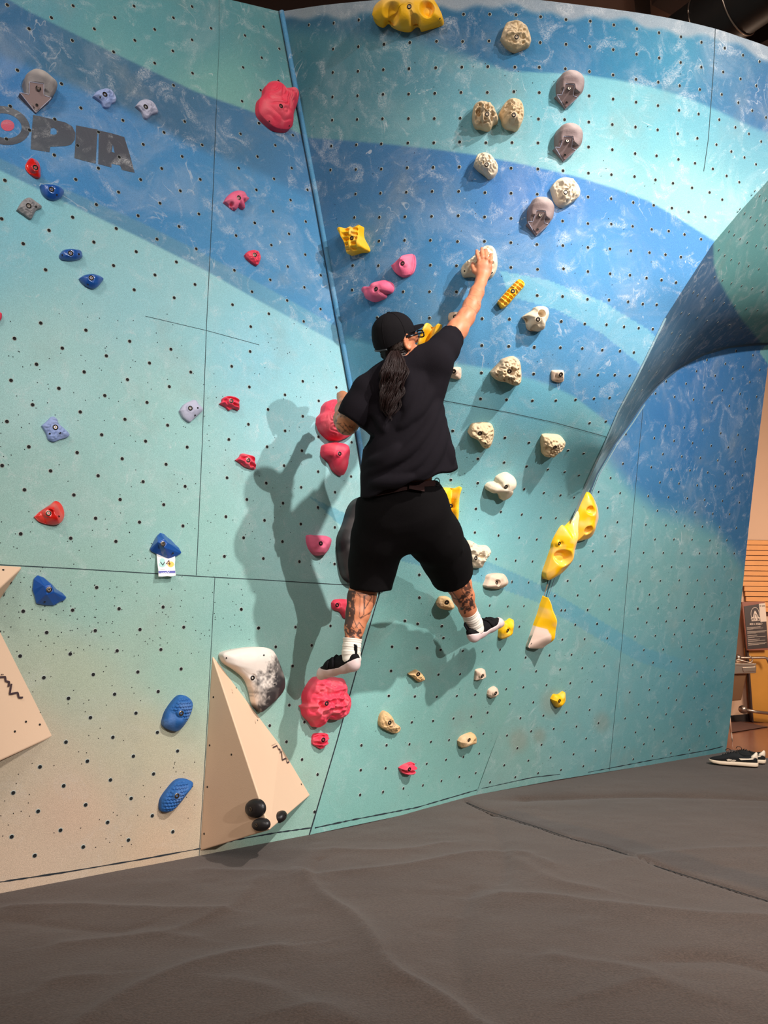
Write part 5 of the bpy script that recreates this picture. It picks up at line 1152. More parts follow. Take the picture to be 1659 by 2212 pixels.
cf_ = new_mesh('floor', [(1.0, 5.2, ZL), (16, 5.2, ZL), (16, YB+0.3, ZL), (1.0, YB+0.3, ZL)], [(0, 1, 2, 3)], M_CONC); tag(cf_, 'polished reddish-brown concrete floor beyond the mat', kind='structure')
xw = at(1560, 1500, YB)[0]
wb = new_mesh('wall_back', [(xw-4, YB, ZL), (16, YB, ZL), (16, YB, 5.3), (xw-4, YB, 5.3)], [(0, 1, 2, 3)], M_CREAM); tag(wb, 'cream wall of the lobby behind the climbing wall', kind='structure')
ww = new_mesh('wall_side', [(-9, YB, ZL), (-9, -4, ZL), (-9, -4, 5.3), (-9, YB, 5.3)], [(0, 1, 2, 3)], M_CREAM); tag(ww, kind='structure')
bb = quad_px('baseboard_back', [(1540,1549),(1627,1542),(1627,1559),(1540,1563)], YB-0.03, mat('dark_baseboard', (46, 34, 30), 0.6), thick=0.02, kind='structure')
# slat wall panel
sw = empty('slat_panel', tuple(at(1607, 1168, YB-0.03))); tag(sw, 'orange wooden slat panel on the lobby wall beside the right edge of the climbing wall', 'wall panel')
quad_px('backing_board', [(1590,1166),(1760,1168),(1760,1330),(1620,1330),(1612,1300),(1604,1262),(1590,1262)], YB-0.03, M_GROOVE, sw, 0.02)
ys = np.linspace(1166, 1322, 15)
for i in range(14):
    xl = 1590 if ys[i] < 1260 else 1608 + (ys[i]-1265)*0.16
    k = (ys[i]-1380)*-0.00
    s = quad_px('slat', [(xl, ys[i]+0.6), (1760, ys[i]+2.6), (1760, ys[i+1]+1.0), (xl, ys[i+1]-1.0)], YB-0.055, M_SLAT, sw, 0.022)
# oak panel and its dark trim
pn = empty('oak_panel', tuple(at(1627, 1556, YB-0.12))); tag(pn, 'tall honey-coloured wooden panel with a dark edge right of the drinking fountain', 'wall panel')
quad_px('board', [(1613,1400),(1760,1400),(1760,1572),(1627,1558)], YB-0.14, M_OAK, pn, 0.08)
quad_px('edge_trim', [(1606,1302),(1610,1302),(1628,1560),(1624.5,1558)], YB-0.16, M_TRIM, pn, 0.06)
# poster on a dark framed board
po = empty('notice_board', tuple(at(1632, 1402, YB-0.3))); tag(po, 'framed dark notice poster with a round mountain logo, above the drinking fountain', 'poster')
FP2 = lambda p: fr(1570, 1290, 6.315, p)
Yp = YB-0.24
quad_px('frame', FP2([(207,65),(515,58),(575,720),(280,725)]), Yp, mat('reddish_wood_frame', (150, 84, 62), 0.5), po, 0.03)
quad_px('printed_sheet', FP2([(235,125),(520,80),(562,690),(285,712)]), Yp-0.006, mat('dark_poster_print', (58, 44, 42), 0.5, noise=0.25, nscale=6), po, 0.004)
M_PW = mat('white_poster_ink', (236, 214, 196), 0.6)
M_PD = mat('dark_poster_ink', (50, 38, 38), 0.6)
def flat_px(name, pts, Y, material, parent): return quad_px(name, pts, Y, material, parent)
flat_px('info_sticker', FP2([(437,90),(525,80),(543,330),(460,335)]), Yp-0.009, M_PW, po)
def stroke_px(name, pts, wpx, Y, material, parent):
    P = np.array([at(x, y, Y) for x, y in resample(pts, max(3, len(pts)*2), False)]); return ribbon_world(name, P, np.tile([0, -1.0, 0], (len(P), 1)), wpx/F_PX*Y, material, parent, 0.0)
R_ = ell(385, 228, 56, 88, 0, 28)
stroke_px('logo_ring', FP2(R_ + R_[:1]), 0.9, Yp-0.010, M_PW, po)
flat_px('logo_mountain', FP2([(352,300),(368,215),(382,180),(400,200),(418,240),(432,300)]), Yp-0.009, M_PW, po)
stroke_px('logo_mountain_line', FP2([(372,290),(385,215),(395,250),(402,225),(415,290)]), 0.8, Yp-0.0105, M_PD, po)
flat_px('logo_banner', FP2([(328,285),(350,272),(450,272),(455,320),(340,328)]), Yp-0.0095, M_PW, po)
def px_text(txt, x, y, h, wtot, Y, material, parent, name, slope=0.0):
    """tiny stroke lettering, 3 x 5 cell strokes"""
    G = {'N': [(0,0,0,4),(0,4,2,0),(2,0,2,4)], 'E': [(0,0,0,4),(0,4,2,4),(0,2,1.6,2),(0,0,2,0)], 'D': [(0,0,0,4),(0,4,1.4,4),(1.4,4,2,3),(2,3,2,1),(2,1,1.4,0),(1.4,0,0,0)], 'A': [(0,0,1,4),(1,4,2,0),(.5,1.5,1.5,1.5)],
         'R': [(0,0,0,4),(0,4,1.6,4),(1.6,4,2,3),(2,3,1.6,2),(1.6,2,0,2),(1,2,2,0)], 'S': [(2,4,0,4),(0,4,0,2.2),(0,2.2,2,1.8),(2,1.8,2,0),(2,0,0,0)], 'O': [(0,0,0,4),(0,4,2,4),(2,4,2,0),(2,0,0,0)], 'L': [(0,4,0,0),(0,0,2,0)],
         '?': [(0,4,2,4),(2,4,2,2.3),(2,2.3,1,1.6),(1,1.6,1,1),(1,.4,1,0)], 'C': [(2,4,0,4),(0,4,0,0),(0,0,2,0)], 'K': [(0,0,0,4),(0,2,2,4),(0,2,2,0)], 'T': [(0,4,2,4),(1,4,1,0)]}
    n = len(txt); cw = wtot/n
    V = []; F = []
    for i, ch in enumerate(txt):
        for x0, y0, x1, y1 in G.get(ch, []):
            a = np.array([x + i*cw + x0/2*cw*0.72, y - y0/4*h + slope*i*cw]); b = np.array([x + i*cw + x1/2*cw*0.72, y - y1/4*h + slope*i*cw])
            d = b-a; L = np.hypot(*d) or 1; nn = np.array([-d[1], d[0]])/L*h*0.085; k = len(V)
            for q in (a-nn, b-nn, b+nn, a+nn): V.append(at(q[0], q[1], Y))
            F.append((k, k+1, k+2, k+3))
    return new_mesh(name, V, F, material, parent)
px_text('NEED A RESOLE?', 1570+315/6.315, 1290+378/6.315, 3.6, 27, Yp-0.010, M_PW, po, 'poster_heading', -0.02)
px_text('ROCK ON', 1570+340/6.315, 1290+315/6.315, 4.0, 17, Yp-0.0105, M_PD, po, 'banner_lettering')
px_text('TO SEND', 1570+447/6.315, 1290+128/6.315, 2.6, 12, Yp-0.0105, M_PD, po, 'sticker_lettering')
for yy, xs in [(412, (272, 460)), (428, (272, 495)), (441, (272, 360)), (466, (278, 540)), (482, (278, 520)), (496, (280, 400)), (524, (282, 415)), (540, (284, 530)), (553, (284, 380)), (578, (286, 450)), (594, (288, 525)), (605, (288, 420)), (628, (290, 540)), (642, (292, 520)), (654, (292, 440))]:
    big = yy in (412, 466, 524, 578, 628)
    stroke_px('small_print', FP2([(xs[0], yy+4), (xs[1], yy-8)]), 0.8 if big else 0.45, Yp-0.010, M_PW, po)
# drinking fountain
df = empty('drinking_fountain', tuple(at(1600, 1440, YB-0.4))); tag(df, 'stainless steel wall-mounted drinking fountain beside the climbing wall edge', 'fountain')
def slab(name, front, Yf, Yb_, material, parent, bev=0.008):
    V = [at(x, y, Yf) for x, y in front]; n = len(V); V += [np.array([v[0], Yb_, v[2]]) for v in V]
    F = [tuple(range(n)), tuple(range(n, 2*n))[::-1]] + [(i, n+i, n+(i+1) % n, (i+1) % n) for i in range(n)]
    o = new_mesh(name, V, F, material, parent); md = o.modifiers.new('bevel', 'BEVEL'); md.width = bev; md.segments = 2; md.limit_method = 'ANGLE'; return o
Yf = YB-0.50
slab('basin', FP2([(60,915),(392,935),(405,945),(403,1028),(390,1038),(60,1048)]), Yf, YB-0.02, M_STEEL, df)
slab('basin_rim', FP2([(60,905),(385,908),(404,900),(406,925),(380,936),(60,938)]), Yf-0.01, YB-0.02, M_STEEL, df, 0.004)
slab('push_panel', FP2([(215,960),(395,948),(395,1010),(230,1022)]), Yf-0.012, Yf+0.01, M_STEEL, df, 0.004)
slab('skirt', FP2([(20,1048),(270,1046),(200,1405),(20,1418)]), Yf+0.06, YB-0.02, M_STEELD, df)
tube('guard_rail', [at(*p, Yf+0.05) for p in FP2([(122,905),(128,860),(150,850),(320,895),(345,880),(352,850),(325,812),(300,800)])], 0.008, M_STEEL, df, 8)
tube('spout', [at(*p, Yf+0.12) for p in FP2([(330,905),(332,880),(345,868),(352,872)])], 0.012, M_STEEL, df, 8)
g1 = empty('grab_bar', tuple(at(*FP2([(155, 820)])[0], YB-0.1))); tag(g1, 'steel grab bar above the drinking fountain, bending down at right', 'grab bar')
tube('rail', [at(*p, YB-0.30) for p in resample(FP2([(150,822),(350,828),(520,826),(552,845),(575,900)]), 20)], 0.017, M_STEEL, g1, 12)
tube('wall_flange', [at(*FP2([(150, 822)])[0], YB-0.34), at(*FP2([(150, 822)])[0], YB-0.25)], 0.042, M_STEEL, g1, 16)
g2 = empty('grab_bar', tuple(at(*FP2([(225, 1530)])[0], YB-0.1))); tag(g2, 'lower steel grab bar near the baseboard, below the drinking fountain', 'grab bar')
tube('rail', [at(*p, YB-0.30-0.002*i) for i, p in enumerate(FP2([(225,1532),(380,1560),(700,1600)]))], 0.022, M_STEEL, g2, 12)
tube('wall_flange', [at(*FP2([(215, 1530)])[0], YB-0.34), at(*FP2([(228, 1532)])[0], YB-0.24)], 0.052, M_STEEL, g2, 16)
fm = new_mesh('floor_mat', [floor_at(x, y, ZL+0.012) for x, y in FP2([(40,1712),(190,1700),(560,1765),(60,1845)])] + [floor_at(x, y, ZL) for x, y in FP2([(40,1712),(190,1700),(560,1765),(60,1845)])], [(0,1,2,3),(0,4,5,1),(1,5,6,2),(2,6,7,3),(3,7,4,0)], mat('dark_rubber_mat', (104, 74, 66), 0.8, noise=0.1)); tag(fm, 'dark rubber floor mat under the drinking fountain', 'mat')
pl_ = empty('thin_post', tuple(at(*FP2([(70, 2060)])[0], YB-1.9))); tag(pl_, 'thin pale post standing by the end of the climbing wall', 'post')
tube('pole', [at(*p, YB-1.9) for p in FP2([(38,1600),(60,1840)])], 0.008, M_CREAM, pl_, 8); tube('lower_pole', [at(*p, YB-1.9) for p in FP2([(60,1840),(90,2080)])], 0.007, M_STEEL, pl_, 8)

# ------------------------------------------------------------------ ceiling, duct, beams
M_CEIL = mat('dark_brown_ceiling', (140, 108, 92), 0.9, noise=0.08, nscale=2)
ce = new_mesh('ceiling', [(-12, -6, 5.3), (-12, 16, 5.3), (16, 16, 5.3), (16, -6, 5.3)], [(0, 1, 2, 3)], M_CEIL); tag(ce, kind='structure')
M_BEAM = mat('dark_brown_beam', (56, 34, 24), 0.8)
def ceil_at(x, y, z=5.3): return floor_at(x, y, z)
def beam(name, a, b, w, h, material, z=5.3, parent=None):
    a = ceil_at(*a, z)[:2]; b = ceil_at(*b, z)[:2]; d = (b-a)/np.linalg.norm(b-a); s = np.array([-d[1], d[0]])*w/2
    V = [(*(a-s), z), (*(b-s), z), (*(b+s), z), (*(a+s), z)]; V += [(x, y, z-h) for x, y, _ in V]
    return new_mesh(name, V, [(0,1,2,3),(7,6,5,4),(0,4,5,1),(1,5,6,2),(2,6,7,3),(3,7,4,0)], material, parent)
b1 = beam('ceiling_beam', (300, -120), (980, -70), 1.1, 0.12, M_BEAM); tag(b1, 'dark brown ceiling beam above the top of the corner strip', kind='structure')
b2 = beam('ceiling_beam', (1620, 20), (1740, 200), 0.5, 0.3, M_BEAM); tag(b2, 'dark beam at the top right corner above the wall', kind='structure')
b3 = beam('ceiling_beam', (1383, -60), (1392, 60), 0.10, 0.10, M_BEAM); tag(b3, 'thin dark ceiling strut above the centre wall', kind='structure')
b4 = beam('ceiling_beam', (1475, 40), (1590, -60), 0.62, 0.02, mat('brown_beam', (84, 58, 48), 0.8)); tag(b4, 'flat brown ceiling board left of the black duct', kind='structure')
du = empty('air_duct', tuple(ceil_at(1540, 40, 4.9))); tag(du, 'round black air duct with wire hoops at the top right', 'duct')
da, db_ = ceil_at(1478, 92, 4.95), ceil_at(1720, -78, 4.95)
M_DUCT = mat('black_duct', (28, 27, 26), 0.45, noise=0.2)
tube('duct_tube', [da + (db_-da)*t for t in np.linspace(-0.3, 1.2, 12)], 0.20, M_DUCT, du, 28)
for t in (0.22, 0.52, 0.82):
    c = da + (db_-da)*t; d = (db_-da)/np.linalg.norm(db_-da); u = np.cross(d, [0, 0, 1.0]); u /= np.linalg.norm(u); w = np.cross(d, u)
    tube('wire_hoop', [c + 0.205*(math.cos(a)*u + math.sin(a)*w) for a in np.linspace(0, 2*math.pi, 33)], 0.005, M_STEEL, du, 6)

# ------------------------------------------------------------------ pair of sneakers on the mat
M_SU = mat('black_suede', (16, 15, 16), 0.85, noise=0.2, nscale=60); M_SW = mat('cream_white_leather', (238, 216, 192), 0.6); M_SS = mat('off_white_rubber_sole', (232, 206, 178), 0.6)
def sneaker(label, heel, toe, facing=1):
    A = floor_at(*heel, 0.004); B = floor_at(*toe, 0.004); A[2] = B[2] = 0.006
    ax = B-A; Ln = np.linalg.norm(ax); ax /= Ln; up = np.array([0, 0, 1.0]); lat = np.cross(up, ax)
    if lat[1] > 0: lat = -lat      # lat points toward the camera
    root = empty('sneaker', tuple(A)); tag(root, label, 'shoe', 'pair of sneakers on the mat')
    S = Ln/0.30
    # stations: s, half width, z bottom, z top
    def loft(name, st, material, seg=24, p=2.6):
        V = []; 
        for s, w, zb, zt, off in st:
            c = A + ax*s*S + up*(zb+zt)/2*S + lat*off*S
            for k in range(seg):
                a = 2*math.pi*k/seg; ca, sa = math.cos(a), math.sin(a)
                V.append(c + lat*w*S*np.sign(ca)*abs(ca)**(2/p) + up*(zt-zb)/2*S*np.sign(sa)*abs(sa)**(2/p))
        n = len(st); F = [(i*seg+k, i*seg+(k+1) % seg, (i+1)*seg+(k+1) % seg, (i+1)*seg+k) for i in range(n-1) for k in range(seg)] + [tuple(range(seg))[::-1], tuple((n-1)*seg+k for k in range(seg))]
        return new_mesh(name, V, F, material, root, True)
    loft('sole', [(-0.004,.020,.004,.026,0),(0.01,.033,0,.028,0),(0.06,.037,0,.027,0),(0.12,.036,0,.026,0),(0.18,.042,0,.026,0),(0.23,.046,.001,.026,0),(0.27,.040,.006,.028,0),(0.292,.026,.012,.030,0),(0.300,.010,.018,.030,0)], M_SS, p=5)
    loft('upper', [(0.0,.018,.022,.072,0),(0.012,.030,.02,.082,0),(0.045,.033,.02,.072,0),(0.08,.034,.02,.066,0),(0.115,.036,.02,.082,0),(0.145,.038,.02,.086,0),(0.18,.041,.02,.074,0),(0.215,.043,.02,.060,0),(0.25,.040,.02,.050,0),(0.278,.030,.02,.043,0),(0.294,.014,.022,.036,0)], M_SU, p=2.3)
    loft('collar_opening', [(0.012,.010,.070,.084,0),(0.03,.020,.062,.079,0),(0.06,.022,.056,.074,0),(0.09,.020,.056,.078,0),(0.105,.010,.07,.084,0)], mat('dark_lining', (8, 8, 9), 0.95))
    loft('heel_tab', [(-0.004,.014,.050,.088,0),(0.004,.024,.046,.094,0),(0.018,.0325,.044,.082,0),(0.034,.034,.048,.072,0)], M_SW)
    def side(name, pts, off=0.0385, w_=None):
        V = []
        for s, z in pts:
            ww = np.interp(s, [0, .012, .045, .08, .115, .145, .18, .215, .25], [.019, .031, .034, .035, .037, .039, .042, .044, .041]); kz = min(abs((z-0.046)/0.036), 0.95); V.append(A + ax*s*S + up*z*S + lat*(ww*(1-kz**2.3)**(1/2.3)+0.0025)*S)
        return new_mesh(name, V, [tuple(range(len(V)))], M_SW, root)
    side('side_stripe', [(0.025,.058),(0.05,.054),(0.08,.052),(0.108,.051),(0.098,.040),(0.07,.043),(0.04,.046),(0.02,.050)])
    side('side_logo', [(0.172,.044),(0.148,.040),(0.160,.032),(0.178,.028),(0.186,.037)])
    side('side_logo', [(0.142,.040),(0.125,.038),(0.140,.026),(0.166,.024),(0.158,.032)])
    for i in range(6):
        s = 0.125+i*0.017; z = np.interp(s, [.115, .145, .18, .215], [.084, .088, .077, .063])
        tube('shoelace', [A+ax*(s*S)+up*(z+.001)*S+lat*t*S for t in (-0.018, 0, 0.018)], 0.0028, mat('black_lace', (12, 12, 13), 0.9) if i == 0 else bpy.data.materials['black_lace'], root, 6)
    R0 = A+ax*0.175*S+up*0.080*S
    tube('lace_loop', [R0 + (ax*math.cos(a)*0.018+up*(math.sin(a)*0.014+0.01)) for a in np.linspace(0, 5.6, 14)], 0.0022, bpy.data.materials['black_lace'], root, 6)
    return root
sneaker('black and cream low sneaker, nearer one of the pair, toe pointing left', (1637, 1657), (1532, 1649))
sneaker('black and cream low sneaker, farther one of the pair, behind the other', (1653, 1650), (1560, 1641))
# ------------------------------------------------------------------ climber
def project(P):
    q = np.asarray(P)-CAM; x = q[..., 0]; f = q[..., 1]*CP + q[..., 2]*SP; u = -q[..., 1]*SP + q[..., 2]*CP
    return W_IMG/2 + F_PX*x/f, H_IMG/2 - F_PX*u/f
def mpp(p): return ((p-CAM)@np.array([0, CP, SP]))/F_PX      # metres per pixel at p
class Field:
    smooth = 1
    def __init__(s, lo, hi, h):
        s.lo = np.array(lo, float); s.h = h; s.n = np.ceil((np.array(hi)-s.lo)/h).astype(int)+1
        s.D = np.full(s.n, 0.2, np.float32)
    def box(s, lo, hi):
        a = np.clip(np.floor((lo-s.lo)/s.h).astype(int), 0, s.n); b = np.clip(np.ceil((hi-s.lo)/s.h).astype(int)+1, 0, s.n)
        sl = tuple(slice(i, j) for i, j in zip(a, b))
        g = np.meshgrid(*[s.lo[k]+s.h*np.arange(a[k], b[k]) for k in range(3)], indexing='ij')
        return sl, np.stack(g, -1).astype(np.float32)
    def cap(s, A, B, ra, rb, k=0.02, flat=None, ratio=1.0, op='add', bump=None):
        A = np.asarray(A, float); B = np.asarray(B, float); m = max(ra, rb)+k*1.6+0.02
        sl, P = s.box(np.minimum(A, B)-m, np.maximum(A, B)+m)
        if P.size == 0: return
        ab = B-A; L2 = max(ab@ab, 1e-9); q = P-A.astype(np.float32); t = np.clip(q@ab/L2, 0, 1); r = ra+(rb-ra)*t
        w = q - t[..., None]*ab
        if flat is not None:
            f = np.asarray(flat, float)/np.linalg.norm(flat); c = w@f; w = w + (c*(1/ratio-1))[..., None]*f
        d = np.sqrt((w*w).sum(-1)) - r
        if bump is not None: d = d + bump(P)
        d = d.astype(np.float32); E = s.D[sl]
        if op == 'add':
            hh = np.clip(0.5+0.5*(E-d)/k, 0, 1); s.D[sl] = E*(1-hh)+d*hh - k*hh*(1-hh)
        elif op == 'sub':
            d = -d; hh = np.clip(0.5-0.5*(E-d)/k, 0, 1); s.D[sl] = E*(1-hh)+d*hh + k*hh*(1-hh)
    def cut(s, P0, n, A=None, r=None):
        """remove what lies beyond plane (P0, n) within r of P0"""
        P0 = np.asarray(P0, float); n = np.asarray(n, float)/np.linalg.norm(n); r = r or 0.3
        sl, P = s.box(P0-r, P0+r); d = ((P-P0)@n).astype(np.float32)
        near = ((P-P0)**2).sum(-1) < r*r
        s.D[sl] = np.where(near, np.maximum(s.D[sl], d), s.D[sl])
    def mesh(s):
        D = s.D; n = np.array(D.shape)-1
        ins = D < 0
        c = np.zeros(n, np.int8)
        for i in (0, 1):
            for j in (0, 1):
                for k in (0, 1): c += ins[i:i+n[0], j:j+n[1], k:k+n[2]]
        act = (c > 0) & (c < 8); idx = np.argwhere(act); m = len(idx)
        acc = np.zeros((m, 3)); cnt = np.zeros(m)
        C = np.array([(i, j, k) for i in (0, 1) for j in (0, 1) for k in (0, 1)])
        vals = np.stack([D[idx[:, 0]+i, idx[:, 1]+j, idx[:, 2]+k] for i, j, k in C], -1)
        for a in range(8):
            for b in range(a+1, 8):
                if abs(C[a]-C[b]).sum() != 1: continue
                va, vb = vals[:, a], vals[:, b]; x = (va < 0) != (vb < 0); t = np.where(x, va/(va-vb+1e-12), 0)
                acc += np.where(x[:, None], C[a]+t[:, None]*(C[b]-C[a]), 0); cnt += x
        V = s.lo + s.h*(idx + acc/cnt[:, None])
        vid = np.full(n, -1, np.int64); vid[tuple(idx.T)] = np.arange(m)
        F = []
        for ax in range(3):
            sl0 = [slice(None)]*3; sl1 = [slice(None)]*3; sl0[ax] = slice(0, -1); sl1[ax] = slice(1, None)
            a, b = ins[tuple(sl0)], ins[tuple(sl1)]; e = np.argwhere(a != b)
            o1, o2 = [(1, 2), (2, 0), (0, 1)][ax]
            ok = (e[:, o1] > 0) & (e[:, o2] > 0) & (e[:, o1] < n[o1]) & (e[:, o2] < n[o2]) & (e[:, ax] < n[ax]); e = e[ok]
            flip = a[tuple(e.T)]
            def vv(d1, d2):
                q = e.copy(); q[:, o1] -= d1; q[:, o2] -= d2; return vid[tuple(q.T)]
            Q = np.stack([vv(1, 1), vv(0, 1), vv(0, 0), vv(1, 0)], -1)
            Q[~flip] = Q[~flip][:, ::-1]; F.append(Q)
        F = np.concatenate(F); F = F[(F >= 0).all(1)]
        E_ = np.concatenate([F[:, [0, 1]], F[:, [1, 2]], F[:, [2, 3]], F[:, [3, 0]]])
        for _ in range(s.smooth):
            S_ = np.zeros_like(V); c_ = np.zeros(len(V)); np.add.at(S_, E_[:, 0], V[E_[:, 1]]); np.add.at(c_, E_[:, 0], 1); np.add.at(S_, E_[:, 1], V[E_[:, 0]]); np.add.at(c_, E_[:, 1], 1)
            V = V*0.5 + 0.5*S_/np.maximum(c_, 1)[:, None]
        return V, F
def J(px, py, Y): return at(px, py, Y)

person = empty('person', tuple(floor_at(860, 1760))); person.location = tuple(J(870, 1095, 3.18))
tag(person, 'person in black cap, t-shirt and shorts climbing with right arm raised, seen from behind', 'person')

SK = Field(J(660, 1500, 3.05)*[1, 0, 1]+[-0.02, 2.74, -0.05], [0.60, 4.10, 2.68], 0.0038)
def chain(F_, pts, k=0.02, **kw):
    """pts: (px, py, Y, radius in px)"""
    Q = [J(*p[:3]) for p in pts]; R = [p[3]*mpp(q) for p, q in zip(pts, Q)]
    for i in range(len(pts)-1): F_.cap(Q[i], Q[i+1], R[i], R[i+1], k, **kw)
    return Q, R
# trunk (under the clothes)
chain(SK, [(868, 856, 3.05, 56), (876, 930, 3.08, 54), (878, 1010, 3.13, 54), (872, 1080, 3.18, 60)], 0.03, flat=(0, 1, 0), ratio=0.55)
chain(SK, [(800, 842, 3.04, 20), (862, 816, 3.02, 24), (935, 778, 3.02, 20)], 0.02)
chain(SK, [(866, 805, 3.01, 24), (864, 768, 3.0, 23), (860, 752, 2.99, 22)], 0.03)                                           # neck
# head: facing right and into the wall, tipped up
HC = J(853, 730, 2.985)
fw = np.array([0.788, 0.434, 0.436]); fw /= np.linalg.norm(fw); hu = np.array([-0.232, -0.448, 0.864]); hu -= fw*(hu@fw); hu /= np.linalg.norm(hu); rt = np.cross(fw, hu)
HK = 0.85
def HP(f, s, u): return HC + HK*(fw*f + rt*s + hu*u)
SK.cap(HP(-0.012, 0, 0.02), HP(0.02, 0, 0.025), 0.071, 0.069, 0.03, flat=rt, ratio=0.92)
SK.cap(HP(0.045, 0, -0.035), HP(0.060, 0, -0.075), 0.049, 0.032, 0.03)           # face / jaw
SK.cap(HP(0.02, 0.045, -0.060), HP(0.055, 0.02, -0.085), 0.020, 0.018, 0.025); SK.cap(HP(0.02, -0.045, -0.060), HP(0.055, -0.02, -0.085), 0.020, 0.018, 0.025)
SK.cap(HP(0.102, 0, -0.005), HP(0.118, 0, -0.038), 0.010, 0.014, 0.012)          # nose
SK.cap(HP(0.098, -0.018, -0.066), HP(0.098, 0.018, -0.066), 0.008, 0.008, 0.008) # mouth
SK.cap(HP(0.095, 0.032, -0.012), HP(0.095, 0.033, -0.012), 0.014, 0.014, 0.01); SK.cap(HP(0.095, -0.032, -0.012), HP(0.095, -0.033, -0.012), 0.014, 0.014, 0.01)
for sg in (1,):                                                                # visible ear
    E0 = HP(0.004, sg*0.080, -0.022)
    for a0, a1 in zip(np.linspace(-2.6, 2.2, 12)[:-1], np.linspace(-2.6, 2.2, 12)[1:]):
        q = lambda a: E0 - fw*0.016*math.cos(a)*0.9 + hu*0.030*math.sin(a)*1.0 - rt*0 + rt*sg*0.006
        SK.cap(q(a0), q(a1), 0.0052, 0.0052, 0.006)
    SK.cap(E0+hu*0.012, E0-hu*0.016, 0.012, 0.009, 0.006, flat=rt, ratio=0.6); SK.cap(E0-hu*0.026+fw*0.006, E0-hu*0.030+fw*0.006, 0.008, 0.007, 0.006)
# raised right arm
RArm = [(938, 778, 3.00, 28), (965, 745, 3.07, 24.5), (988, 712, 3.12, 22), (1006, 686, 3.15, 18.5), (1019, 660, 3.19, 17.5), (1030, 632, 3.24, 14.5), (1039, 608, 3.28, 11.5), (1042, 598, 3.285, 12)]
chain(SK, RArm, 0.018)
# right hand pressed over the egg-shaped hold
hs = lambda px, py: _egg(px, py)
def ysurf(px, py, off):   # wall depth minus the hold's bulge
    return float(depthC(px, py)) - off
PALM = [(1043, 594, ysurf(1043, 594, 0.118), 13), (1045, 576, ysurf(1045, 576, 0.118), 15)]
Q, R = chain(SK, PALM, 0.014, flat=(0, 1, 0.2), ratio=0.62)
chain(SK, [(1034, 590, ysurf(1034, 590, 0.112), 7.5), (1036, 574, ysurf(1036, 574, 0.118), 7.5)], 0.01); chain(SK, [(1053, 592, ysurf(1053, 592, 0.112), 7), (1057, 578, ysurf(1057, 578, 0.114), 7)], 0.01)
for fing in ([(1036, 574), (1034, 560), (1031, 549), (1030, 542)], [(1043, 571), (1042.5, 556), (1041, 545), (1041, 537)], [(1050, 572), (1051, 558), (1050, 547), (1050, 540)], [(1057, 577), (1060, 565), (1060.5, 556), (1060.5, 550)]):
    offs = (0.120, 0.124, 0.112, 0.088); rad = (5.0, 4.5, 4.2, 3.7)
    chain(SK, [(x, y, ysurf(x, y, o), r) for (x, y), o, r in zip(fing, offs, rad)], 0.004)
    x, y = fing[1]; chain(SK, [(x, y, ysurf(x, y, 0.126), 4.6), (x, y-1, ysurf(x, y-1, 0.126), 4.6)], 0.003)
chain(SK, [(1034, 592, ysurf(1034, 592, 0.110), 6.5), (1025, 585, ysurf(1025, 585, 0.115), 5.5), (1021.5, 576, ysurf(1021, 576, 0.108), 4.9), (1021, 570, ysurf(1021, 570, 0.098), 4.2)], 0.006)
# left arm: upper arm down, elbow toward the camera, forearm back up to the pink hold
chain(SK, [(795, 848, 3.03, 28), (768, 890, 3.04, 25), (750, 915, 3.08, 23)], 0.02)
LF = [(750, 915, 3.08, 23), (744, 905, 3.16, 22), (742, 885, 3.28, 17), (742, 868, 3.37, 12)]
chain(SK, LF, 0.02)
chain(SK, [(742, 866, 3.38, 13), (740, 857, 3.42, 13)], 0.012)
for dx in (-8, -2.5, 3, 8.5):
    chain(SK, [(741+dx, 858, 3.42, 4.6), (740+dx, 852, 3.46, 4.6), (739+dx, 860, 3.50, 4.2)], 0.004)
chain(SK, [(752, 866, 3.40, 5), (757, 872, 3.44, 4.5), (757, 880, 3.46, 4)], 0.005)
# legs
chain(SK, [(835, 1105, 3.19, 42), (812, 1175, 3.32, 44), (800, 1228, 3.40, 33), (788, 1262, 3.38, 30), (781, 1292, 3.36, 29.5), (773, 1325, 3.345, 25), (766, 1355, 3.335, 20.5), (762, 1385, 3.325, 16), (760, 1412, 3.32, 14)], 0.02)
chain(SK, [(912, 1105, 3.20, 42), (945, 1165, 3.34, 44), (972, 1214, 3.50, 33), (982, 1240, 3.56, 27.5), (991, 1262, 3.60, 26.5), (1001, 1288, 3.655, 23), (1010, 1315, 3.71, 17.5), (1020, 1340, 3.755, 14), (1028, 1358, 3.79, 13)], 0.02)
chain(SK, [(762, 1412, 3.32, 15), (765, 1432, 3.315, 13)], 0.01); chain(SK, [(760, 1428, 3.33, 10), (715, 1446, 3.42, 8)], 0.01)
chain(SK, [(1030, 1360, 3.79, 13), (1027, 1374, 3.78, 12)], 0.01); chain(SK, [(1034, 1364, 3.80, 9), (1058, 1352, 3.88, 7)], 0.01)
V, Fq = SK.mesh(); 
body = new_mesh('body', V, Fq, None, person, True)
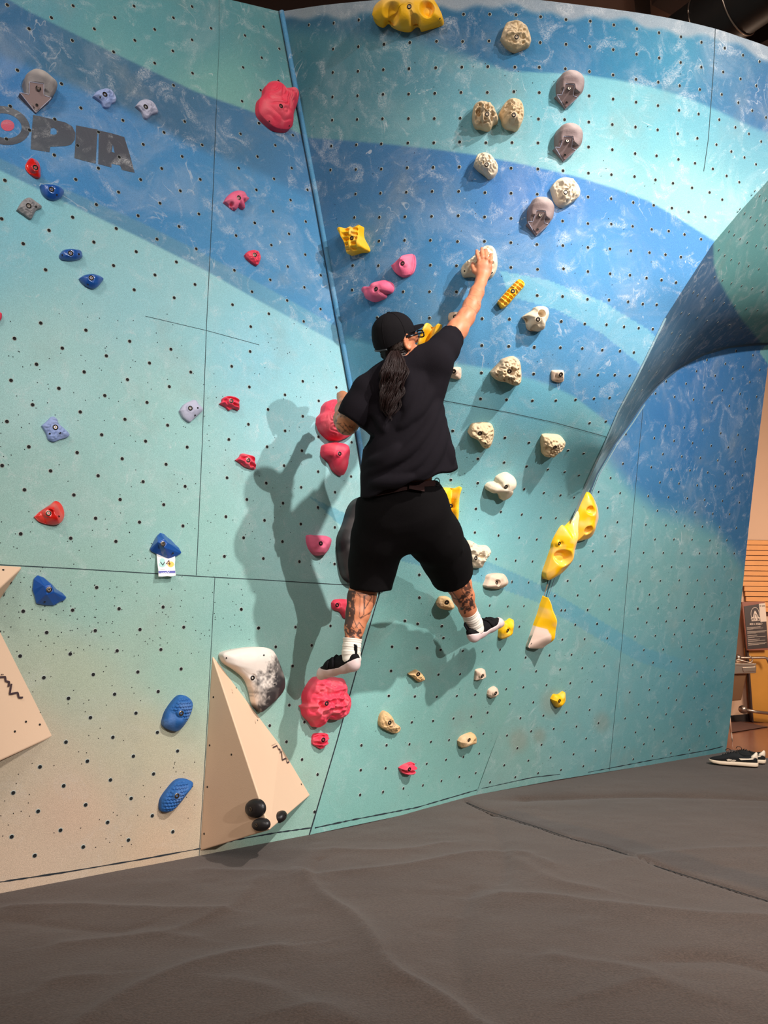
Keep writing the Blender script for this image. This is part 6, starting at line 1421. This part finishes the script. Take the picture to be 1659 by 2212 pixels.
# skin colour and tattoos
px, py = project(V)
col = np.tile(np.array([212., 134, 96]), (len(V), 1))
legm = py > 1200; col[legm] = (204, 128, 90)
larm = (px < 800) & (py > 800) & (py < 960); col[larm] = (198, 130, 88)
col += (vnoise(px/9, py/9, 2)*16)[:, None] + (vnoise(px/3, py/3, 4)*8)[:, None]
ink = np.zeros(len(V))
def tline(pts, w, a=0.85, F_=None):
    global ink
    P = np.array(F_(pts) if F_ else pts, float); best = np.full(len(V), 1e9)
    for p, q in zip(P[:-1], P[1:]):
        d = q-p; t = np.clip(((px-p[0])*d[0]+(py-p[1])*d[1])/(d@d+1e-9), 0, 1); best = np.minimum(best, np.hypot(px-p[0]-t*d[0], py-p[1]-t*d[1]))
    ink = np.maximum(ink, a*sst((w-best)/1.4+0.5))
def tarea(poly, a, th=0.0, sc=6, F_=None, seed=3):
    global ink
    P = F_(poly) if F_ else poly; m = inpoly(px, py, P); nz = vnoise(px/sc, py/sc, seed)+0.5*vnoise(px/sc*2.3, py/sc*2.3, seed+1)
    ink = np.maximum(ink, np.where(m, a*sst((nz-th)*5+0.5), 0))
LK = FK
tarea([(380,260),(450,262),(430,330),(440,420),(425,500),(400,560),(360,520),(370,400)], 0.9, -0.35, 7, LK)
tarea([(355,560),(400,500),(440,560),(480,545),(500,620),(355,625)], 0.9, -0.02, 4, LK, 5)
tline([(455,280),(475,300),(472,460),(480,470),(560,420)], 0.8, 0.9, LK); tline([(455,280),(520,285),(530,300),(512,300),(510,400),(565,310),(545,295),(580,290),(575,400),(540,440)], 0.9, 0.9, LK)
tline([(505,300),(505,440),(480,465)], 0.8, 0.9, LK); tline([(440,330),(420,400),(430,480),(455,540)], 0.9, 0.9, LK); tline([(440,540),(470,500),(500,540)], 0.9, 0.9, LK); tline([(370,560),(400,600),(430,560),(470,600)], 1.4, 0.9, LK)
tline([(590,280),(575,400),(530,520)], 0.6, 0.6, LK)
tarea([(1200,320),(1290,255),(1340,390),(1240,445)], 0.92, -0.12, 4, LK, 8)
tarea([(1215,180),(1280,150),(1320,300),(1270,330),(1240,250)], 0.85, 0.02, 5, LK, 9)
tline([(1125,230),(1175,320),(1215,330)], 0.9, 0.9, LK); tline([(1140,215),(1225,215),(1215,190)], 0.9, 0.9, LK); tline([(1165,240),(1190,225),(1195,260),(1165,270),(1210,330)], 0.9, 0.9, LK); tline([(1225,200),(1240,270),(1290,330)], 0.9, 0.9, LK)
FZ1 = lambda p: fr(660, 480, 3.77, p)
for s_ in ([(1380,540),(1410,560),(1455,570)], [(1320,610),(1370,640),(1430,650)], [(1280,690),(1330,680),(1380,720),(1400,750)], [(1300,650),(1320,700),(1290,740)], [(1390,600),(1400,660),(1440,700)], [(1340,590),(1390,600)], [(1370,760),(1400,700)]):
    tline(s_, 0.35, 0.5, FZ1)
tarea(FN([(720,330),(960,330),(960,560),(720,560)]), 0.75, 0.28, 5, None, 12)
for s_ in ([(745,440),(790,435),(830,480),(900,540)], [(760,480),(800,500)], [(810,555),(845,520)], [(765,380),(752,430)], [(840,430),(880,470),(930,480)], [(850,450),(900,500)], [(780,520),(800,560)]):
    tline(s_, 0.7, 0.85, FN)
# dark stubble hair on the scalp behind the ear, mixed with grey
q = V-HC; f_, s__, u_ = q@fw, q@rt, q@hu
f_, s__, u_ = f_/HK, s__/HK, u_/HK; nearh = np.hypot(np.hypot(f_, s__), u_) < 0.17
hairm = (np.hypot(np.hypot(f_, s__), u_) < 0.16) & (f_ < 0.004-0.25*(u_+0.05)) & (u_ > -0.085) & ~((np.abs(f_-0.0) < 0.03) & (np.abs(s__) > 0.080) & (u_ < 0.02))
g = 0.5+vnoise(f_*260, u_*60+s__*60, 7)
hc = np.where((g > 0.62)[:, None], (150, 138, 130), (42, 32, 30))
col[hairm] = hc[hairm]
browm = nearh & (f_ > 0.085) & (np.abs(np.abs(s__)-0.033) < 0.018) & (np.abs(u_-0.016) < 0.005); col[browm] = (40, 28, 24)
lipm = nearh & (f_ > 0.095) & (np.abs(s__) < 0.024) & (np.abs(u_+0.066) < 0.009); col[lipm] = (168, 84, 76)
eyem = nearh & (f_ > 0.098) & (np.abs(np.abs(s__)-0.033) < 0.012) & (np.abs(u_+0.010) < 0.005); col[eyem] = (30, 22, 20)
lin = s2l(np.clip(col, 0, 255)); lin = lin*(1-ink[:, None]) + s2l((38, 30, 32))*ink[:, None]
set_color(body, lin)
M_SKIN, ts, bs = nt('tattooed_skin'); at_n = ts.nodes.new('ShaderNodeAttribute'); at_n.attribute_name = 'paint'; ts.links.new(at_n.outputs['Color'], bs.inputs['Base Color'])
bs.inputs['Roughness'].default_value = 0.5; bs.inputs['Subsurface Weight'].default_value = 0.08; bs.inputs['Subsurface Radius'].default_value = (0.02, 0.008, 0.004); bs.inputs['Subsurface Scale'].default_value = 0.5
body.data.materials.append(M_SKIN)

# ---- t-shirt
def cloth(name, rgb, rough=0.9, bump=0.3, weave=900):
    m = mat(name, rgb, rough, noise=0.15, nscale=14, bump=bump, bscale=weave, spec=0.12); return m
M_TEE = cloth('black_cotton', (24, 20, 25)); M_SHORT = cloth('black_denim', (13, 10, 11)); M_CAP = cloth('black_cap_twill', (22, 19, 21), 0.85)
TS = Field([J(715, 900, 3.0)[0], 2.74, J(800, 1110, 3.0)[2]-0.02], [J(1005, 900, 3.15)[0]+0.04, 3.32, J(900, 690, 3.0)[2]+0.03], 0.0055)
TP = [(862, 846, 3.035, 74), (874, 900, 3.055, 82), (880, 960, 3.08, 92), (884, 1020, 3.11, 102), (882, 1075, 3.13, 104)]
chain(TS, TP, 0.03, flat=(0, 1, 0.1), ratio=0.66)
chain(TS, [(797, 842, 3.03, 34), (830, 822, 3.01, 30), (862, 806, 3.0, 34), (905, 786, 3.0, 34), (938, 776, 3.01, 36)], 0.035)
chain(TS, [(938, 778, 3.00, 39), (958, 754, 3.045, 33), (985, 716, 3.11, 27)], 0.025)
chain(TS, [(940, 800, 3.02, 36), (925, 840, 3.04, 40)], 0.03)
chain(TS, [(796, 850, 3.02, 38), (775, 882, 3.03, 36), (752, 915, 3.045, 33)], 0.025)
def front(px, py, lift=0.0):
    ys_ = [p[1] for p in TP]; cx = np.interp(py, ys_, [p[0] for p in TP]); Y = np.interp(py, ys_, [p[2] for p in TP]); r = np.interp(py, ys_, [p[3] for p in TP])
    k = np.clip(1-((px-cx)/r)**2, 0.02, 1)**0.5
    return Y - 0.66*r*0.00188*k - lift
def fold(F_, pts, r, k=0.018, lift=-0.004, fr_=front, op='add'):
    P = resample(pts, max(8, len(pts)*7), True)
    for i in range(len(P)-1):
        t = i/(len(P)-2); e = max(math.sin(math.pi*t), 0.02)**0.6
        off = 0.001 if op == 'add' else -0.003
        a = J(*P[i], float(fr_(*P[i]))+off); b = J(*P[i+1], float(fr_(*P[i+1]))+off)
        F_.cap(a, b, r*e, r*e, k, op=op)
for pts, r in [([(948, 848), (925, 920), (880, 975), (820, 1010), (792, 1024)], 0.011), ([(955, 880), (935, 950), (900, 1000), (850, 1030)], 0.010), ([(940, 815), (915, 870), (895, 905)], 0.010), ([(905, 800), (898, 850), (880, 905), (862, 925)], 0.010),
               ([(958, 905), (950, 960), (925, 1010), (900, 1030)], 0.010), ([(880, 800), (885, 835), (872, 880)], 0.008), ([(800, 1046), (850, 1040), (890, 1030)], 0.009), ([(795, 1000), (830, 990), (860, 965)], 0.008), ([(800, 880), (820, 900), (830, 930)], 0.008), ([(968, 960), (972, 1000)], 0.008)]:
    fold(TS, pts, r*1.5, 0.024)
for pts in ([(893, 792), (893, 830), (884, 870)], [(912, 790), (912, 830), (903, 862)], [(925, 800), (930, 835), (922, 868)]):
    fold(TS, pts, 0.009, 0.02)
# openings
HEM = [(770, 1083), (860, 1052), (940, 1028), (992, 1010)]
sl, P = TS.box(TS.lo-1, TS.lo+TS.h*(TS.n+1)); ppx, ppy = project(P); hemd = (ppy - np.interp(ppx, [h[0] for h in HEM], [h[1] for h in HEM]) - 3*np.sin(ppx/9.0)-0.02*(ppx-880)*(P[..., 1] > 3.1))*0.0019
TS.D[sl] = np.where(ppy > 1000, np.maximum(TS.D[sl], hemd.astype(np.float32)), TS.D[sl])
a, b = J(938, 778, 3.00), J(977, 736, 3.10); TS.cut(b, b-a, r=0.14)
a, b = J(796, 850, 3.02), J(757, 907, 3.035); TS.cut(b, np.array([b-a]).ravel(), r=0.13)
TS.cap(J(872, 779, 2.995), J(870, 735, 2.98), 0.047, 0.058, 0.006, op='sub')    # neck hole
TS.cap(J(880, 1045, 3.12), J(880, 1130, 3.15), 0.150, 0.175, 0.004, flat=(0, 1, 0.1), ratio=0.60, op='sub')   # hollow hem
TS.smooth = 2; V, Fq = TS.mesh(); tee = new_mesh('t_shirt', V, Fq, M_TEE, person, True); tee['label'] = 'loose black t-shirt'
ribP = [HP(-0.030, 0, -0.115) + 0.066*(math.cos(a)*rt + math.sin(a)*fw) + hu*(-0.010+0.016*math.sin(a)) for a in np.linspace(0, 2*math.pi, 40)]

# ---- shorts
SH = Field([J(738, 1200, 3.2)[0]-0.02, 2.90, J(800, 1300, 3.4)[2]-0.03], [J(1020, 1200, 3.6)[0]+0.04, 3.80, J(900, 1020, 3.1)[2]+0.03], 0.0055)
chain(SH, [(862, 1062, 3.14, 80), (868, 1090, 3.18, 88), (872, 1110, 3.22, 88)], 0.05, flat=(0, 1, 0.1), ratio=0.58)
chain(SH, [(832, 1105, 3.20, 62), (818, 1165, 3.27, 56), (806, 1215, 3.34, 49), (799, 1290, 3.37, 45)], 0.045)
chain(SH, [(906, 1105, 3.21, 64), (938, 1160, 3.33, 57), (962, 1200, 3.46, 51), (984, 1262, 3.58, 46)], 0.045)
chain(SH, [(862, 1050, 3.13, 76), (862, 1062, 3.14, 80)], 0.02, flat=(0, 1, 0.1), ratio=0.66)
def sfront(px, py):
    if px < 868: return float(np.interp(py, [1060, 1110, 1165, 1215, 1290], [3.02, 3.07, 3.18, 3.27, 3.30]))
    return float(np.interp(py, [1060, 1110, 1160, 1200, 1262], [3.02, 3.08, 3.22, 3.36, 3.49]))
for pts, r in [([(905, 1170), (935, 1196), (975, 1200), (1000, 1188)], 0.010), ([(893, 1150), (925, 1165), (970, 1155)], 0.009), ([(800, 1170), (830, 1180), (858, 1170)], 0.008), ([(790, 1240), (815, 1235), (845, 1220)], 0.008)]:
    fold(SH, pts, r, 0.016, fr_=sfront)
def pxcut(F_, line, xlo, xhi, ylo, inv=False):
    sl, P = F_.box(F_.lo-1, F_.lo+F_.h*(F_.n+1)); x, y = project(P); d = (y - np.interp(x, [l[0] for l in line], [l[1] for l in line]))*0.0021
    F_.D[sl] = np.where((x > xlo) & (x < xhi) & (y > ylo), np.maximum(F_.D[sl], d.astype(np.float32)), F_.D[sl])
pxcut(SH, [(740, 1272), (780, 1276), (812, 1280), (850, 1275)], 700, 868, 1225)
a, b = J(940, 1160, 3.33), J(977, 1240, 3.545); SH.cut(b, b-a+np.array([0, -0.02, 0]), r=0.2)
SH.cap(J(798, 1262, 3.385), J(798, 1320, 3.38), 0.078, 0.080, 0.004, op='sub'); SH.cap(J(975, 1232, 3.53), J(1000, 1290, 3.64), 0.082, 0.086, 0.004, op='sub')
wl_ = [(770, 1075), (860, 1052), (905, 1040), (960, 1036)]
sl, P = SH.box(SH.lo-1, SH.lo+SH.h*(SH.n+1)); x, y = project(P); d = -(y - np.interp(x, [l[0] for l in wl_], [l[1] for l in wl_]))*0.0019
SH.D[sl] = np.where(y < 1085, np.maximum(SH.D[sl], d.astype(np.float32)), SH.D[sl])
SH.smooth = 4; V, Fq = SH.mesh(); sho = new_mesh('shorts', V, Fq, M_SHORT, person, True); sho['label'] = 'baggy black denim shorts'
for pts in ([(893, 1066), (930, 1062), (957, 1072)], [(893, 1066), (905, 1095), (925, 1102), (955, 1088)]):
    P = [J(x, y, sfront(x, y)+0.006+0.00002*(x-905)**2*0.6) for x, y in resample(pts, 12)]
M_BELT = mat('dark_brown_leather', (44, 27, 25), 0.85, spec=0.1)
def wrap_strip(name, pts, w, material, off=0.006):
    P = []; 
    for x, y in resample(pts, 24, False):
        k = np.clip(1-((x-862)/82)**2, 0.03, 1)**0.5; P.append(J(x, y, 3.14 - 0.66*0.158*k - off))
    P = np.array(P); Nn = np.array([[ (p[0]-J(862, 1050, 3.14)[0])*1.2, -0.12, 0.02] for p in P]); Nn /= np.linalg.norm(Nn, axis=1)[:, None]
    return ribbon_world(name, P, Nn, w, material, person, 0.0)
wrap_strip('belt', [(800, 1068), (860, 1056), (905, 1046), (941, 1043)], 0.024, M_BELT, 0.006)
wrap_strip('belt_tail', [(884, 1050), (900, 1053), (917, 1056)], 0.022, M_BELT, 0.016)
c = J(944, 1041, 3.10); tube('key_ring', [c + 0.011*np.array([math.cos(a), 0.2, 1.5*math.sin(a)]) for a in np.linspace(0, 2*math.pi, 20)], 0.0018, M_BOLT, person, 6)

# ---- socks and climbing shoes
M_SOCK = cloth('white_ribbed_sock', (236, 226, 212), 0.9, 0.2, 500)
def sock(pts, name='sock'):
    Q = [J(*p[:3]) for p in pts]; R = [p[3]*mpp(q) for p, q in zip(pts, Q)]
    s = np.linspace(0, 1, 40); d = np.r_[0, np.cumsum([np.linalg.norm(b-a) for a, b in zip(Q[:-1], Q[1:])])]; d /= d[-1]
    P = np.stack([np.interp(s, d, [q[k] for q in Q]) for k in range(3)], -1); r = np.interp(s, d, R) + 0.0009*np.sin(s*60)*(s < 0.7) + 0.0010*np.sin(s*22+1)
    return tube(name, P, r, M_SOCK, person, 28)
sock([(761.5, 1380, 3.325, 20.5), (760, 1395, 3.322, 20), (758.5, 1410, 3.32, 20.5), (760, 1430, 3.318, 20.5)])
sock([(1013, 1321, 3.722, 18.5), (1019, 1334, 3.745, 18.3), (1026, 1350, 3.775, 18.5), (1029, 1366, 3.785, 17)])
M_SHB = cloth('black_shoe_mesh', (20, 18, 20), 0.7); M_RUB = mat('pale_pinkish_rubber', (222, 196, 192), 0.55, noise=0.05)
def climbing_shoe(label, heel, toe, upref, tag_side):
    """heel, toe: (px, py, Y) of sole line; upref: world vector roughly out of the shoe top"""
    A, B = J(*heel), J(*toe); ax = B-A; L = np.linalg.norm(ax); ax /= L; up = np.array(upref, float); up -= ax*(up@ax); up /= np.linalg.norm(up); lat = np.cross(ax, up)
    lo = np.minimum(A, B)-0.13; hi = np.maximum(A, B)+0.13
    def pt(s, u, l=0): return A + ax*s*L + up*u + lat*l
    F_ = Field(lo, hi, 0.0034)
    F_.cap(pt(0.08, 0.030), pt(0.30, 0.034), 0.036, 0.036, 0.02, flat=lat, ratio=0.85)
    F_.cap(pt(0.10, 0.045), pt(0.02, 0.055), 0.030, 0.020, 0.02)
    F_.cap(pt(0.30, 0.036), pt(0.62, 0.030), 0.038, 0.038, 0.02); F_.cap(pt(0.62, 0.028, 0.004), pt(0.86, 0.014, 0.0), 0.040, 0.030, 0.02, flat=up, ratio=0.8)
    F_.cap(pt(0.86, 0.014), pt(0.95, 0.004), 0.028, 0.020, 0.015)
    sl, P = F_.box(F_.lo-1, F_.lo+F_.h*(F_.n+1)); q_ = P-A
    g_ = ((q_@up) - np.interp((q_@ax)/L, [-0.1, 0.05, 0.3, 0.6, 0.85, 1.1], [0.050, 0.040, 0.024, 0.024, 0.036, 0.062])).astype(np.float32)
    D0 = F_.D.copy(); F_.smooth = 2
    F_.D = np.maximum(D0+0.0012, -g_-0.002); V, Fq = F_.mesh(); root = new_mesh('climbing_shoe', V, Fq, M_SHB, person, True); root['label'] = label
    F_.D = np.maximum(D0, g_); V, Fq = F_.mesh(); so = new_mesh('rubber_sole', V, Fq, M_RUB, None, True)
    so.parent = root; so.matrix_parent_inverse = (Matrix.Translation(Vector(person.location)) @ root.matrix_parent_inverse).inverted()
    def child(o):
        o.parent = root; o.matrix_parent_inverse = (Matrix.Translation(Vector(person.location)) @ root.matrix_parent_inverse).inverted(); return o
    child(tube('pull_loop', [pt(0.02, 0.060), pt(-0.03, 0.085), pt(-0.06, 0.105), pt(-0.075, 0.098), pt(-0.05, 0.075), pt(-0.0, 0.050)], 0.0055, M_SHB, None, 8))
    child(tube('strap', [pt(0.42, 0.030, -0.042), pt(0.44, 0.062, -0.030), pt(0.46, 0.075, 0), pt(0.48, 0.062, 0.030), pt(0.50, 0.030, 0.042)], 0.006, M_SHB, None, 8))
    child(tube('strap', [pt(0.56, 0.028, -0.042), pt(0.57, 0.056, -0.030), pt(0.58, 0.068, 0), pt(0.59, 0.056, 0.030), pt(0.60, 0.028, 0.042)], 0.006, M_SHB, None, 8))
    return root
def _split(V, F, test):
    c = V[F].mean(1); m = test(c); f = F[m]; used, inv = np.unique(f, return_inverse=True); return V[used], inv.reshape(-1, 4)
climbing_shoe('black climbing shoe with pale sole, toes on the big pink hold', (772, 1447, 3.29), (690, 1462, 3.46), (-0.10, -0.05, 1.0), 0)
climbing_shoe('black climbing shoe with pale sole, toes on a small yellow foothold', (1022, 1388, 3.76), (1085, 1346, 3.93), (-0.35, -0.25, 0.9), 1)

# ---- cap, hair, glasses
def ellip(name, fn, nu_, nv_, material, parent=person):
    V = [fn(i/(nu_-1), j/(nv_)) for i in range(nu_) for j in range(nv_)]
    F = [(i*nv_+j, i*nv_+(j+1) % nv_, (i+1)*nv_+(j+1) % nv_, (i+1)*nv_+j) for i in range(nu_-1) for j in range(nv_)]
    return new_mesh(name, V, F, material, parent, True)
def crown(a, b):
    ph = a*math.pi*0.56; th = b*2*math.pi; sf = math.sin(ph); seam = 1-0.006*abs(math.cos(th*3))**12
    rf, rs_, ru = 0.108, 0.095, 0.112
    lowf = -0.030*max(0, -math.cos(th))*max(0, (a-0.6)/0.4)     # dips lower at the back
    return HP(-0.004+rf*sf*math.cos(th)*seam, rs_*sf*math.sin(th)*seam, 0.020+ru*math.cos(ph)*(1-0.10*math.cos(ph))*seam + lowf)
cap = ellip('cap', crown, 26, 72, M_CAP); cap['label'] = 'black trucker cap worn brim forward'
def pchild(o, parent_obj):
    o.parent = parent_obj; o.matrix_parent_inverse = (Matrix.Translation(Vector(person.location)) @ parent_obj.matrix_parent_inverse).inverted(); return o
def brimf(i, j, z):
    t = i/11; th = (j/20-0.5)*math.pi*0.92
    r0 = np.array([0.098*math.cos(th), 0.090*math.sin(th)]); r1 = np.array([0.100*math.cos(th)+0.072*math.cos(th)**0.7, 0.094*math.sin(th)])
    p = r0*(1-t)+r1*t; return HP(p[0], p[1], 0.016 + 0.010*t - 1.1*p[1]**2*0.9 + z)
V = [brimf(i, j, 0) for i in range(12) for j in range(21)] + [brimf(i, j, -0.004) for i in range(12) for j in range(21)]
g = grid_faces(12, 21); F = [tuple(q) for q in g] + [tuple(q[::-1]+252) for q in g]
rim = [0*21+j for j in range(21)] + [i*21+20 for i in range(1, 12)] + [11*21+j for j in range(19, -1, -1)] + [i*21 for i in range(10, 0, -1)]
F += [(rim[k], rim[(k+1) % len(rim)], rim[(k+1) % len(rim)]+252, rim[k]+252) for k in range(len(rim))]
pchild(new_mesh('brim', V, F, M_CAP, None, True), cap)
pchild(tube('top_button', [HP(-0.004, 0, 0.117), HP(-0.004, 0, 0.125)], 0.007, M_CAP, None, 12), cap)
for k in range(6):
    th = (k+0.5)*math.pi/3; pchild(tube('panel_seam', [crown(a, th/(2*math.pi))*1.0 + (crown(a, th/(2*math.pi))-HC)*0.004 for a in np.linspace(0.06, 0.98, 16)], 0.0011, M_CAP, None, 6), cap)
sp = [HP(-0.004+0.113*math.cos(a)*0.93, 0.094*math.sin(a), -0.034) for a in np.linspace(math.pi-0.55, math.pi+0.55, 14)]
pchild(tube('snap_strap', sp, 0.004, mat('grey_plastic_strap', (52, 56, 58), 0.5), None, 8), cap)
M_HAIR, th_, bh = nt('dark_wavy_hair'); bh.inputs['Base Color'].default_value = (*s2l((34, 17, 14)), 1); bh.inputs['Roughness'].default_value = 0.5; bh.inputs['Specular IOR Level'].default_value = 0.3
M_HAIRG, tg, bgx = nt('grey_hair'); bgx.inputs['Base Color'].default_value = (*s2l((84, 72, 66)), 1); bgx.inputs['Roughness'].default_value = 0.5; bgx.inputs['Specular IOR Level'].default_value = 0.3
rs = np.random.RandomState(11)
def strands(name, curves, rads, material, seg=5):
    V, F = [], []
    for P, r in zip(curves, rads):
        P = np.asarray(P); n = len(P); T = np.gradient(P, axis=0); T /= np.linalg.norm(T, axis=1)[:, None]+1e-9; b = len(V)
        for i in range(n):
            u = np.cross(T[i], [0.3, 1, 0.1]); u /= np.linalg.norm(u); w = np.cross(T[i], u); rr = r*(1-(i/(n-1))**3*0.8)
            for k in range(seg):
                a = 2*math.pi*k/seg; V.append(P[i]+rr*(math.cos(a)*u+math.sin(a)*w))
        F += [(b+i*seg+k, b+i*seg+(k+1) % seg, b+(i+1)*seg+(k+1) % seg, b+(i+1)*seg+k) for i in range(n-1) for k in range(seg)]
    return new_mesh(name, V, F, material, person, True)
cur, rad = [], []
CL = [(rs.uniform(-1, 1), rs.uniform(0, 6.28), rs.uniform(11, 17), rs.uniform(0.8, 1.0), rs.uniform(1.5, 4.0)) for _ in range(26)]
for i in range(560):
    ca, cph, cfr, ctip, camp = CL[rs.randint(len(CL))]; a = rs.uniform(-1, 1)*0.22; bdep = rs.uniform(0, 1); tip = ctip*rs.uniform(0.9, 1.02); ph = rs.uniform(0, 6.28); P = []
    for s in np.linspace(0, 1, 30):
        s2 = s*tip; yy = 758 + s2*150; cx = 849 + 4*math.sin(s2*4+1) - 5*s2; hw = np.interp(s2, [0, 0.12, 0.3, 0.6, 0.85, 1], [9, 21, 28, 25, 17, 6])
        g = min(1, s2*3)
        x = cx + (ca*0.85+a)*hw + (1.4*camp*math.sin(s2*cfr+cph) + 1.4*math.sin(s2*cfr*1.9+cph*2) + 0.7*math.sin(s2*31+ph))*g
        Y = np.interp(s2, [0, 0.1, 0.3, 1], [2.925, 2.905, 2.89, 2.925]) + 0.020*bdep + 0.012*(ca*ca) + 0.007*math.sin(s2*cfr+cph+1.5)*g
        P.append(J(x, yy, Y))
    cur.append(P); rad.append(rs.uniform(0.0008, 0.0019))
ht = strands('ponytail', cur, rad, M_HAIR); ht['label'] = 'long dark wavy ponytail hanging down the back'
# combed hair from cap edge back to the ponytail
for nm, mt_, cnt, side in (('hair', M_HAIR, 240, 0), ('grey_side_hair', M_HAIRG, 90, 1)):
    cur, rad = [], []
    for i in range(cnt):
        th = rs.uniform(-2.9, 0.02) if not side else rs.uniform(-0.65, 0.02)   # around the near side; 0 = toward ear
        s0 = np.array([-0.086*math.cos(th+1.57)*1.0, 0.084*math.sin(th+1.57)])
        z0 = rs.uniform(-0.055, 0.0) if side else rs.uniform(-0.075, 0.005)
        st_ = HP(s0[0]*-1*-1, s0[1], z0); en = HP(-0.088, 0.012, -0.085)
        P = []
        for s in np.linspace(0, 1, 14):
            q = st_*(1-s)+en*s; l = q-HC; lf, ls, lu = l@fw, l@rt, l@hu
            rr = math.sqrt((lf/(0.096*HK))**2+(ls/(0.088*HK))**2+((lu-0.015*HK)/(0.125*HK))**2); q = HC + (l/rr if rr < 1.0 else l)
            q = q + hu*0.002*math.sin(s*9+i)
            P.append(q)
        cur.append(P); rad.append(rs.uniform(0.0012, 0.0024))
    strands(nm, cur, rad, mt_)
M_GL = mat('black_glasses_frame', (12, 12, 15), 0.25)
gy = -0.004
gl = tube('glasses', [HP(-0.005, 0.090, gy+0.004), HP(0.05, 0.088, gy), HP(0.108, 0.076, gy-0.002), HP(0.122, 0.062, gy-0.002)], 0.0034, M_GL, person, 8); gl['label'] = 'black-framed glasses'
pchild(tube('temple_arm', [HP(-0.005, -0.090, gy+0.004), HP(0.05, -0.088, gy), HP(0.108, -0.076, gy-0.002), HP(0.122, -0.062, gy-0.002)], 0.0034, M_GL, None, 8), gl)
for sg in (1, -1):
    pchild(tube('lens_rim', [HP(0.128-0.10*abs(0.034+0.026*math.cos(a))**1.6, sg*(0.036+0.026*np.sign(math.cos(a))*abs(math.cos(a))**0.6), gy-0.010+0.016*np.sign(math.sin(a))*abs(math.sin(a))**0.6) for a in np.linspace(0, 2*math.pi, 30)], 0.0030, M_GL, None, 8), gl)
